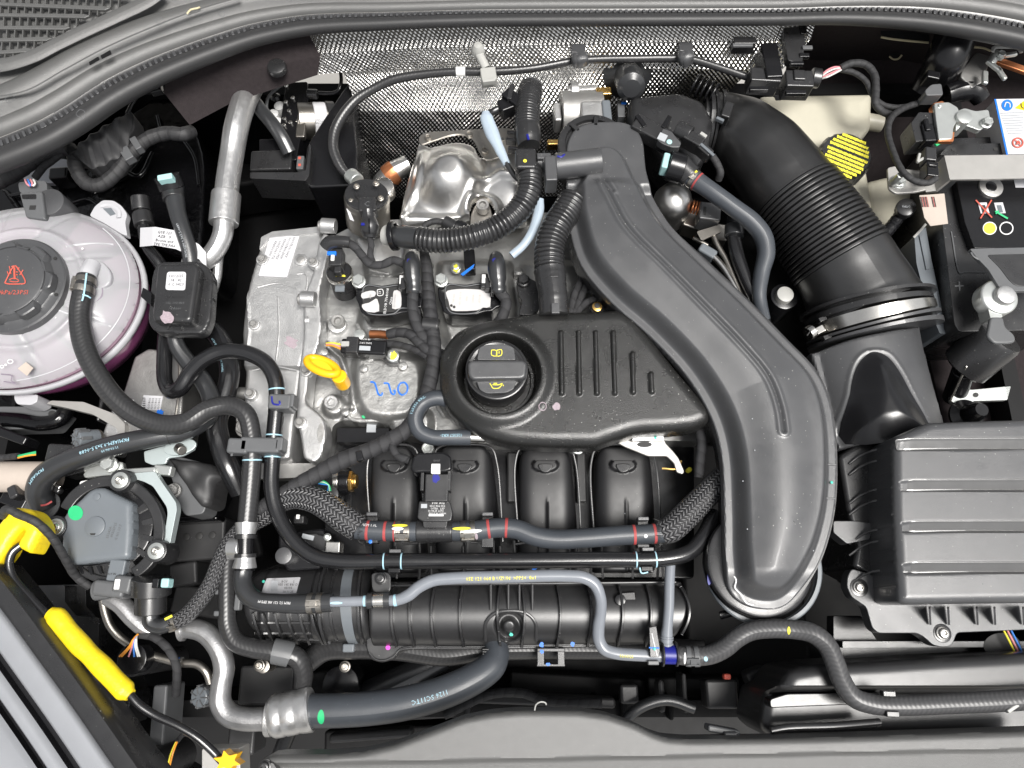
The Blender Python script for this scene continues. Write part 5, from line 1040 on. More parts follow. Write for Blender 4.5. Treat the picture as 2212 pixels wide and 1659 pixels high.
# vacuum pump with slate lid
pm = T('auxiliary_pump', 'round black pump with slate grey pentagonal lid, green dot and three silver bolts', 'pump', 220, 1140, -.06)
MB().cyl(232, 1140, -.045, 98, .05, n=48, bev=.04).out('housing', 'gloss', pm)
def ringhf(u, v, r0, r1, z, h, a0, a1, nm, mat):
    pts = [(u + r1 * math.cos(math.radians(a)), v - r1 * math.sin(math.radians(a))) for a in np.linspace(a0, a1, 40)] + [(u + r0 * math.cos(math.radians(a)), v - r0 * math.sin(math.radians(a))) for a in np.linspace(a1, a0, 40)]
    MB().plate(pts, z, h).out(nm, mat, pm, bev=.002)
ringhf(236, 1145, 94, 119, -.036, .012, -62, 155, 'outer_ring', 'satin')
ringhf(236, 1145, 100, 116, -.036, .012, 215, 296, 'outer_ring', 'satin')
for a_ in (-35, -12, 12, 34): ringhf(236, 1145, 72, 96, -.042, .006, a_ - 4, a_ + 4, 'cooling_rib', 'satin')
for (u, v) in ((172, 1232), (192, 1234), (212, 1232)): MB().plate([(u - 5, v - 10), (u + 4, v - 10), (u + 9, v + 8), (u + 4, v + 8)], -.035, .006, r=2).out('vent_rib', 'gloss', pm, bev=.001)
hf([P(p[0], p[1], -.028)[:2] for p in fillet([(200, 1054), (222, 1052), (238, 1062), (283, 1084), (284, 1140), (280, 1200), (272, 1208), (152, 1220), (140, 1215), (130, 1203), (133, 1120), (140, 1108), (190, 1060)], 9)], lambda X, Y, D: -.028 + rd(D, .003) - .002 * ss(1 - D / .006), res=.0016, skirt=.018).out('lid', 'slate', pm)
MB().cyl(204, 1137, -.026, 22, .003, bev=.1).out('lid_disc', 'slate', pm); MB().cyl(208, 1073, -.0265, 8, .002).out('lid_pip', 'slate', pm); patch(ell(163, 1108, 16), -.0272, 'green_dot', 'inkgreen', pm)
patch([(194, 1152), (206, 1152), (204, 1156), (196, 1156)], -.0254, 'notch', 'ink', pm)
text('55242A', 235, 1150, -.0275, 8, 'grey', pm, ang=80); text('4932EP25', 245, 1145, -.0275, 8, 'grey', pm, ang=80); text('G 0/1 57.7', 255, 1150, -.0275, 8, 'grey', pm, ang=80); text('HITO', 150, 1195, -.0275, 9, 'grey', pm, ang=-85)
for (u, v) in ((258, 1037), (119, 1138), (336, 1190)):
    MB().cyl(u, v, -.026, 24, .03, r2=27).out('bolt_boss', 'satin', pm); MB().cyl(u, v, -.0235, 18, .004).out('washer', 'zinc', pm); bolt(u, v, -.0225, 10, 'torx', 'steel', pm)
pc = T('pump_plug', 'grey connector plug under the round pump with a taped lead', 'connector', 250, 1265, -.03)
mb = MB(); mb.box(250, 1232, -.03, 36, 46, .025, -4); mb.out('plug_tongue', 'slate', pc, bev=.002); mb = MB(); mb.box(232, 1272, -.026, 72, 34, .028, -6); mb.box(262, 1262, -.024, 42, 38, .028, -6); mb.out('plug_body', 'grey', pc, bev=.004)
MB().box(252, 1262, -.023, 12, 22, .004).out('white_lock', 'whitep', pc, bev=.001); MB().rod(P(205, 1276, -.04), P(238, 1272, -.04), .011).out('plug_sleeve', 'grey', pc, bev=.002); text('HCT IN', 240, 1240, -.0288, 6, 'ink', pc)
sub([(195, 1268, -.045), (165, 1245, -.035), (140, 1205, -.01), (112, 1160, .012), (78, 1128, .026), (42, 1112, .028), (15, 1100, .028), (5, 1115, .02)], 9, 'taped_lead', 'tapefine', pc)
# quick coupling with braided line
bq = T('quick_coupling', 'black quick coupling with light teal button and elbow, end of the braided line', 'coupling', 325, 1290, -.03)
MB().rod(P(328, 1248, -.03), P(326, 1285, -.035), .021).out('coupling_head', 'satin', bq, bev=.003); MB().rod(P(326, 1282, -.035), P(325, 1325, -.04), .0165).out('coupling_body', 'satin', bq, bev=.002)
MB().box(355, 1259, -.012, 18, 20, .014).out('teal_button', 'paleteal', bq, bev=.002); MB().box(335, 1260, -.010, 14, 20, .01).out('button_frame', 'gloss', bq, bev=.001)
sub([(325, 1318, -.04, 17), (328, 1345, -.042, 18), (350, 1352, -.042, 17), (368, 1344, -.042, 16)], 17, 'elbow', 'rubber', bq)
t, o = hose('braided_line', 'black woven braided line curving from the coupling up to the engine harness', 'hose', [(360, 1346, -.045, 16), (395, 1335, -.045, 18), (430, 1300, -.045, 18), (455, 1262, -.046, 18), (475, 1215, -.05, 18), (495, 1175, -.055, 18), (525, 1140, -.06, 18), (570, 1105, -.065, 19), (620, 1080, -.065, 20)], 18, 'braid')
t.clamp(372, 1343, 18, 'dull', o, name='band_clamp'); stroke([(356, 1338, -.028), (372, 1330, -.028)], 0, 5, 'yellow_mark', 'inkyellow', o)
# AC lines at lower left
t, o = hose('aluminium_ac_pipe', 'bent aluminium air conditioning pipe running into the thick grey hose', 'pipe', [(388, 1362, -.07, 17), (415, 1358, -.07, 21), (445, 1368, -.07, 22), (472, 1400, -.07, 22), (484, 1440, -.072, 22), (478, 1480, -.075, 22), (476, 1515, -.078, 23), (492, 1542, -.08, 24), (525, 1553, -.08, 24), (590, 1553, -.08, 24)], 22, 'dullalu', n=26)
t.mesh(0, .004, .003, step=.001).out('flared_end', 'alupipe', o)
Fz = -.08; fr_ = T('crimp_ferrule', 'wide crimped aluminium ferrule joining pipe and thick grey hose', 'ferrule', 625, 1545, -.08)
MB().rod(P(577, 1550, Fz), P(590, 1550, Fz), .020).out('neck', 'alu', fr_, bev=.001)
pr = [(.0195, 0), (.0222, .003), (.0232, .006), (.0233, .013), (.0226, .0145), (.0226, .0165), (.0233, .018), (.0234, .028), (.0228, .030), (.0228, .032), (.0236, .035), (.0243, .044), (.0228, .046), (.0185, .0462)]
MB().lathe(pr, P(585, 1549, Fz), P(670, 1532, Fz) - P(585, 1549, Fz), n=40).out('ferrule_body', 'alupipe', fr_)
t, o = hose('thick_ac_hose', 'thick blue-grey rubber hose with white print 1126 SC11TC along the bottom', 'hose', [(655, 1536, -.08, 35), (720, 1535, -.08, 35), (800, 1530, -.08, 35), (880, 1518, -.08, 35), (960, 1495, -.082, 34), (1020, 1468, -.085, 33), (1060, 1440, -.09, 31), (1072, 1415, -.095, 28), (1072, 1395, -.10, 26)], 33, 'rubberdusty', n=32)
t.text('1126 SC11TC', 930, 1500, 15, 'inkteal', o, th=-.25, flip=True, name='hose_print'); patch(blob(703, 1543, 9, 9, amp=.2), -.0445, 'green_scuff', 'inkgreen', o) if 0 else t.mesh(t.at(699, 1540) - .002, t.at(699, 1540) + .002, .0003, step=.001).out('green_scuff', 'inkgreen', o) if 0 else None
def tpatch(t, u, v, w_, h_, th, nm, mt, o, dr=.0004):
    l = t.at(u, v); V = []; F = []; n = 8
    for i in range(n + 1):
        for j in range(n + 1):
            a_, b = (i / n - .5) * 2, (j / n - .5) * 2; a_, b = a_ * math.sqrt(1 - b * b / 2), b * math.sqrt(1 - a_ * a_ / 2); c, r, (tt, x, y) = t.smp(l + a_ * w_ * .00026); ang = th + b * h_ * .00026 / r; V.append(c + (x * math.cos(ang) + y * math.sin(ang)) * (r + dr))
    for i in range(n):
        for j in range(n): F.append((i * (n + 1) + j, (i + 1) * (n + 1) + j, (i + 1) * (n + 1) + j + 1, i * (n + 1) + j + 1))
    return MB().add(V, F).out(nm, mt, o)
tpatch(t, 702, 1543, 14, 30, 0, 'green_scuff', 'inkgreen', o)
t, o = hose('thin_ac_pipe', 'thin grey metal pipe winding low at the lower left with a blue mark', 'pipe', [(222, 1295, -.07, 9), (228, 1325, -.075, 9), (240, 1355, -.08, 9), (270, 1385, -.085, 9), (315, 1410, -.085, 9), (360, 1425, -.085, 9), (395, 1432, -.085, 9), (425, 1435, -.085, 9), (445, 1450, -.085, 9), (455, 1475, -.09, 9)], 9, 'dull')
t.ring(386, 1430, 6, .0006, 'blue_mark', 'brightblue', o); t.ring(392, 1431, 5, .0012, 'collar', 'alupipe', o)
t, o = hose('silver_washer_pipe', 'bright aluminium pipe passing under the black quick coupling', 'pipe', [(235, 1288, -.06, 20), (262, 1305, -.06, 20), (290, 1335, -.062, 20), (320, 1358, -.065, 20), (350, 1362, -.07, 18)], 19, 'dullalu')
t, o = hose('left_vertical_hose', 'black reinforced hose with a grey ring going down from the joint to the bottom', 'hose', [(492, 1205, -.055, 18), (490, 1260, -.055, 18), (490, 1310, -.056, 18), (492, 1350, -.058, 19), (508, 1385, -.06, 20), (545, 1400, -.062, 20), (600, 1408, -.065, 21), (640, 1420, -.07, 21), (655, 1450, -.078, 20), (652, 1490, -.09, 19), (635, 1550, -.10, 18), (612, 1610, -.11, 17), (590, 1670, -.12, 17)], 19, 'clothhose')
l = t.at(612, 1411); t.mesh(l - .010, l + .010, .003, step=.002).out('grey_ring', 'grey', o, bev=.001)
for (u, v) in ((470, 1278), (470, 1325), (512, 1300)): MB().box(u, v, -.05, 14 if u > 500 else 20, 12 if u < 500 else 36, .01).out('side_lug', 'grey', o, bev=.002)
t, o = hose('deep_cross_hose', 'dark hose crossing below the charge pipe at the lower left', 'hose', [(655, 1440, -.13, 22), (700, 1405, -.125, 24), (760, 1398, -.12, 25), (860, 1400, -.12, 26), (960, 1412, -.12, 26), (1050, 1402, -.12, 25), (1250, 1400, -.12, 24), (1420, 1402, -.115, 23), (1520, 1405, -.11, 22)], 24, 'clothhose')
# blue-grey stay rod and yellow grips
st_ = T('bonnet_stay_rod', 'black metal bonnet stay rod with yellow foam grip, hook and star clip', 'stay rod', 200, 1400, .0)
sub([(45, 1178, .01), (28, 1192, .012), (20, 1215, .012), (28, 1245, .01), (70, 1295, .008), (120, 1348, .006), (200, 1425, .004), (280, 1500, .002), (300, 1522, .0), (335, 1545, -.004), (385, 1568, -.008), (425, 1592, -.012), (455, 1618, -.016), (485, 1650, -.02)], 9, 'rod', 'pipeblack', st_, n=20)
g_ = [(108, 1325, .006, 15), (122, 1334, .006, 22), (145, 1362, .006, 21), (170, 1390, .005, 22), (195, 1415, .005, 20), (222, 1442, .004, 22), (248, 1470, .004, 21), (270, 1492, .003, 22), (282, 1502, .003, 13)]
sub(g_, 24, 'foam_grip', 'yellow', st_, n=28)
hk = T('yellow_stay_holder', 'bright yellow plastic rod holder at the left edge', 'holder', 40, 1130, .015)
HFp(smoothc([(-40, 1240), (-40, 1180), (5, 1115), (20, 1096), (60, 1100), (80, 1122), (86, 1145), (78, 1162), (62, 1192), (48, 1190), (34, 1180), (38, 1165), (48, 1148), (40, 1145), (20, 1170), (0, 1205)], 4), .02, lambda X, Y, D: .02 + rd(D, .008), res=.0014, skirt=.02).out('holder_body', 'yellow', hk)
sp = T('yellow_star_clip', 'orange yellow star shaped clip at the lower end of the stay rod', 'clip', 490, 1640, -.01)
sv = []
for i in range(12): a2 = TAU * i / 12; r = 32 if i % 2 == 0 else 16; sv.append((490 + r * math.cos(a2 + .3), 1645 + r * .8 * math.sin(a2 + .3)))
MB().plate(sv, -.006, .016, r=4).out('star', 'amber', sp, bev=.003); MB().plate([(436, 1618), (518, 1616), (520, 1700), (436, 1700)], -.03, .03, r=4).out('grey_block', 'bracket', sp, bev=.002)
# orange etc. wires in a socket
w_ = T('headlamp_wiring', 'coloured wires entering a black round socket behind the yellow grip', 'wiring', 290, 1410, -.06)
for i, (mt, a_) in enumerate((('wireorange', 258), ('wireorange', 263), ('wirepink', 278), ('wireblue', 290), ('wirewhite', 298), ('wirewhite', 302))): strand([(298 - i * .5, 1370 + i * .6, -.055), (287 + i * 1.5, 1382, -.05), (280 + i * 3, 1395, -.052), (a_, 1418, -.06)], 2.0, 'wire', mt, w_)
MB().cyl(284, 1424, -.062, 32, .02, n=36).out('socket_rim', 'gloss', w_); MB().cyl(284, 1434, -.07, 27, .12).out('socket_body', 'satin', w_)
sub([(300, 1370, -.06), (330, 1375, -.06), (362, 1400, -.06), (380, 1435, -.065), (382, 1470, -.08), (380, 1500, -.1)], 9, 'taped_lead', 'tape', w_)
strand([(382, 1603, -.06), (374, 1625, -.055), (366, 1655, -.06)], 2.2, 'wire', 'wireorange', w_); strand([(380, 1603, -.06), (370, 1625, -.056), (362, 1655, -.06)], 1.8, 'wire', 'inkyellow', w_)
sub([(470, 1625, -.08), (440, 1600, -.08), (400, 1585, -.08), (382, 1602, -.07)], 5, 'taped_lead', 'tapefine', w_)
# headlamp housing shapes
hl = T('headlamp_housing', 'black ribbed plastic rear of the headlamp between the yellow grip and the wing', 'headlamp', 200, 1350, -.08)
MB().plate([(60, 1265), (185, 1262), (186, 1310), (215, 1340), (216, 1390), (240, 1470), (300, 1640), (400, 1700), (200, 1700), (80, 1400)], -.10, .08, r=6).out('housing', 'satin', hl, bev=.006)
MB().plate([(95, 1268), (140, 1264), (140, 1300), (165, 1330), (120, 1330), (98, 1300)], -.075, .03, r=4).out('rib_block', 'satin', hl, bev=.004); MB().plate([(160, 1332), (214, 1334), (212, 1400), (180, 1400), (170, 1350)], -.08, .02, r=4).out('rib_block', 'satin', hl, bev=.004)
MB().box(340, 1560, -.10, 32, 150, .05, 3).out('rib_post', 'grey', hl, bev=.003); MB().box(262, 1580, -.10, 20, 160, .05, 0).out('rib_post', 'satin', hl, bev=.003); MB().cyl(320, 1660, -.08, 40, .08).out('adjuster', 'satin', hl)
# silver wing with stepped edges
wg = T('silver_front_wing', 'glossy silver painted front wing with black sealing edge at the lower left', 'car wing', 60, 1500, .03)
prof = [(0, -.02), (.0, .0), (.002, .002), (.020, .004)]
edge = [(-30, 1225, .03), (30, 1300, .03), (100, 1395, .03), (180, 1505, .03), (260, 1620, .03), (330, 1720, .03)]
def wsweep(prof, nm, mt, ang=35): sweep([(p[0], p[1], p[2]) for p in edge[::-1]], [(a_, z) for a_, z in prof]).out(nm, mt, wg, ang=ang)
wsweep([(-.006, -.05), (-.005, -.004), (-.003, 0), (.010, .0), (.014, -.002)], 'seal_strip', 'satin')
wsweep([(.014, -.002), (.0145, .003), (.018, .005), (.034, .002), (.038, -.002)], 'inner_flange', 'silverpaint', 60)
wsweep([(.038, -.002), (.040, -.006), (.044, -.006), (.046, .0)], 'gap_groove', 'gloss')
wsweep([(.046, .0), (.049, .004), (.056, .005), (.060, .001), (.062, -.003)], 'bead', 'silverpaint', 60)
wsweep([(.062, -.003), (.064, -.008), (.067, -.008), (.068, -.001)], 'gap_groove', 'gloss')
wsweep([(.068, -.001), (.072, .005), (.13, .013), (.135, .009), (.138, .004), (.142, .004), (.146, .009), (.15, .011), (.25, .008)], 'wing_skin', 'silverpaint', 60)
# bits left of the pump
lf = T('left_wiring_plug', 'black connector with green and orange wires at the left edge under the tank', 'connector', 120, 985, -.05)
MB().box(128, 978, -.055, 60, 40, .03, -3).out('plug', 'satin', lf, bev=.003)
for i, mt in enumerate(('wiregreen', 'wiregreen', 'wireorange')): strand([(38, 985 + i * 2, -.05), (60, 980 + i * 2, -.048), (78, 976 + i * 3, -.05)], 2, 'wire', mt, lf)
sub([(-20, 990, -.055), (10, 988, -.055), (40, 985, -.05)], 7, 'taped_lead', 'tapefine', lf)
lt = T('beige_cylinder', 'pinkish beige plastic cylinder at the left edge above the yellow holder', 'cylinder', 50, 1025, -.06); MB().rod(P(-20, 1030, -.07), P(122, 1030, -.07), .0185).out('cylinder_body', 'manila', lt, bev=.002)
for (u, v, w2, h2) in ((120, 1050, 20, 10), (30, 1075, 60, 40), (75, 1075, 50, 30), (20, 940, 80, 20)): MB().box(u, v, -.08, w2, h2, .03, -20).out('black_fitting', 'gloss', lt, bev=.003)
# ================================================================ ENGINE: timing cover, head cover, coils, duct, oil cap cover
tcv = T('timing_cover', 'grey cast aluminium timing cover on the left end of the engine', 'engine cover', 600, 740, -.09)
zt_ = -.075
HFp(fillet([(588, 503), (640, 497), (690, 492), (700, 520), (690, 600), (668, 660), (672, 720), (650, 800), (635, 900), (625, 990), (590, 995), (560, 985), (540, 950), (520, 880), (526, 800), (522, 720), (530, 640), (540, 600), (556, 545), (570, 515)], 10), zt_,
    lambda X, Y, D: zt_ + rd(D, .006) - .006 * ss((P(0, 790, zt_).y - Y) / .004) + .0015 * ss(1 - np.abs(X - P(600, 0, zt_).x - .012 * np.sin(Y * 20)) / .003), skirt=.12).out('cover_body', 'alu', tcv)
MB().plate([(564, 512), (588, 500), (690, 489), (698, 503), (640, 507), (583, 513), (560, 540)], -.072, .02, r=3).out('upper_step', 'alu', tcv, bev=.002)
MB().plate([(583, 511), (647, 509), (620, 599), (558, 596)], -.0735, .001, r=4).out('engine_label', 'white', tcv, smooth=False)
for i, s_ in enumerate(('06017E10-1WX', '0CC07800-ENX', '0300X010-1MX', '100Z1061-TX', 'XN03C000 S28')): text(s_, 627 - i * 10, 534 + i * 2, -.0732, 8, 'ink', tcv, ang=-107)
MB().cyl(649, 560, -.0725, 14, .004).out('cast_boss', 'alu', tcv); MB().cyl(649, 560, -.072, 9, .003).out('cast_plug', 'aludark', tcv)
patch(blob(629, 740, 13, 21, amp=.4), zt_ + .0005, 'pink_scuff', 'dustpatch', tcv)
fl_ = []
HFp(fillet([(700, 500), (715, 510), (712, 540), (690, 630), (695, 700), (690, 740), (668, 800), (660, 870), (680, 885), (700, 905), (705, 940), (695, 985), (680, 1000), (655, 990), (650, 950), (640, 900), (645, 800), (655, 730), (655, 640), (675, 590), (688, 520)], 8), -.062, lambda X, Y, D: -.062 + rd(D, .003), skirt=.03, res=.0014).out('flange', 'alu', tcv)
patch(ell(692, 935, 7, 21, ang=4), -.0615, 'flange_hole', 'aludark', tcv); MB().cyl(688, 882, -.06, 3, .001).out('flange_pin', 'aludark', tcv)
for (u, v) in ((708, 487), (664, 645)):
    MB().rod(P(u - 14, v, -.055), P(u + 18, v + 2, -.055), .010).out('bolt_boss', 'alu', tcv, bev=.002); MB().rod(P(u - 20, v + 2, -.055), P(u - 12, v + 2, -.055), .0075).out('boss_end', 'aludark', tcv, bev=.002)
    MB().cyl(u + 6, v - 3, -.046, 17, .03).out('boss_pad', 'alu', tcv, bev=.002) if 0 else None
for (u, v, r) in ((518, 850, 14), (500, 790, 12), (522, 905, 14)): MB().rod(P(u - 8, v, -.11), P(u + 18, v, -.11), r * .0006).out('side_bolt', 'aludark', tcv, bev=.002)
bolt(530, 925, -.10, 18, 'hex', 'aludark', tcv)
MB().rod(P(660, 695, -.07), P(672, 694, -.07), .009).out('bolt_head', 'alu', tcv, bev=.002)
# lower front rail below the timing cover
MB().plate([(560, 1000), (700, 1000), (700, 1030), (560, 1035)], -.10, .02, r=3).out('lower_rail', 'aludark', tcv, bev=.002)
# cam cover: one cast body with raised islands
hcv = T('cylinder_head_cover', 'cast aluminium cylinder head cover under coils and hoses', 'engine cover', 900, 750, -.09)
isl = []  # (polygon, height, soft)
for pts, h, s_ in ((smoothc([(765, 775), (800, 765), (890, 768), (915, 800), (912, 870), (880, 905), (800, 905), (765, 860)], 4), .020, .010),
                   (fillet([(790, 585), (905, 590), (925, 630), (925, 720), (800, 740), (775, 700)], 10), .012, .008),
                   (fillet([(950, 560), (1100, 560), (1110, 720), (965, 740), (940, 640)], 10), .012, .008),
                   (fillet([(1130, 560), (1300, 560), (1330, 690), (1130, 700)], 10), .008, .008),
                   (smoothc([(845, 885), (920, 885), (925, 930), (870, 938), (845, 925)], 4), .012, .006),
                   (fillet([(780, 520), (850, 515), (880, 560), (840, 600), (790, 590)], 8), .015, .006),
                   (smoothc(ell(718, 873, 24, 22), 1), .010, .004), (smoothc(ell(800, 765, 18, 20), 1), .022, .004), (smoothc(ell(852, 775, 16, 14), 1), .024, .003),
                   (fillet([(735, 865), (780, 870), (790, 905), (735, 905)], 5), .006, .004)):
    isl.append(([P(p[0], p[1], -.085)[:2] for p in pts], h, s_))
def zhead(X, Y, D):
    z = -.100 + rd(D, .008) + .0014 * np.sin(X * 95) * np.sin(Y * 80)
    for pg, h, s_ in isl:
        I = inside(X, Y, pg); d = dpoly(X, Y, pg, True); d = np.where(I, d, -d); z = np.maximum(z, -.100 + h * ss((d + s_) / (2 * s_)) + 0 * X)
    g1 = [P(p[0], p[1], -.09)[:2] for p in ((700, 740), (735, 770), (755, 830), (760, 880))]; z += .006 * ss(1 - dpoly(X, Y, g1) / .006)
    return z
HFp(fillet([(690, 560), (720, 500), (780, 470), (1200, 450), (1380, 560), (1500, 700), (1545, 900), (1520, 950), (1350, 945), (1200, 955), (1010, 955), (960, 950), (850, 935), (838, 915), (730, 905), (715, 915), (706, 960), (690, 990), (660, 985), (640, 900), (650, 780), (672, 700), (668, 640)], 8), -.09, zhead, res=.0016, skirt=.05).out('cover_casting', 'alucover', hcv, ang=60)
bolt(718, 872, -.088, 15, 'spline', 'alu', hcv); bolt(732, 697, -.088, 14, 'spline', 'aludark', hcv); bolt(925, 573, -.08, 12, 'spline', 'aludark', hcv); bolt(914, 706, -.08, 14, 'spline', 'aludark', hcv); bolt(985, 578, -.070, 12, 'torx', 'zinc', hcv)
patch(blob(985, 580, 8, 4), -.066, 'yellow_mark', 'inkyellow', hcv)
for i, (u, ch) in enumerate(((818, '5'), (844, '5'), (868, '0'))): pass
stroke([(800, 825), (808, 826), (813, 838), (818, 852), (824, 854), (826, 848)], -.079, 3.6, 'blue_handwriting', 'brightblue', hcv); stroke([(829, 828), (838, 828), (842, 838), (846, 850), (852, 852), (853, 842), (850, 846)], -.079, 3.6, 'blue_handwriting', 'brightblue', hcv); stroke([(864, 828), (873, 826), (880, 834), (878, 848), (868, 853), (861, 846), (860, 836), (864, 829)], -.079, 3.6, 'blue_handwriting', 'brightblue', hcv)
patch(blob(786, 900, 4, 2), -.091, 'green_mark', 'inkgreen', hcv); patch(blob(813, 888, 6, 5, amp=.5), -.082, 'pink_scuff', 'dustpatch', hcv)
bolt(848, 768, -.058, 14, 'torx', 'zinc', hcv); patch(blob(850, 769, 9, 8), -.0515, 'yellow_mark', 'inkyellow', hcv)
MB().plate([(728, 925), (840, 925), (840, 945), (870, 945), (870, 955), (728, 955)], -.105, .02).out('code_plate', 'gloss', hcv); MB().box(802, 925, -.1045, 20, 18, .001).out('square_code_patch', 'inkgrey', hcv)
MB().cyl(728, 700, -.09, 20, .01).out('bolt_seat', 'alu', hcv)
HFp(fillet([(765, 512), (780, 505), (850, 505), (880, 520), (870, 560), (835, 575), (790, 565)], 8), -.062, lambda X, Y, D: -.062 + rd(D, .006), skirt=.04).out('pump_mount', 'alu', hcv)
# coils
def coil(u, v, label, seed):
    c = T('ignition_coil', label, 'ignition coil', u + 65, v + 30, -.04, 'ignition coils')
    o = lambda pts: [(u + a_, v + b) for a_, b in pts]
    outl = [(0, 14), (12, 2), (24, 4), (60, 8), (92, 3), (105, 10), (128, 16), (146, 26), (144, 55), (128, 58), (118, 66), (100, 68), (82, 74), (25, 74), (12, 66), (8, 50), (2, 38)]
    MB().plate(o(outl), -.042, .04, r=4, taper=.98).out('coil_body', 'gloss', c, bev=.002)
    MB().plate(o([(14, 20), (26, 10), (62, 14), (94, 10), (100, 16), (100, 52), (84, 66), (30, 66), (18, 56), (16, 40)]), -.0412, .001, r=4).out('coil_face', 'ink', c, smooth=False)
    stroke(o([(18, 40), (18, 14)]) + o([(26, 8), (60, 12), (94, 8), (110, 14)]), -.0412, 2.5, 'rim_line', 'grey', c); stroke(o([(20, 58), (30, 69), (84, 69), (98, 58), (116, 58)]), -.0412, 2.5, 'rim_line', 'grey', c)
    bolt(u + 8, v + 0, -.036, 13, 'hex', 'zinc', c)
    return c, o
c, o_ = coil(767, 608, 'black ignition coil with torn white label pieces, left of the other', 1)
for q in (((14, 26), (32, 20), (44, 22), (42, 32), (24, 36), (15, 36)), ((15, 50), (30, 46), (40, 40), (48, 38), (52, 64), (30, 66), (18, 60)), ((84, 20), (98, 22), (100, 50), (95, 58), (80, 58), (82, 34))): patch(smoothc(o_(q), 2), -.0402, 'torn_label', 'adhesive', c)
text('ELDOR 77640008', 822 + 12, 650, -.0402, 8, 'inkwhite', c, ang=86); text('China', 844, 650, -.0402, 8, 'inkwhite', c, ang=86); text('S3', 820, 632, -.0402, 8, 'inkwhite', c, ang=86); text('26111607G5', 852, 650, -.0402, 6, 'inkwhite', c, ang=86); text('AG', 799, 640, -.0402, 7, 'inkwhite', c, ang=86)
stroke([(815, 626), (826, 625), (827, 637), (816, 638), (815, 626)], -.0401, 1.5, 'box_symbol', 'inkwhite', c)
MB().box(868, 607, -.03, 16, 34, .02).out('coil_socket', 'satin', c, bev=.002); MB().box(867, 604, -.0295, 8, 20, .001).out('socket_stripe', 'whitep', c)
c, o_ = coil(945, 606, 'black ignition coil with one large white label, right of the other', 2)
patch(smoothc(o_([(18, 26), (30, 20), (60, 18), (96, 20), (112, 22), (114, 56), (98, 58), (86, 64), (40, 66), (28, 60), (24, 44)]), 2), -.0402, 'white_label', 'adhesive', c)
for i, s_ in enumerate(('VW AG', '05E 905 110', '4XX', 'CHINA', 'ELDOR')): text(s_, 980 + i * 14, 645, -.0400, 6, 'manila', c, ang=86)
for q in ((975, 660), (981, 663)): patch(ell(*q, 3), -.0400, 'black_dot', 'ink', c)
MB().box(1046, 605, -.03, 16, 34, .02).out('coil_socket', 'satin', c, bev=.002); MB().box(1045, 602, -.0295, 8, 20, .001).out('socket_stripe', 'whitep', c)
for i, (u, lb) in enumerate(((892, 'rounded black rubber boot plug over the left ignition coil with taped lead'), (1075, 'rounded black rubber boot plug over the right ignition coil with taped lead'))):
    c = T('coil_plug', lb, 'connector', u, 590, -.02, 'coil plugs')
    sub([(u - 4, 548, -.026, 6), (u - 3, 556, -.022, 15), (u - 2, 575, -.02, 20), (u, 600, -.022, 19), (u + 2, 616, -.024, 15), (u + 2, 628, -.026, 17), (u + 2, 634, -.027, 14)], 18, 'boot', 'rubber', c, n=24)
    patch(blob(u - 7, 563, 5, 3 + i), -.0095, 'blue_mark', 'inkblue', c); MB().box(u - 22, 612, -.028, 10, 28, .016).out('latch', 'satin', c, bev=.001)
    for k_ in (-1, 1): MB().box(u + 2 + k_ * 14, 624, -.022, 6, 18, .014).out('claw', 'satin', c, bev=.001)
    pth = [(u + 1, 628, -.027), (u - 1, 660, -.028), (u + 4, 690, -.032), (u + 18, 722, -.04), (u + 35, 748, -.045), (u + 70, 772, -.048)] if i == 0 else [(u + 2, 628, -.027), (u + 18, 650, -.03), (u + 12, 680, -.035), (u - 2, 702, -.045)]
    sub(pth, 12, 'taped_lead', 'tape', c)
# camshaft valve
cv = T('camshaft_control_valve', 'black cylindrical control valve with silver clip rim and yellow mark, left of the coils', 'valve', 735, 600, -.03)
MB().lathe([(.0155, -.04), (.0155, -.002), (.0148, 0), (.004, .0005)], P(734, 588, -.03), (.0, .22, 1), n=40).out('valve_body', 'satin', cv)
ax_ = Vector((0, .22, 1)).normalized(); MB().lathe([(.0165, -.006), (.0168, -.001), (.0160, .0015), (.0145, .001)], P(733, 588, -.0295), ax_, n=40, cap=False).out('silver_clip', 'steel', cv)
patch(blob(733, 594, 11, 12, amp=.25), -.0285, 'yellow_mark', 'inkyellow', cv) if 0 else MB().plate(smoothc([(720, 601), (730, 595), (745, 594), (743, 601), (726, 604)], 3), -.0282, .0005).out('yellow_mark', 'inkyellow', cv)
MB().box(734, 623, -.034, 20, 14, .002).out('code_sticker', 'slate', cv) ; MB().box(730, 610, -.033, 18, 6, .003).out('clip_tab', 'zinc', cv, bev=.001)
mb = MB(); mb.box(724, 553, -.012, 30, 44, .02, 2); mb.box(729, 578, -.016, 16, 24, .012, 2); mb.out('plug_body', 'satin', cv, bev=.002); MB().box(716, 546, -.0085, 20, 9, .004).out('blue_lock', 'brightblue', cv, bev=.001); MB().box(718, 556, -.009, 8, 14, .003).out('white_lock', 'whitep', cv, bev=.001)
sub([(703, 534, -.01, 14), (712, 524, -.006, 15), (740, 522, -.004, 13), (755, 524, -.005, 13)], 14, 'plug_elbow', 'satin', cv)
sub([(752, 524, -.008), (768, 535, -.012), (782, 552, -.018), (800, 570, -.022), (825, 572, -.024), (850, 562, -.024), (868, 568, -.026), (880, 575, -.028)], 9, 'taped_lead', 'tape', cv)
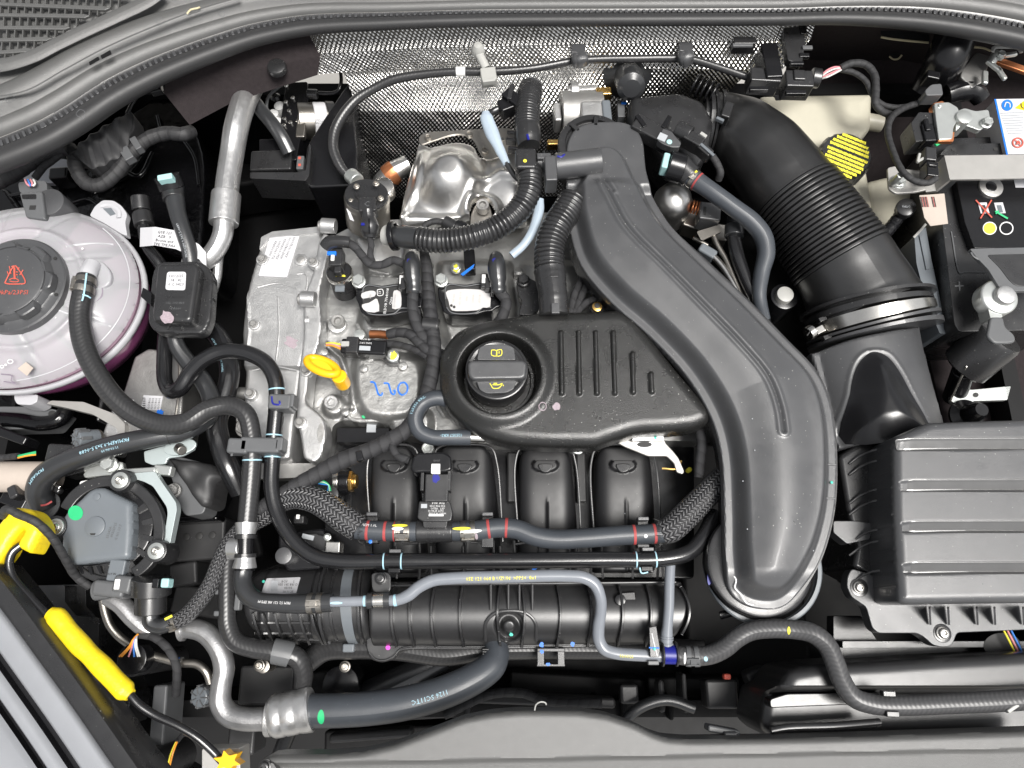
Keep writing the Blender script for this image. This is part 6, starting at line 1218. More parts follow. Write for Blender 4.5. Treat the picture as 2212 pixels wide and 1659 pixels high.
# fuel pump solenoid
fp = T('fuel_pump_solenoid', 'polished metal can with black round top and plug, behind the coils', 'fuel pump', 790, 440, -.03)
axf = Vector((.12, .28, 1)).normalized(); pf = P(792, 424, -.012)
MB().lathe([(.0285, -.045), (.0285, -.002), (.0275, 0), (.004, .0005)], pf, axf, n=48).out('metal_can', 'dull', fp)
MB().lathe([(.027, -.002), (.0272, .003), (.0262, .0045), (.0155, .0048), (.0150, .0065), (.003, .0068)], pf, axf, n=48).out('black_top', 'satin', fp)
for q in ((758, 434), (822, 428), (770, 402), (812, 396)): bolt(*q, -.003 + (.008 if q[1] < 410 else 0), 7, 'torx', 'dull', fp)
MB().box(793, 440, .003, 38, 34, .02, 3).out('socket_base', 'satin', fp, bev=.002); text('C', 792, 440, .0034, 18, 'grey', fp)
sub([(795, 452, .0, 13), (797, 470, -.004, 15), (799, 488, -.006, 20), (799, 502, -.01, 19), (798, 514, -.012, 13)], 16, 'plug', 'satin', fp); stroke([(797, 472, .006), (798, 505, .006)], 0, 4, 'plug_rib', 'gloss', fp); MB().box(784, 484, .004, 8, 6, .001).out('blue_mark', 'inkblue', fp)
sub([(799, 512, -.012), (802, 530, -.016), (800, 550, -.02), (806, 568, -.024)], 7, 'taped_lead', 'tape', fp)
MB().plate([(748, 450), (754, 452), (765, 478), (756, 474)], -.012, .001).out('white_label', 'white', fp); MB().rod(P(757, 378, -.025), P(772, 392, -.02), .010).out('pipe_nut', 'zinc', fp, bev=.001); MB().cyl(826, 402, -.03, 24, .02).out('side_flange', 'steel', fp, bev=.002)
# corrugated breather
CO = corr(.0054, .0030)
bh = T('corrugated_breather_hose', 'black corrugated breather hose arching from the head cover up to the T-piece', 'hose', 1000, 480, -.01)
sub([(853, 510, -.018, 22), (875, 512, -.012, 25), (905, 515, -.006, 24)], 24, 'end_sleeve', 'rubber', bh, n=28)
tq = Tube([(902, 515, -.006), (940, 520, -.003), (985, 518, .0), (1030, 508, .003), (1075, 490, .004), (1115, 460, .006), (1138, 425, .008), (1145, 390, .008), (1143, 362, .008)], 27, n=28, step=.0009); tq.mesh(rf=CO).out('corrugated_tube', 'satin', bh, ang=80)
MB().lathe([(.0155, -.004), (.0185, -.003), (.0185, .003), (.0155, .004)], P(851, 510, -.018), (1, 0, .25), n=32, cap=False).out('clamp_ring', 'gloss', bh, bev=.0008); MB().rod(P(832, 508, -.024), P(850, 510, -.02), .013).out('pale_neck', 'pale', bh, bev=.001)
tp_ = T('breather_joint', 'black breather T-piece with yellow dot between the two corrugated hoses', 'pipe joint', 1137, 330, .01)
mb = MB(); mb.box(1136, 340, .024, 46, 52, .03, 0); mb.out('tee_body', 'satin', tp_, bev=.004); MB().cyl(1134, 347, .0245, 4, .0008).out('yellow_dot', 'inkyellow', tp_)
sub([(1143, 316, .01, 24), (1141, 300, .01, 28), (1140, 285, .01, 28), (1139, 272, .01, 26)], 26, 'upper_sleeve', 'satin', tp_, n=28); stroke([(1139, 290, .0265), (1142, 302, .0265)], 0, 5, 'blue_mark', 'inkblue', tp_)
MB().rod(P(1160, 352, .006), P(1206, 356, .006), .011).out('side_port', 'satin', tp_, bev=.001)
for (u, dr) in ((1172, .0155), (1182, .0125)): MB().rod(P(u, 353, .006), P(u + 5, 353, .006), dr).out('o_ring', 'rubber', tp_)
MB().box(1190, 362, .024, 26, 62, .03, 2).out('clip_bracket', 'matte', tp_, bev=.002); MB().box(1175, 336, .022, 30, 14, .012).out('clip_arm', 'matte', tp_, bev=.001); stroke([(1204, 337, .0255), (1212, 339, .0255), (1220, 333, .0245)], 0, 4, 'blue_mark', 'inkblue', tp_)
uh = T('upper_corrugated_hose', 'short upright black corrugated hose above the T-piece', 'hose', 1140, 240, .01)
tq = Tube([(1139, 280, .01), (1139, 250, .01), (1141, 225, .008), (1144, 205, .002), (1146, 195, -.006)], 27, n=28, step=.0009); tq.mesh(rf=corr(.004, .0015)).out('corrugated_tube', 'satin', uh, ang=80); MB().rod(P(1143, 212, .004), P(1147, 190, -.01), .0155).out('end_sleeve', 'matte', uh, bev=.002)
uc = T('upper_plug', 'black plug with latch leaning on the upright corrugated hose', 'connector', 1100, 215, .0)
mb = MB(); mb.box(1110, 208, .016, 50, 26, .02, -40); mb.box(1095, 222, .01, 36, 30, .02, 25); mb.out('plug_body', 'gloss', uc, bev=.002); MB().box(1103, 196, .018, 10, 40, .01, -10).out('latch', 'satin', uc, bev=.001); sub([(1075, 236, .0), (1062, 243, .0), (1052, 250, .002)], 8, 'lead', 'satin', uc)
for i, (u, v) in enumerate(((1106, 285), (1104, 300), (1108, 318))): MB().box(u, v, .012, 22, 6, .012, -8).out('bracket_fin', 'gloss', uc, bev=.001)
sl = T('pale_blue_sleeve', 'pale blue-grey protective sleeve tube squeezed behind the T-piece', 'sleeve', 1070, 300, .0)
sub([(1049, 242, .006, 8), (1051, 255, .006, 14), (1062, 285, .004, 15), (1078, 320, .002, 11), (1095, 355, .0, 8)], 12, 'sleeve_tube', 'sleeve', sl, squash=.6); sub([(1093, 352, .0), (1112, 380, -.004), (1135, 400, -.014)], 6, 'cable', 'satin', sl)
sub([(1166, 430, -.016, 9), (1164, 455, -.018, 11), (1150, 500, -.02, 10), (1130, 530, -.022, 9), (1105, 552, -.024, 9)], 10, 'sleeve_tube', 'sleeve', sl, squash=.7)
vh = T('upright_corrugated_hose', 'thick black corrugated hose dropping from the duct into the oil cap cover', 'hose', 1195, 560, .0)
tq = Tube([(1240, 430, -.01), (1222, 460, -.008), (1200, 495, -.006), (1188, 530, -.006), (1186, 565, -.006), (1187, 590, -.006)], 33, n=30, step=.0009); tq.mesh(rf=corr(.0056, .0032)).out('corrugated_tube', 'satin', vh, ang=80)
sub([(1187, 585, -.006, 34), (1190, 605, -.006, 33), (1194, 632, -.006, 31), (1196, 655, -.008, 32), (1197, 680, -.01, 32)], 32, 'smooth_sleeve', 'satin', vh, n=30, rf=lambda l, r: r + .0005 * (1 if (l % .009) < .0012 else 0))
MB().box(1197, 590, .0125, 18, 18, .004).out('tab', 'satin', vh, bev=.001); MB().box(1200, 665, .0115, 18, 24, .004).out('tab', 'matte', vh, bev=.001)
# brackets and small bolts between
sb_ = T('engine_bracket', 'small black bracket with a hex bolt left of the thick corrugated hose', 'bracket', 1135, 640, -.06)
MB().plate([(1115, 605), (1140, 598), (1162, 610), (1165, 670), (1150, 680), (1120, 680), (1128, 650), (1120, 640)], -.055, .02, r=5).out('bracket_body', 'satin', sb_, bev=.003); bolt(1131, 606, -.05, 12, 'hex', 'satin', sb_); text('VW AG', 1155, 660, -.0545, 8, 'grey', sb_, ang=80)
lw = T('rear_taped_leads', 'bunch of taped leads under the long duct, right of the corrugated hose', 'wiring', 1260, 620, -.05)
for q in (((1230, 690), (1240, 640), (1255, 600), (1252, 570)), ((1235, 690), (1255, 640), (1270, 605), (1268, 580)), ((1240, 680), (1265, 655), (1295, 640))): sub([(*p, -.055) for p in q], 8, 'taped_lead', 'tape', lw)
MB().cyl(1290, 662, -.04, 11, .02).out('brass_insert', 'brass', lw); MB().cyl(1290, 660, -.0395, 6, .001).out('insert_hole', 'ink', lw); MB().cyl(1290, 666, -.044, 15, .02).out('insert_boss', 'gloss', lw)
MB().plate([(1268, 690), (1300, 640), (1345, 690)], -.05, .01, r=4).out('dark_plate', 'gloss', lw, bev=.002)
ss_ = T('map_sensor_lead', 'black small sensor plug lying on the shield edge', 'connector', 985, 490, -.02)
MB().rod(P(960, 478, -.03), P(985, 492, -.03), .009).out('plug', 'satin', ss_, bev=.001); MB().rod(P(982, 490, -.03), P(1005, 500, -.032), .011).out('plug_head', 'gloss', ss_, bev=.001); sub([(914, 500, -.03), (920, 485, -.028), (940, 478, -.028), (958, 480, -.03)], 7, 'taped_lead', 'tapefine', ss_)
MB().box(1014, 560, -.045, 24, 50, .02, 4).out('stem', 'gloss', ss_, bev=.002); MB().plate([(995, 592), (1025, 570), (1022, 578), (1000, 595)], -.04, .002).out('blue_tie', 'brightblue', ss_)
# main harness over the head
mh = T('main_engine_harness', 'thick black taped wiring harness running down between the coils to the lower left', 'wiring harness', 930, 750, -.045)
sub([(915, 540, -.055, 10), (922, 580, -.05, 13), (926, 640, -.048, 15), (932, 700, -.044, 16), (938, 760, -.04, 16), (932, 810, -.038, 16), (915, 870, -.038, 16), (880, 925, -.038, 17), (845, 950, -.038, 18), (800, 972, -.04, 18), (740, 995, -.042, 19), (690, 1022, -.044, 18), (640, 1050, -.046, 17), (595, 1080, -.05, 17), (560, 1100, -.055, 16)], 16, 'trunk', 'tape', mh, n=24)
sub([(838, 722, -.05), (860, 718, -.046), (885, 722, -.042), (905, 740, -.04), (935, 765, -.04), (970, 775, -.045)], 11, 'branch', 'tape', mh); sub([(830, 742, -.055), (860, 745, -.05), (895, 755, -.045), (925, 770, -.042)], 8, 'branch', 'tape', mh)
sub([(895, 640, -.05), (905, 700, -.048), (925, 750, -.042)], 9, 'branch', 'tape', mh)
sub([(850, 940, -.036), (848, 965, -.034), (860, 985, -.034), (885, 995, -.034)], 9, 'branch', 'tape', mh)
MB().rod(P(912, 702, -.042), P(948, 706, -.042), .010).out('cable_tie', 'satin', mh, bev=.001); MB().box(776, 984, -.028, 14, 22, .01, 15).out('cable_tie', 'gloss', mh, bev=.001)
sub([(800, 722, -.06, 9), (820, 722, -.058, 9), (838, 724, -.055, 9)], 9, 'copper_sleeve', 'copper', mh); MB().cyl(776, 722, -.062, 12, .008).out('ring_terminal', 'zinc', mh, bev=.001)
cs = T('camshaft_sensor', 'black sensor with printed face and plug on the head cover near the yellow dipstick', 'sensor', 780, 748, -.05)
mb = MB(); mb.box(785, 748, -.046, 100, 34, .022, -3); mb.out('body', 'gloss', cs, bev=.003); MB().box(760, 744, -.043, 28, 38, .02, -3).out('plug', 'satin', cs, bev=.002); MB().box(745, 742, -.042, 18, 12, .01).out('pale_lock', 'pale', cs, bev=.001)
for s_, v in (('36N2 5XC', 741), ('08 0U10', 733)): text(s_, 790, v, -.0455, 6, 'inkwhite', cs, ang=177)
MB().box(788, 752, -.0455, 24, 10, .0006, -3).out('code_print', 'inkgrey', cs); MB().plate([(820, 735), (835, 745), (862, 765), (860, 785), (838, 785), (820, 770)], -.062, .012, r=5).out('mounting_tab', 'satin', cs, bev=.002)
for i, mt in enumerate(('inkyellow', 'wirepink', 'wireorange')): strand([(705, 742 + i * 2, -.055), (720, 741 + i * 3, -.05), (738, 745 + i * 5, -.052)], 2.2, 'wire', mt, cs)
# dipstick
ds = T('oil_dipstick', 'bright yellow oval dipstick handle standing on the head cover', 'dipstick', 705, 800, -.03)
rr = []
for i in range(25): a2 = TAU * i / 24; x, y = 35 * math.cos(a2), 13 * math.sin(a2); b = math.radians(22); rr.append((696 + x * math.cos(b) - y * math.sin(b), 791 + x * math.sin(b) + y * math.cos(b), -.012 + .006 * math.sin(a2)))
sub(rr, 8.5, 'ring_handle', 'amber', ds, n=16); MB().plate(ell(698, 792, 32, 12, ang=22), -.014, .004).out('handle_web', 'amber', ds, bev=.001)
MB().rod(P(732, 812, -.016), P(742, 830, -.04), .009).out('handle_neck', 'amber', ds, bev=.003); MB().rod(P(738, 818, -.03), P(745, 845, -.08), .006).out('dipstick_tube', 'aludark', ds)
# left of the oil cap cover: small loop hose
t, o = hose('oil_vent_loop_hose', 'short grey rubber hose bent in a tight loop left of the oil cap cover', 'hose', [(975, 865, -.035), (940, 860, -.03), (912, 872, -.03), (897, 900, -.03), (905, 930, -.032), (935, 945, -.034), (970, 945, -.036), (1015, 945, -.04)], 17, 'rubberdusty', n=24)
t.text('125350 KRS-', 905, 880, 9, 'inkteal', o, th=.5, flip=True); t.text('125357 KRS-', 975, 948, 9, 'inkteal', o, th=-.3, flip=True); MB().rod(P(1012, 944, -.04), P(1048, 946, -.042), .006).out('steel_stub', 'steel', o, bev=.001)
# oil cap cover
oc = T('oil_filler_cover', 'grained black plastic cover around the oil cap with six raised ribs', 'engine cover', 1240, 820, -.02)
ko = -.008; cc0 = P(1078, 806, ko); kk = S(1078, 806, ko)
RB = [((1212, 717), (1214, 848)), ((1250, 717), (1252, 848)), ((1287, 717), (1290, 848)), ((1325, 717), (1329, 848)), ((1367, 763), (1369, 846)), ((1407, 807), (1409, 845))]
RBW = [[P(p[0], p[1], ko)[:2] for p in q] for q in RB]
low_ = [P(p[0], p[1], ko)[:2] for p in ((960, 860), (1000, 905), (1080, 925), (1200, 918), (1330, 905), (1530, 888))]
def zoil(X, Y, D):
    z = -.012 + rd(D, .016) * .9
    r = np.hypot(X - cc0.x, Y - cc0.y) / kk
    z = z + .006 * ss((124 - r) / 26) * (r > 70)
    z = np.where(r < 92, np.maximum(z, -.03) - .034 * ss((92 - r) / 14), z)
    for q in RBW: d = dpoly(X, Y, q); z = z + .0045 * np.sqrt(np.clip(1 - (d / .0028) ** 2, 0, 1))
    return z
hf([P(p[0], p[1], -.024)[:2] for p in fillet([(950, 775), (958, 755), (985, 718), (1035, 697), (1110, 686), (1165, 676, 20), (1230, 676), (1340, 672, 14), (1372, 690, 20), (1450, 790), (1534, 888, 16), (1532, 915, 14), (1500, 930), (1440, 936), (1375, 938), (1320, 955), (1285, 968, 14), (1180, 968), (1100, 962), (1040, 945), (1000, 918), (965, 885), (950, 845)], 22)], zoil, res=.0012, skirt=.02).out('cover_shell', 'grain', oc, ang=60)
for (u, v, r) in ((1172, 878, 8),): stroke(ell(u, v, r, r * 1.1, 12) + [(u + r, v)], -.009, 2, 'chalk_ring', 'dustpatch', oc)
patch(blob(1202, 878, 8, 33, amp=.2), -.0112, 'pale_scuff', 'dustpatch', oc)
for (u, v, r) in ((1245, 914, 3), (1249, 919, 3.5), (1261, 922, 2), (1269, 927, 3.5), (1230, 905, 1.5)): MB().lathe([(.0001, .0005), (r * .0005, .0003), (r * .0005, 0)], P(u, v, -.0135 - (v - 905) * .00018), n=8).out('water_spot', 'inkwhite', oc)
cz = .004; mc = MB().cyl(1073, 798, cz - .006, 68, .03, n=64, bev=.05).out('filler_cap', 'satin', oc, label='round black oil filler cap with raised grip and yellow symbols'); MB().lathe([(.0335, -.004), (.0345, 0), (.0325, .002), (.0295, .001), (.029, -.004)], P(1073, 798, cz - .006), n=64, cap=False).out('cap_rim', 'satin', mc)
HFp(fillet([(1010, 786), (1016, 778), (1130, 777), (1138, 784), (1136, 812), (1128, 818), (1020, 820), (1011, 810)], 7), cz + .008, lambda X, Y, D: cz + .008 + rd(D, .003), skirt=.016, res=.001).out('grip_bar', 'matte', mc)
MB().plate([(1035, 750), (1050, 744), (1095, 744), (1110, 750), (1114, 778), (1030, 778)], cz - .001, .01, r=5).out('upper_panel', 'matte', mc, bev=.0015); MB().plate([(1028, 820), (1116, 818), (1110, 840), (1095, 848), (1050, 850), (1036, 842)], cz - .001, .01, r=5).out('lower_panel', 'matte', mc, bev=.0015)
zq = cz - .0006
for q in (((1062, 756), (1062, 767), (1072, 769), (1072, 757), (1062, 756)), ((1073, 757), (1073, 769), (1083, 767), (1083, 755), (1073, 757)), ((1078, 759), (1078, 764))): stroke(q, zq, 1.8, 'book_symbol', 'inkyellow', mc)
for q in (((1058, 828), (1062, 834), (1064, 838), (1078, 838), (1085, 828), (1078, 831), (1064, 831)), ((1066, 828), (1074, 828)), ((1070, 831), (1070, 828)), ((1087, 831), (1087, 834))): stroke(q, zq, 1.8, 'oilcan_symbol', 'inkyellow', mc)
# long duct
dk = T('charge_air_duct', 'long matte black charge air duct sweeping from top centre to lower right', 'air duct', 1500, 780, .0)
DB = [(1223, 430), (1223, 392), (1222, 350), (1226, 312), (1243, 284), (1272, 272), (1310, 268), (1350, 271), (1375, 287), (1388, 315), (1391, 345), (1396, 380), (1412, 425, 30), (1450, 485, 30), (1520, 555, 30), (1610, 640, 30), (1700, 732, 30), (1765, 802, 40), (1797, 880, 50), (1808, 980, 60), (1805, 1090, 60), (1785, 1180, 50), (1758, 1240, 40), (1720, 1295, 40), (1680, 1316, 30), (1620, 1308, 30), (1580, 1272, 30), (1568, 1200, 50), (1566, 1100, 50), (1560, 985, 60), (1535, 895, 60), (1480, 805, 60), (1400, 720, 50), (1320, 650, 50), (1255, 570, 50), (1228, 480, 40)]
DBW = smoothc(DB, 5)
crease = [P(p[0], p[1], .012)[:2] for p in smoothc([(1322, 415), (1332, 455), (1365, 505), (1440, 580), (1520, 662), (1600, 745), (1655, 812), (1682, 880), (1692, 950), (1702, 1030)], 4)[:-8]]
plug_ = P(1300, 330, .012)
cyW = np.array([P(p[0], p[1], .012)[:2] for p in ((1308, 330), (1330, 430), (1420, 560), (1560, 700), (1660, 820), (1690, 960), (1690, 1120), (1665, 1230))])
def zduct(X, Y, D):
    d = np.clip((D - .0085) / .015, 0, 1); z = -.012 + .020 * ss(d * .5 + .5 * d ** .8) + .005 * ss((D - .01) / .05) + rd(D, .0012)
    dc = dpoly(X, Y, crease); sgn = 0
    z = z - .0022 * ss(1 - dc / .0028) + .0014 * ss(1 - np.abs(dc - .005) / .004)
    dm = dpoly(X, Y, cyW); z += .004 * ss(1 - dm / .04)
    # round head plate at the top, the body starting in an arch on it
    arp = [P(p[0], p[1], .008)[:2] for p in smoothc([(1243, 430), (1246, 400), (1260, 374), (1268, 342), (1285, 318), (1309, 309), (1335, 317), (1353, 338), (1366, 366), (1384, 402), (1402, 432)], 3)]
    I = inside(X, Y, arp); da = dpoly(X, Y, arp, True); da = np.where(I, da, -da); zh = -.004 + .013 * ss((da + .002) / .009) + rd(D, .002); wy = ss((Y - P(0, 412, 0).y) / .014); z = z * (1 - wy) + zh * wy
    # far end dips
    z -= .008 * ss((P(0, 1225, 0).y - Y) / .03)
    return z
hf([P(p[0], p[1], -.010)[:2] for p in DBW], zduct, res=.001, skirt=.012).out('upper_shell', 'matte', dk, ang=50)
DL = [(p[0] + (2 if p[0] > 1500 else -3), p[1]) for p in DB]
hf([P(p[0], p[1], -.022)[:2] for p in smoothc(DL, 5)], lambda X, Y, D: -.024 + 0 * X, res=.004, skirt=.03).out('lower_shell', 'satin', dk)
for (u1, v1, u2, v2) in ((1788, 1003, 1806, 1004), (1785, 1076, 1804, 1077)): stroke([(u1, v1, -.0105), (u2, v2, -.0105)], 0, 3.5, 'edge_rib', 'matte', dk)
MB().cyl(1797, 1042, -.0095, 3, .001).out('teal_dot', 'teal', dk)
MB().rod(P(1200, 360, .008), P(1300, 348, .012), .0165).out('side_stub', 'matte', dk, bev=.002)
MB().lathe([(.042, -.016), (.0455, -.013), (.0460, -.002), (.0445, 0), (.037, .0005), (.036, -.004), (.0305, -.004)], P(1282, 311, -.008), n=64).out('cap_ring', 'satin', dk); 
for a_ in (60, 105): MB().box(1282 + 62 * math.cos(math.radians(a_ + 25)), 318 - 58 * math.sin(math.radians(a_ + 25)), -.004, 10, 26, .006, a_ - 65).out('ring_fin', 'satin', dk, bev=.001)
text('1', 1296, 252, -.0074, 7, 'grey', dk)
# bell mouth at the lower end
for (r_, z_, d_, nm, mt) in ((117, -.045, .012, 'rubber_ring', 'gloss'), (113, -.028, .010, 'rubber_ring', 'satin'), (110, -.064, .03, 'bell_mouth', 'satin')):
    MB().cyl(1641, 1216, z_, r_, d_, n=56, bev=.06).out(nm, mt, dk)
MB().lathe([(.062, -.004), (.067, -.003), (.0675, .005), (.066, .0065), (.062, .0066)], P(1645, 1222, -.062), n=56, cap=False).out('grey_band', 'slate', dk)
stroke([(1575, 1232), (1590, 1252), (1588, 1270), (1602, 1285), (1612, 1302), (1628, 1308)], -.0135, 3, 'clear_glue_smear', 'inkwhite', dk); patch(ell(1532, 1248, 4, 16), -.035, 'blue_mark', 'inkblue', dk)
MB().box(1760, 1140, -.03, 60, 40, .02, 5).out('side_hose_stub', 'rubber', dk, bev=.006)
# ================================================================ FRONT: intake manifold, hoses in front, slam panel
mf = T('intake_manifold', 'black plastic intake manifold with four runners and ribbed plenum', 'intake manifold', 1100, 1200, -.1)
for i, (l, r_) in enumerate(((795, 905), (935, 1072), (1114, 1242), (1278, 1415))):
    m_ = (l + r_) / 2; pts = fillet([(l + 8, 990), (l + 22, 965), (r_ - 22, 965), (r_ - 8, 990), (r_ + 12, 1170), (r_ + 12, 1235), (l + 4, 1235), (l + 4, 1170)], 16)
    xc = P(m_, 1000, -.09).x; y0 = P(m_, 965, -.09).y; y1 = P(m_, 1235, -.09).y; mk = P(m_, 1015, -.085); kq = S(m_, 1015, -.085)
    def zr(X, Y, D, xc=xc, y0=y0, y1=y1, mk=mk, kq=kq):
        t = (y0 - Y) / (y0 - y1); z = -.088 - .022 * ss((t - .25) / .9) - .009 * (np.abs(X - xc) / .034) ** 5 + rd(D, .004)
        e_ = np.hypot((X - mk.x) / (28 * kq), (Y - mk.y - .006) / (15 * kq)); z += .005 * ss((1.05 - e_) / .12) * (Y < mk.y + .012)
        z += .0025 * ss(1 - np.abs(X - xc - .002) / .0018) * ss((t - .4) / .1)
        return z
    HFp(pts, -.095, zr, res=.0016, skirt=.05).out('runner', 'runner', mf, ang=60)
    MB().plate(smoothc([(m_ - 14, 1002), (m_ + 14, 1002), (m_ + 13, 1012), (m_ + 6, 1019), (m_ - 6, 1019), (m_ - 13, 1012)], 2), -.080, .006).out('moulded_pip', 'satin', mf, bev=.001)
    stroke([(l + 6, 1170, -.102), (l - 1, 1000, -.090), (l + 12, 967, -.086), (m_, 960, -.085), (r_ - 12, 967, -.086), (r_ + 1, 1000, -.090), (r_ + 14, 1170, -.102)], 0, 5, 'runner_rim', 'satin', mf)
MB().plate([(700, 950), (1500, 950), (1500, 1250), (700, 1250)], -.135, .05, r=10).out('manifold_floor', 'gloss', mf, bev=.004)
for (u, v) in ((925, 970), (1240, 967)): bolt(u, v, -.080, 13, 'spline', 'zinc', mf)
for u in (855, 930, 1000, 1080, 1165, 1230, 1300, 1365, 1430): stroke([(u, 1180, -.10), (u + 2, 1250, -.098)], 0, 5, 'web_rib', 'satin', mf)
# plenum barrel
zp0 = -.085; yA, yB = P(1100, 1252, zp0).y, P(1100, 1398, zp0).y; ym = (yA + yB) / 2; hw = (yA - yB) / 2
ribs = [P(u, 1320, zp0).x for u in (868, 893, 940, 1000, 1078, 1128, 1148, 1205, 1280, 1335, 1400, 1462)]
def zpl(X, Y, D):
    q = np.clip((Y - ym) / hw, -1, 1); z = -.112 + .040 * np.sqrt(np.clip(1 - q * q * .92, 0, 1)) + 0 * X
    z += .004 * ss(1.6 - np.abs(Y - (ym + hw * .93)) / .0014)
    cpt = P(1100, 1352, zp0); r = np.hypot(X - cpt.x, Y - cpt.y); z = np.where(r < .018, z - .010 * ss((.018 - r) / .005) + .009 * ss((.011 - r) / .006), z)
    return z + rd(D, .004)
HFp(fillet([(800, 1262), (840, 1255), (1470, 1248), (1486, 1290), (1478, 1340), (1455, 1380), (1420, 1392), (1300, 1396), (1100, 1400), (880, 1404), (850, 1420), (800, 1420)], 14), zp0, zpl, res=.0015, skirt=.05).out('plenum', 'plenum', mf, ang=60)
MB().plate([(790, 1300), (815, 1290), (835, 1310), (852, 1350), (880, 1378), (960, 1385), (1100, 1388), (1300, 1384), (1300, 1398), (1100, 1403), (900, 1404), (865, 1406), (850, 1425), (825, 1432), (800, 1425), (790, 1400)], -.098, .02, r=8).out('lower_flange', 'satin', mf, bev=.002)
stroke([(797, 1410, -.095), (810, 1424, -.095), (830, 1427, -.095), (850, 1418, -.095), (868, 1401, -.095), (1000, 1398, -.095), (1290, 1392, -.095)], 0, 3.5, 'flange_rim', 'satin', mf)
patch(ell(838, 1399, 5), -.0975, 'magenta_dot', 'magenta', mf); patch(blob(1104, 1370, 4, 5), -.082, 'teal_mark', 'teal', mf)
for (u, v) in ((1170, 1393), (1237, 1391), (1154, 1228)): patch(blob(u, v, 5, u), -.076 if v > 1300 else -.085, 'blue_mark', 'brightblue', mf)
MB().cyl(1340, 1296, -.07, 12, .01).out('boss', 'gloss', mf, bev=.002); MB().plate([(1338, 1280), (1372, 1278), (1376, 1310), (1342, 1312)], -.075, .01, r=3).out('boss_pad', 'gloss', mf, bev=.002)
for (u, v, w_, h_, lb) in ((1065, 1411, 46, 22, 'rib_clip'),): 
    for i in range(4): MB().box(u, 1403 + i * 5, -.085, 46, 3.4, .012).out('clip_rib', 'satin', mf, bev=.0006)
hc = T('empty_hose_clip', 'empty black hose clip with bright blue dots below the manifold', 'clip', 1190, 1425, -.09)
for (u, v, w_, h_) in ((1190, 1404, 60, 8), (1190, 1437, 62, 6), (1168, 1422, 16, 30), (1212, 1422, 16, 30)): MB().box(u, v, -.088, w_, h_, .01).out('clip_bar', 'satin', hc, bev=.001)
for (u, v) in ((1171, 1408), (1184, 1435)): patch(blob(u, v, 4, v), -.0875, 'blue_dot', 'brightblue', hc)
# left charge pipe on the plenum
cp = T('charge_pipe', 'ribbed black plastic charge pipe with a white label and a grey band clamp', 'charge pipe', 660, 1310, -.09)
zc_ = -.088; a0, b0 = P(665, 1222, zc_).y, P(665, 1392, zc_).y; m0 = (a0 + b0) / 2; h0 = (a0 - b0) / 2; rx = [P(u, 1320, zc_).x for u in (560, 585, 608, 632, 655, 682)]
def zch(X, Y, D):
    q = np.clip((Y - m0) / h0, -1, 1); z = -.118 + .046 * np.sqrt(np.clip(1 - q * q * .95, 0, 1)) + 0 * X
    lo = ss((m0 - .1 * h0 - Y) / .01)
    z += .004 * ss(1.5 - np.abs(X - P(700, 0, zc_).x) / .004) + .004 * ss(1.5 - np.abs(X - P(782, 0, zc_).x) / .004)
    return z + rd(D, .010)
HFp(smoothc([(545, 1240), (600, 1222), (700, 1218), (790, 1222), (796, 1310), (792, 1392), (700, 1394), (600, 1385), (545, 1360), (530, 1300)], 4), zc_, zch, res=.0015, skirt=.05).out('pipe_body', 'plenum', cp, ang=60)
def zband(X, Y, D): return zch(X, Y, 1 + 0 * D) + .0022
HFp([(742, 1222), (762, 1222), (765, 1300), (767, 1392), (747, 1394), (741, 1300)], zc_, zband, res=.0015, skirt=.003).out('grey_band', 'slate', cp)
HFp(fillet([(582, 1250), (652, 1247), (648, 1282), (575, 1286)], 3), zc_, lambda X, Y, D: zch(X, Y, 1 + 0 * D) + .0006, res=.0015, skirt=0).out('white_label', 'white', cp)
for i, (s_, v) in enumerate((('BGV      S', 1256), ('05E 145 841 D', 1263), ('00193', 1270), ('10.11.25', 1278))): text(s_, 622, v, -.0698 - i * .0003, 7, 'ink', cp)
for k_ in range(9): stroke([(586 + k_ * 1.7, 1254), (585 + k_ * 1.7, 1276)], -.0698, .9, 'square_code_print', 'inkgrey', cp, n=4)
MB().cyl(569, 1256, -.074, 3, .001).out('teal_dot', 'teal', cp); text('AMI', 706, 1388, -.102, 9, 'grey', cp)
MB().box(752, 1400, -.10, 26, 18, .012).out('band_buckle', 'slate', cp, bev=.002)
thr = T('throttle_valve_block', 'black throttle actuator block with plug left of the manifold', 'throttle body', 640, 1180, -.08)
mb = MB(); mb.plate([(600, 1150), (700, 1140), (720, 1200), (690, 1230), (620, 1235), (600, 1200)], -.085, .04, r=8); mb.out('block', 'gloss', thr, bev=.004)
MB().plate([(650, 1155), (680, 1152), (700, 1158), (716, 1170), (715, 1190), (690, 1195), (660, 1185)], -.075, .02, r=5).out('motor_cap', 'satin', thr, bev=.003); MB().box(665, 1160, -.0745, 26, 10, .001, -12).out('code_print', 'inkgrey', thr); bolt(707, 1160, -.072, 8, 'torx', 'zinc', thr)
MB().box(718, 1182, -.07, 34, 26, .02).out('silver_clip', 'steel', thr, bev=.002); MB().cyl(612, 1200, -.07, 18, .05).out('post', 'matte', thr); MB().box(645, 1122, -.08, 24, 18, .02).out('plug', 'satin', thr, bev=.002); MB().box(643, 1116, -.079, 8, 10, .004).out('white_lock', 'whitep', thr, bev=.001)
MB().plate([(670, 1025), (700, 1020), (730, 1030), (760, 1060), (760, 1100), (690, 1100), (680, 1070)], -.11, .03, r=6).out('rear_block', 'gloss', thr, bev=.004)
wr = T('injector_wiring', 'brass fitting with purple and green wires behind the braided sleeve', 'wiring', 720, 1040, -.07)
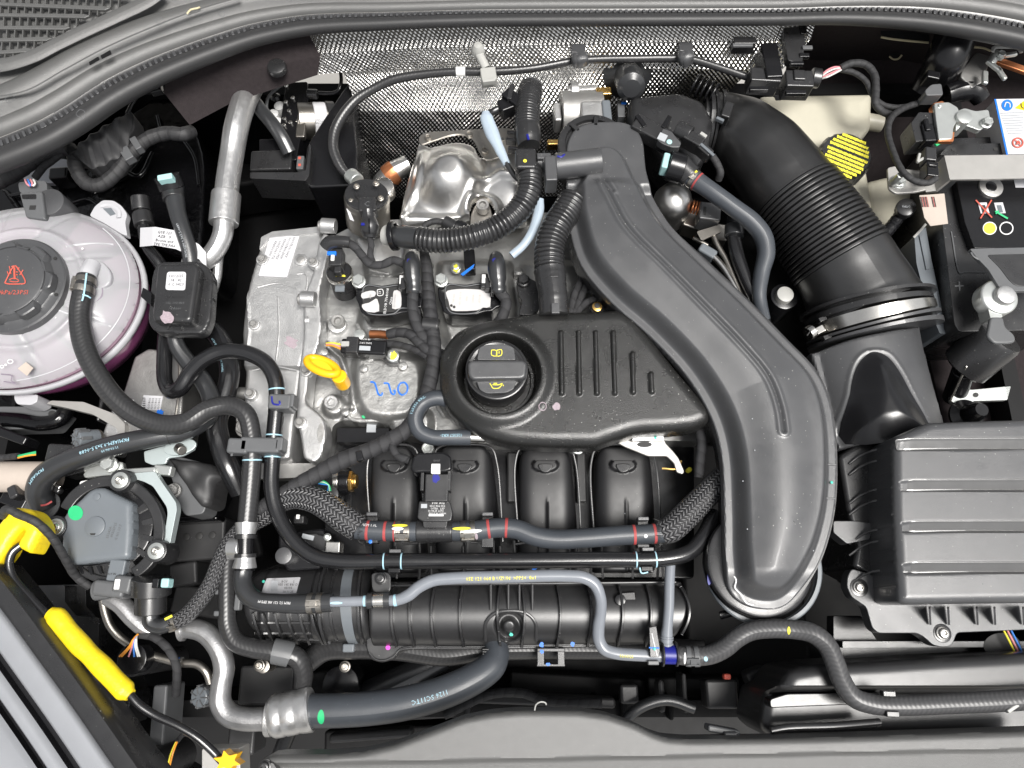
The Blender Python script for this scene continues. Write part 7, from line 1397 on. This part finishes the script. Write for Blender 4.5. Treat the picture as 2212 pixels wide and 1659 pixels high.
for i, mt in enumerate(('wiregreen', 'wirewhite', 'wiregreen', 'wireblue')): strand([(688, 1040 + i * 1.5, -.07), (700, 1040 + i * 2, -.066), (710, 1048, -.066), (714 - i * 2, 1060, -.07)], 2, 'wire', mt, wr)
MB().rod(P(722, 1040, -.08), P(735, 1040, -.08), .014).out('steel_collar', 'steel', wr, bev=.002); MB().rod(P(735, 1040, -.08), P(757, 1040, -.08), .016).out('black_collar', 'gloss', wr, bev=.002); MB().rod(P(752, 1040, -.078), P(764, 1040, -.078), .0135, n=6).out('brass_nut', 'brass', wr, bev=.001); MB().rod(P(762, 1040, -.078), P(772, 1040, -.078), .009).out('brass_end', 'brass', wr, bev=.001); MB().cyl(712, 1068, -.07, 19, .03).out('plug', 'satin', wr)
# coolant hose with braided ends
bl = T('left_braided_sleeve', 'thick woven black braided sleeve on the left end of the horizontal hose', 'braided sleeve', 680, 1090, -.05)
sub([(545, 1130, -.07, 20), (575, 1108, -.064, 24), (605, 1082, -.056, 26), (640, 1072, -.05, 27), (680, 1080, -.046, 28), (715, 1100, -.044, 29), (745, 1122, -.044, 30), (775, 1142, -.046, 29)], 27, 'sleeve', 'braid', bl, n=28)
brs = T('right_braided_sleeve', 'thick woven black braided sleeve on the right end going under the long duct', 'braided sleeve', 1500, 1100, -.05)
sub([(1428, 1152, -.048, 25), (1450, 1142, -.046, 29), (1480, 1115, -.046, 29), (1510, 1085, -.048, 28), (1540, 1055, -.05, 27), (1575, 1020, -.055, 26)], 27, 'sleeve', 'braid', brs, n=28)
for o_, (u0, v0), sg in ((bl, (778, 1144), 1), (brs, (1424, 1153), -1)):
    g = random.Random(5); mb = MB()
    for i in range(46):
        a2 = TAU * i / 46; p = P(u0, v0, -.046) + Vector((0, math.cos(a2) * .0148, math.sin(a2) * .0148)); q = p + Vector((sg * g.uniform(.002, .006), math.cos(a2) * g.uniform(-.001, .003), math.sin(a2) * g.uniform(-.001, .003))); mb.rod(p, q, .0003, n=4)
    mb.out('frayed_ends', 'ink', o_, kind='stuff')
t, o = hose('horizontal_coolant_hose', 'grey-black rubber coolant hose with red bands lying across the manifold', 'hose', [(770, 1143, -.046, 21), (800, 1146, -.046, 21), (850, 1148, -.046, 21), (900, 1148, -.046, 21), (960, 1148, -.046, 20), (1020, 1147, -.046, 21), (1080, 1140, -.046, 21), (1115, 1143, -.046, 21), (1155, 1158, -.046, 21), (1200, 1165, -.046, 21), (1270, 1162, -.046, 21), (1350, 1156, -.046, 21), (1395, 1154, -.046, 21), (1435, 1151, -.046, 21)], 21, 'rubberdusty', n=30)
for u in (795, 833, 855, 1054, 1093, 1371, 1411): t.ring(u, 1146 if u < 1100 else 1155, 6, .0003, 'red_band', 'redband', o)
t.clamp(872, 1148, 34, 'dull', o, eang=.35, name='spring_clamp'); t.clamp(1010, 1147, 34, 'dull', o, eang=.35, name='spring_clamp')
for (u, v, w_, h_, th, mt) in ((864, 1146, 26, 7, -.4, 'inkwhite'), (868, 1152, 34, 6, -.7, 'inkyellow'), (1018, 1142, 44, 7, -.1, 'inkwhite'), (1000, 1150, 40, 6, -.4, 'inkyellow'), (1027, 1132, 6, 14, .4, 'dustpatch')): tpatch(t, u, v, w_, h_, th, 'paint_streak', mt, o, dr=.0018)
t.text('AEM 1.0L', 800, 1160, 9, 'inkwhite', o, th=-.7); MB().cyl(1395, 1158, -.0346, 4, .001).out('white_dot', 'inkwhite', o)
ms = T('pressure_sensor', 'black pressure sensor with white printed square face in the middle of the coolant hose', 'sensor', 940, 1090, -.03)
MB().rod(P(900, 1148, -.046), P(978, 1147, -.046), .0128).out('pipe_section', 'satin', ms, bev=.001)
MB().plate([(905, 1082), (972, 1082), (978, 1108), (975, 1125), (960, 1127), (915, 1127), (901, 1120), (903, 1100)], -.024, .016, r=5).out('printed_face', 'satin', ms, bev=.0015)
MB().plate([(912, 1120), (968, 1120), (964, 1140), (915, 1140)], -.028, .012, r=4).out('face_step', 'satin', ms, bev=.002)
for s_, u, v, sz in (('VW AG', 946, 1086, 8.5), ('05C.906.052', 945, 1093, 6.5), ('OPTB3   L3D', 945, 1098.5, 5.5), ('10.08.25 2692', 941, 1103.5, 6), ('MADE IN CHINA', 945, 1109, 5)): text(s_, u, v, -.0236, sz, 'inkwhite', ms)
MB().box(942, 1113, -.0236, 32, 4, .0004).out('white_bar', 'inkwhite', ms); MB().box(916, 1093, -.0236, 13, 9, .0004).out('square_code_patch', 'inkgrey', ms)
mb = MB(); mb.box(943, 1053, -.018, 52, 62, .026); mb.out('socket', 'satin', ms, bev=.002); MB().plate(blob(941, 1033, 9, 12, amp=.3), -.0175, .0008).out('blue_mark', 'inkblue', ms)
mb = MB(); mb.plate([(893, 985), (900, 978), (958, 976), (974, 985), (976, 1015), (960, 1020), (912, 1020), (893, 1022), (886, 1010)], -.012, .028, r=7); mb.out('plug', 'gloss', ms, bev=.003); MB().box(941, 1012, -.0115, 20, 22, .006).out('white_lock', 'whitep', ms, bev=.001)
for u in (912, 970): MB().box(u, 1035, -.018, 8, 50, .02).out('side_rail', 'satin', ms, bev=.001)
text('1J0927', 943, 995, -.0116, 5.5, 'grey', ms)
for i, (u, v) in enumerate(((803, 1135), (1053, 1135), (1390, 1145))):
    c = T('hose_clip', ['black clip with blue dot holding the coolant hose at its left', 'black clip holding the coolant hose right of the sensor', 'black clip holding the coolant hose at its right end'][i], 'clip', u, v, -.04, 'black clips holding the coolant hose')
    MB().box(u, v - 25, -.036, 24, 8, .016).out('upper_finger', 'matte', c, bev=.001); MB().box(u, v + 34, -.044, 26, 26 if i == 1 else 8, .016).out('lower_finger', 'satin', c, bev=.001); MB().box(u, v + 4, -.06, 24, 60, .008).out('clip_base', 'satin', c, bev=.001)
    if i == 0: MB().cyl(u - 3, v + 35, -.0435, 4, .001).out('blue_dot', 'brightblue', c)
# bracket with holes under oil cover
mkb = T('lifting_bracket', 'white metal lifting eye bracket poking out under the oil cap cover', 'bracket', 1400, 960, -.05)
MB().plate([(1367, 936), (1430, 936), (1438, 958), (1454, 975), (1466, 990), (1478, 1018), (1475, 1024), (1462, 1020), (1456, 1000), (1440, 985), (1400, 985), (1350, 965), (1323, 950), (1330, 945), (1362, 952)], -.05, .004, r=4).out('plate', 'bracket', mkb, bev=.001); MB().plate([(1368, 934), (1432, 934), (1436, 952), (1365, 952)], -.042, .008, r=3).out('bent_lip', 'alu', mkb, bev=.002)
patch(ell(1392, 962, 22, 9), -.0495, 'eye_hole_rim', 'alu', mkb, d=.001); patch(ell(1392, 960, 16, 6), -.0492, 'eye_hole', 'ink', mkb); MB().cyl(1416, 946, -.0418, 3, .0006).out('teal_mark', 'teal', mkb)
bolt(1248, 965, -.055, 14, 'hex', 'zinc', mkb); MB().plate([(1115, 950), (1160, 948), (1165, 965), (1140, 968)], -.06, .006, r=3).out('tab', 'alu', mkb, bev=.001); stroke([(1430, 1012, -.09), (1465, 1012, -.09), (1472, 995, -.09)], 0, 5, 'brass_tube', 'brass', mkb); MB().cyl(1490, 1014, -.08, 5, .01).out('yellow_ring', 'inkyellow', mkb)
sub([(1512, 930, -.05), (1516, 960, -.05), (1512, 1000, -.055), (1510, 1030, -.06)], 11, 'taped_lead', 'tape', mkb)
# grey tubes
t, o = hose('blue_grey_tube', 'blue-grey plastic tube stepping across the plenum with yellow print', 'tube', [(712, 1300, -.03, 11), (760, 1299, -.03, 11), (820, 1297, -.03, 11), (858, 1296, -.03, 12), (882, 1286, -.03, 13), (905, 1268, -.03, 13), (935, 1254, -.03, 13), (980, 1249, -.03, 13), (1100, 1246, -.03, 13), (1220, 1244, -.03, 13), (1262, 1248, -.03, 13), (1285, 1262, -.032, 13), (1297, 1290, -.036, 12), (1298, 1320, -.045, 12), (1293, 1355, -.055, 13), (1294, 1382, -.06, 13), (1305, 1402, -.062, 13), (1330, 1411, -.062, 13), (1380, 1415, -.062, 13), (1430, 1417, -.062, 13)], 13, 'tubegrey', n=22)
for (u, w_) in ((788, 5), (852, 6)): t.ring(u, 1297, w_, .0003, 'light_blue_band', 'inkteal', o)
tpatch(t, 728, 1299, 26, 5, 0, 'light_blue_band', 'inkteal', o); t.text('05E 121 064 B UZUN  >PPS<  8x1', 1080, 1246, 11, 'inkyellow', o, th=0, name='tube_print'); t.text('03/07/25', 1350, 1414, 9, 'inkyellow', o, th=0, name='tube_print')
kb = T('tube_saddle_clamp', 'metal saddle clamp with rubber ends and torx bolt on the blue-grey tube', 'clamp', 822, 1280, -.03)
MB().plate([(802, 1240), (812, 1236), (838, 1236), (844, 1244), (844, 1272), (840, 1280), (808, 1280), (803, 1270)], -.042, .004, r=6).out('bolt_plate', 'satin', kb, bev=.001); bolt(822, 1250, -.038, 13, 'torx', 'satin', kb)
tk = Tube([(794, 1298, -.03), (820, 1297, -.03), (846, 1296, -.03)], 11, n=28); 
for (u, mt, w_, dr) in ((801, 'rubber', 12, .0032), (836, 'rubber', 13, .0032), (818, 'steel', 26, .0022)): tk.ring(u, 1297, w_, dr, 'rubber_liner' if mt == 'rubber' else 'metal_saddle', mt, kb)
t, o = hose('clear_grey_tube', 'upright translucent grey plastic tube right of the plenum', 'tube', [(1448, 1215, -.055, 11), (1446, 1260, -.055, 11), (1445, 1310, -.056, 11), (1442, 1350, -.058, 11), (1440, 1372, -.06, 13), (1440, 1400, -.062, 13)], 11, 'tubegrey', n=22, rf=lambda l, r: r + (.0006 if 0 else 0))
for i in range(3): t.ring(1440, 1376 + i * 7, 3, .001, 'barb_ring', 'tubegrey', o)
bT = T('blue_marked_joint', 'black T-joint painted dark blue where the grey tubes meet', 'pipe joint', 1443, 1412, -.06)
MB().rod(P(1428, 1413, -.062), P(1464, 1414, -.062), .0105).out('joint_body', 'inkblue', bT, bev=.001)
for u in (1430, 1460): MB().rod(P(u - 2, 1413, -.062), P(u + 3, 1413, -.062), .0135).out('collar', 'satin', bT, bev=.001)
MB().plate([(1402, 1355), (1418, 1352), (1426, 1400), (1424, 1420), (1404, 1420)], -.05, .01, r=2).out('clip_tongue', 'gloss', bT, bev=.001); stroke([(1408, 1368), (1414, 1395), (1420, 1418)], -.0492, 2.2, 'white_line', 'inkwhite', bT); MB().box(1412, 1432, -.052, 24, 9, .006).out('clip_foot', 'grey', bT, bev=.001); MB().cyl(1414, 1402, -.0485, 3, .001).out('teal_dot', 'teal', bT); stroke([(1402, 1399), (1424, 1400)], -.049, 3, 'blue_line', 'brightblue', bT)
t, o = hose('front_overflow_hose', 'grey reinforced rubber hose winding along the right front to the edge', 'hose', [(1464, 1416, -.06, 19), (1500, 1418, -.058, 20), (1535, 1414, -.055, 20), (1565, 1400, -.05, 20), (1592, 1378, -.045, 20), (1622, 1363, -.042, 20), (1665, 1358, -.038, 20), (1715, 1360, -.034, 20), (1755, 1368, -.03, 21), (1785, 1392, -.028, 21), (1803, 1430, -.026, 21), (1818, 1470, -.024, 21), (1842, 1505, -.022, 21), (1885, 1521, -.022, 21), (1950, 1524, -.022, 21), (2050, 1520, -.022, 21), (2150, 1515, -.022, 22), (2260, 1508, -.022, 22)], 20, 'clothgrey', n=28)
t.clamp(1497, 1418, 30, 'grey', o, eang=.2, name='spring_clamp'); tpatch(t, 1700, 1363, 6, 16, -.1, 'yellow_mark', 'inkyellow', o); tpatch(t, 1524, 1418, 8, 10, 0, 'white_mark', 'inkteal', o); tpatch(t, 1476, 1417, 5, 26, 0, 'white_mark', 'inkwhite', o)
for (u, v) in ((1922, 1499), (1930, 1543)):
    MB().box(u, v, -.006 if v < 1510 else -.010, 28, 12, .008, -2).out('clip_finger', 'satin', o, bev=.001)
MB().box(2190, 1530, -.012, 30, 8, .006, 30).out('pale_tie', 'pale', o, bev=.001)
# coolant-side deep parts in the front well
t, o = hose('deep_black_hose', 'dark hose deep below the manifold with white lettering', 'hose', [(740, 1530, -.20, 30), (800, 1500, -.19, 30), (880, 1460, -.18, 28), (960, 1420, -.18, 26)], 28, 'rubber'); t.text('MAFLOW - ARTIC', 850, 1475, 12, 'inkgrey', o, th=.5, flip=True)
sm = T('engine_lower_casting', 'dark engine parts deep in the front well', 'engine block', 1300, 1500, -.2)
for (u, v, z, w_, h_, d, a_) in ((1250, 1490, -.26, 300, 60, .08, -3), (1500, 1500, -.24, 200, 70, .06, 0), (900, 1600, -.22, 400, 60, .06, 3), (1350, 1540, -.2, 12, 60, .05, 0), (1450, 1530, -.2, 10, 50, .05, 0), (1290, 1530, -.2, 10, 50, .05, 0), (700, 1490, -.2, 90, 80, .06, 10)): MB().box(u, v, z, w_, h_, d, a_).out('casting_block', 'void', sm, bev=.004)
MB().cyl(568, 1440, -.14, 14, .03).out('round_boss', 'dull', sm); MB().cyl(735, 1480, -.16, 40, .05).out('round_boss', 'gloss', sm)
# right front tray and slam panel
fs = T('radiator_shroud', 'black glossy radiator shroud stepped along the right front', 'radiator shroud', 1900, 1500, -.06)
def zsh2(X, Y, D):
    y1, y2 = P(1900, 1480, -.05).y, P(1900, 1505, -.05).y; z = -.040 + rd(D, .012) - .030 * ss((y1 - Y) / .012) + .0 * X
    return z
HFp(fillet([(1668, 1500), (1700, 1445), (1760, 1435), (1900, 1428), (2020, 1420), (2300, 1405), (2300, 1600), (1690, 1610), (1655, 1580), (1660, 1540)], 16), -.05, zsh2, res=.0025, skirt=.08).out('shroud_top', 'plenum', fs)
MB().plate([(1662, 1510), (1700, 1498), (1900, 1495), (1900, 1520), (1700, 1528), (1664, 1530)], -.055, .02, r=8).out('shroud_step', 'gloss', fs, bev=.004)
MB().plate([(1820, 1385), (2220, 1385), (2220, 1398), (1820, 1400)], -.09, .02, r=2).out('shroud_lip', 'satin', fs, bev=.001); MB().plate([(1800, 1330), (1860, 1330), (1900, 1390), (2300, 1390), (2300, 1440), (1800, 1440)], -.11, .02, r=4).out('shroud_back', 'gloss', fs, bev=.003)
for (mt, du) in (('inkyellow', 0), ('wirepink', 8), ('wireblue', 16)): strand([(2168 + du, 1362, -.08), (2180 + du, 1385, -.078), (2190 + du, 1405, -.08)], 2.2, 'wire', mt, fs)
patch(ell(2165, 1395, 40, 28), -.0895, 'dark_opening', 'ink', fs)
stroke([(1555, 1330, -.09), (1600, 1318, -.09), (1700, 1300, -.09)], 0, 18, 'support_bar', 'gloss', fs)
lh = T('latch_catch', 'small black latch parts at the right end of the front panel recess', 'latch', 1560, 1590, -.02)
MB().box(1565, 1580, -.03, 70, 14, .02, -10).out('latch_bar', 'grey', lh, bev=.002); MB().box(1580, 1588, -.025, 30, 12, .01).out('latch_tab', 'matte', lh, bev=.002); sub([(1665, 1578, -.03), (1700, 1572, -.03), (1800, 1568, -.03), (1900, 1560, -.035)], 8, 'latch_rail', 'satin', lh)
sp_ = T('slam_panel', 'grey grained plastic front slam panel along the bottom edge', 'front panel', 1200, 1600, .0)
top_ = [(555, 1668), (560, 1648), (572, 1636), (600, 1632), (700, 1632), (780, 1626), (850, 1610), (930, 1580), (1000, 1553), (1060, 1541), (1120, 1536), (1180, 1536), (1250, 1537), (1310, 1545), (1370, 1565), (1410, 1585), (1440, 1595), (1490, 1599), (1660, 1597), (1800, 1594), (2000, 1588), (2300, 1578), (2300, 1760), (555, 1760)]
yb = P(1200, 1634, .0)
def zsl(X, Y, D):
    e_ = P(1200, 1636, 0).y + (X - P(1200, 1636, 0).x) * .018; return .0 + rd(D, .006) - .006 * ss((e_ - Y) / .004) * 1.0 - .25 * np.clip(e_ - .002 - Y, 0, 1)
HFp(fillet(top_, 10), .0, zsl, res=.002, skirt=.03).out('panel', 'cowl', sp_, ang=50)
MB().plate([(560, 1650), (590, 1648), (620, 1700), (560, 1700)], .004, .01, r=4).out('end_boss', 'cowl', sp_, bev=.003); bolt(572, 1656, .004, 14, 'torx', 'satin', sp_)
for i, (u, v) in enumerate(((1452, 1640),)): pass
# fluff and chaff on the front edge
ch = T('dry_grass_bit', 'tiny curled pale fibre lying on the front panel edge', 'fibre', 1160, 1530, .0); strand([(1155, 1534, .004), (1158, 1522, .008), (1168, 1516, .01), (1178, 1518, .008), (1180, 1522, .006)], 1.6, 'fibre', 'pale', ch, n=6)
# ================================================================ small fillers seen between the large parts
M['deep'] = MAT('shade_dimmed_parts', (.030, .030, .031), .4, spec=.5, var=.4, vscale=25, bump=.3, dust=.1)  # dark base dims castings and ribs as shade in the gaps would
gbx = T('gearbox_casing', 'dark gearbox and mounting castings low between pump and engine', 'gearbox', 440, 1180, -.14)
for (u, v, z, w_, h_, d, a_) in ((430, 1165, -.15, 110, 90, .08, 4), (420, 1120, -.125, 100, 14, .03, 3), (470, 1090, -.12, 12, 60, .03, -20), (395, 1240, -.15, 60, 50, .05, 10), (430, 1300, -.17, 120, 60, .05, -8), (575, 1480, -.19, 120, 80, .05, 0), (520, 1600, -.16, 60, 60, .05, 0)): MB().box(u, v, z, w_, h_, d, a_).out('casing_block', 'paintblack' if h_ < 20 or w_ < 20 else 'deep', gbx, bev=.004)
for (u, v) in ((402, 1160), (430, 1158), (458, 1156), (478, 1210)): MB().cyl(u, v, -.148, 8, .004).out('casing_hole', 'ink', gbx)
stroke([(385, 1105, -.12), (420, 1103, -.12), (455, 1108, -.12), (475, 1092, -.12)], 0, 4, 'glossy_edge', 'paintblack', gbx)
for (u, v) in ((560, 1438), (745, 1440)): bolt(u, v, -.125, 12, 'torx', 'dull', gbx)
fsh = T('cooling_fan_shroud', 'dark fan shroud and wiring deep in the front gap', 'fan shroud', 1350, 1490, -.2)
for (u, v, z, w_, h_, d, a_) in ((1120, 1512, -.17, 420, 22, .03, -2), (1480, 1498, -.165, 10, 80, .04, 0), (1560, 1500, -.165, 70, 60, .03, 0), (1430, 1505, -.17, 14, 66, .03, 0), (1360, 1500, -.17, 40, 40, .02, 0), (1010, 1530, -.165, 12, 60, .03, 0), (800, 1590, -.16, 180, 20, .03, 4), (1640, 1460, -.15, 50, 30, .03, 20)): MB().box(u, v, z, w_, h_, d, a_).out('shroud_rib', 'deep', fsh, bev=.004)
sub([(960, 1545, -.17), (1060, 1500, -.165), (1130, 1498, -.165), (1180, 1515, -.165), (1300, 1520, -.165)], 10, 'shroud_cable', 'tape', fsh); sub([(1330, 1580, -.15), (1380, 1530, -.15), (1440, 1512, -.15), (1500, 1530, -.15)], 12, 'shroud_cable', 'rubber', fsh)
MB().box(1572, 1462, -.15, 16, 12, .01).out('red_plug', 'inkred', fsh, bev=.002)
lp2 = T('lower_side_parts', 'black brackets and fittings under the coolant tank at the left edge', 'brackets', 200, 950, -.09)
for (u, v, z, w_, h_, d, a_) in ((165, 1010, -.085, 60, 26, .03, 15), (215, 880, -.10, 10, 60, .05, 0), (60, 1060, -.07, 60, 22, .02, -25), (25, 1062, -.05, 20, 30, .02, 30), (112, 1052, -.055, 40, 14, .01, -30)): MB().box(u, v, z, w_, h_, d, a_).out('fitting', 'satin', lp2, bev=.003)
MB().box(120, 1048, -.05, 22, 8, .004, -30).out('bright_tab', 'steel', lp2, bev=.001)
eg = T('exhaust_side_parts', 'bright metal pipe ends and brackets between the long duct and the grey vent hose', 'metal fittings', 1540, 520, -.06)
for (u, v, z, w_, h_, d, a_) in ((1500, 470, -.07, 40, 50, .03, -20), (1560, 500, -.07, 26, 40, .03, -10), (1515, 520, -.06, 40, 10, .006, -30)): MB().box(u, v, z, w_, h_, d, a_).out('bracket_piece', 'dull', eg, bev=.003)
strand([(1535, 548, -.05), (1560, 575, -.05), (1590, 625, -.05), (1605, 655, -.052)], 7, 'bent_tube', 'shield', eg, n=12)
# bolts and cast details of the aluminium covers
tcv_ = bpy.data.objects['timing_cover']; hcv_ = bpy.data.objects['cylinder_head_cover']
for (u, v, r) in ((676, 565, 7), (660, 800, 8), (648, 912, 8), (566, 560, 8), (548, 700, 7), (540, 850, 8), (600, 975, 8)): MB().cyl(u, v, -.058 if u > 640 else -.071, r + 5, .01).out('bolt_boss', 'alu', tcv_); bolt(u, v, -.056 if u > 640 else -.069, r, 'hex', 'aludark', tcv_)
for pts in ([(640, 592), (660, 592), (660, 630), (652, 640)], [(556, 620), (600, 612), (640, 622)], [(545, 800), (590, 792), (640, 800)], [(600, 640), (602, 720), (596, 780)]): stroke(pts, -.0745, 4, 'cast_rib', 'alu', tcv_)
for (u, v, r) in ((870, 790, 10), (785, 795, 9), (745, 890, 9), (890, 905, 8), (1120, 585, 10), (1215, 690, 10), (700, 760, 8)): MB().cyl(u, v, -.073 if 770 < u < 880 and v < 800 else -.082, r, .016).out('cast_boss', 'alucover', hcv_, bev=.001)
for pts in ([(735, 880), (760, 905), (840, 908)], [(900, 800), (930, 850), (960, 900)], [(690, 800), (720, 820), (735, 850)], [(770, 700), (800, 745), (880, 758)]): stroke([(*p, -.090) for p in pts], 0, 8, 'cast_rib', 'alucover', hcv_)
# manifold clutter under the pipes
mf_ = bpy.data.objects['intake_manifold']
for u in (905, 1065, 1110, 1243, 1275, 1420): stroke([(u, 1168, -.100), (u + 2, 1210, -.098), (u, 1252, -.092)], 0, 6, 'web_rib', 'plenum', mf_)
for (a_, b) in ((870, 1065), (1110, 1245), (1275, 1430)): stroke([(a_, 1176, -.101), ((a_ + b) / 2, 1168, -.099), (b, 1176, -.101)], 0, 5, 'web_rib', 'plenum', mf_)
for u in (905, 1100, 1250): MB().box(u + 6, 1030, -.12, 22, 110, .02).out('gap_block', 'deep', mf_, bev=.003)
for u in (1098, 1122, 1060, 1150): stroke([(u, 1262, -.071), (u, 1318, -.069)], 0, 5, 'boss_rib', 'plenum', mf_)
stroke([(1048, 1385, -.082), (1050, 1345, -.071), (1068, 1326, -.068), (1104, 1320, -.067), (1138, 1326, -.068), (1156, 1345, -.071), (1158, 1385, -.082)], 0, 7, 'arched_rib', 'plenum', mf_)
stroke([(812, 1266, -.078), (1000, 1262, -.074), (1250, 1260, -.074), (1460, 1258, -.078)], 0, 5, 'top_rib', 'plenum', mf_)
# water spots, dust flecks and scuffs on the big plastics
g = random.Random(11)
for nm, (u0, v0, u1, v1), z, cnt in (('oil_filler_cover', (1120, 890, 1300, 940), -.0128, 6), ('charge_air_duct', (1600, 900, 1760, 1200), .0125, 8), ('intake_manifold', (1300, 1010, 1400, 1160), -.093, 6)):
    par = bpy.data.objects[nm]
    for i in range(cnt): MB().lathe([(.0001, .0003), (.0006, .0002), (.0007, -.0001)], P(g.uniform(u0, u1), g.uniform(v0, v1), z), n=8).out('water_spot', 'inkgrey', par)
for (u, v, r) in ((175, 246, 9), (20, 212, 9), (345, 46, 7), (48, 121, 5), (480, 30, 6)): stroke(blob(u, v, r, u, n=10, amp=.3) , .0785, 1.2, 'water_mark', 'grey', bpy.data.objects['cowl_panel'], n=5)
strand([(404, 30, .079), (412, 21, .081), (426, 18, .081), (431, 16, .079)], 2.0, 'dry_fibre', 'cream', bpy.data.objects['cowl_panel'], n=6)

pmp = bpy.data.objects['auxiliary_pump']
MB().plate([(150, 1222), (200, 1222), (284, 1208), (298, 1232), (262, 1256), (205, 1256), (165, 1242)], -.040, .01, r=5).out('lower_guard', 'satin', pmp, bev=.002)
for q in (((170, 1226), (180, 1225), (186, 1242), (180, 1244)), ((192, 1226), (204, 1225), (206, 1242), (200, 1244)), ((216, 1224), (226, 1222), (224, 1240), (218, 1241))): patch(q, -.0396, 'guard_slot', 'ink', pmp)

# mould seams, fluid line and stains that follow the dome of the coolant tank
ctk = bpy.data.objects['coolant_tank']
def dome(x, y):
    X, Y = np.array([[x]]), np.array([[y]]); return float(ztank(X, Y, 1 + 0 * X)[0, 0])
def domeline(pts, wpx, nm, mat, dz=.0002):
    w3 = []
    for q, a_ in pts: x, y = c0_.x + RX * q * math.cos(math.radians(a_)), c0_.y + RY * q * math.sin(math.radians(a_)); z = dome(x, y) + dz; w3.append((*proj((x, y, z)), z, wpx / 2))
    tt = Tube(w3, n=8, squash=.35, step=.003); tt.mesh().out(nm, mat, ctk)
c0_ = TANKC
domeline([(.93, a_) for a_ in range(-80, 50, 8)], 3, 'mould_seam', 'milkyrim')
domeline([(.60, 38), (.75, 36), (.90, 33)], 5, 'mould_seam', 'milkyrim'); domeline([(.58, -30), (.74, -28), (.92, -24)], 4, 'mould_seam', 'milkyrim')
domeline([(.74, -16), (.78, -8), (.76, 2)], 6, 'faded_stain', 'rib', -.0006)

# moulded ribs standing on the plenum barrel and on the charge pipe
def ribs_on(fn, u, vs, par, lean=0, h=.0034, wd=.0034, u2=None):
    pts = []
    for i, v in enumerate(vs):
        uu = u + lean * math.sin(math.pi * i / (len(vs) - 1)) if u2 is None else u + (u2 - u) * i / (len(vs) - 1); p = P(uu, v, -.085); z = float(fn(np.array([[p.x]]), np.array([[p.y]]), np.array([[.1]]))[0, 0]); pts.append(Vector((p.x, p.y, z)))
    mb = MB()
    V = []; F = []
    for i, p in enumerate(pts):
        t_ = (pts[min(i + 1, len(pts) - 1)] - pts[max(i - 1, 0)]).normalized(); s_ = t_.cross(Vector((0, 0, 1))).normalized() * wd / 2; n_ = s_.normalized().cross(t_) * (1 if s_.normalized().cross(t_).z > 0 else -1)
        V += [p - s_ - n_ * .002, p - s_ * .8 + n_ * h * 2, p + s_ * .8 + n_ * h * 2, p + s_ - n_ * .002]
    for i in range(len(pts) - 1):
        for j in range(4): F.append((i * 4 + j, i * 4 + (j + 1) % 4, (i + 1) * 4 + (j + 1) % 4, (i + 1) * 4 + j))
    F += [(0, 1, 2, 3), tuple(len(V) - 1 - j for j in range(4))]
    mb.add(V, F).out('rib', 'satin', par, bev=.0005)
vsp = [1268 + 8 * i for i in range(16)]
for u in (855, 893, 940, 1000, 1080, 1128, 1204, 1270, 1336, 1396): ribs_on(zpl, u, vsp, mf_, lean=-5 if u < 1100 else 5)
ribs_on(zpl, 1470, [1275 + 6 * i for i in range(16)], mf_, lean=12)
cpp = bpy.data.objects['charge_pipe']
for u in (556, 578, 602, 628, 654, 682): ribs_on(zch, u, [1322 + 5 * i for i in range(13)], cpp, lean=0, u2=u + 10)
for v in (1345, 1368, 1382): ribs_on(zch, 552, [v] * 8, cpp, u2=690, h=.0008)
ribs_on(zch, 700, [1232 + 10 * i for i in range(16)], cpp, lean=-4, wd=.004); ribs_on(zch, 722, [1232 + 10 * i for i in range(16)], cpp, lean=-4, wd=.004, h=.0008); ribs_on(zch, 780, [1232 + 10 * i for i in range(16)], cpp, wd=.004)
# ---- tidy: wrap-up
for o in list(scn.objects):
    if o.type == 'MESH' and 'kind' not in o and o.parent is None and 'category' not in o: print('TOPLEVEL without category', o.name)
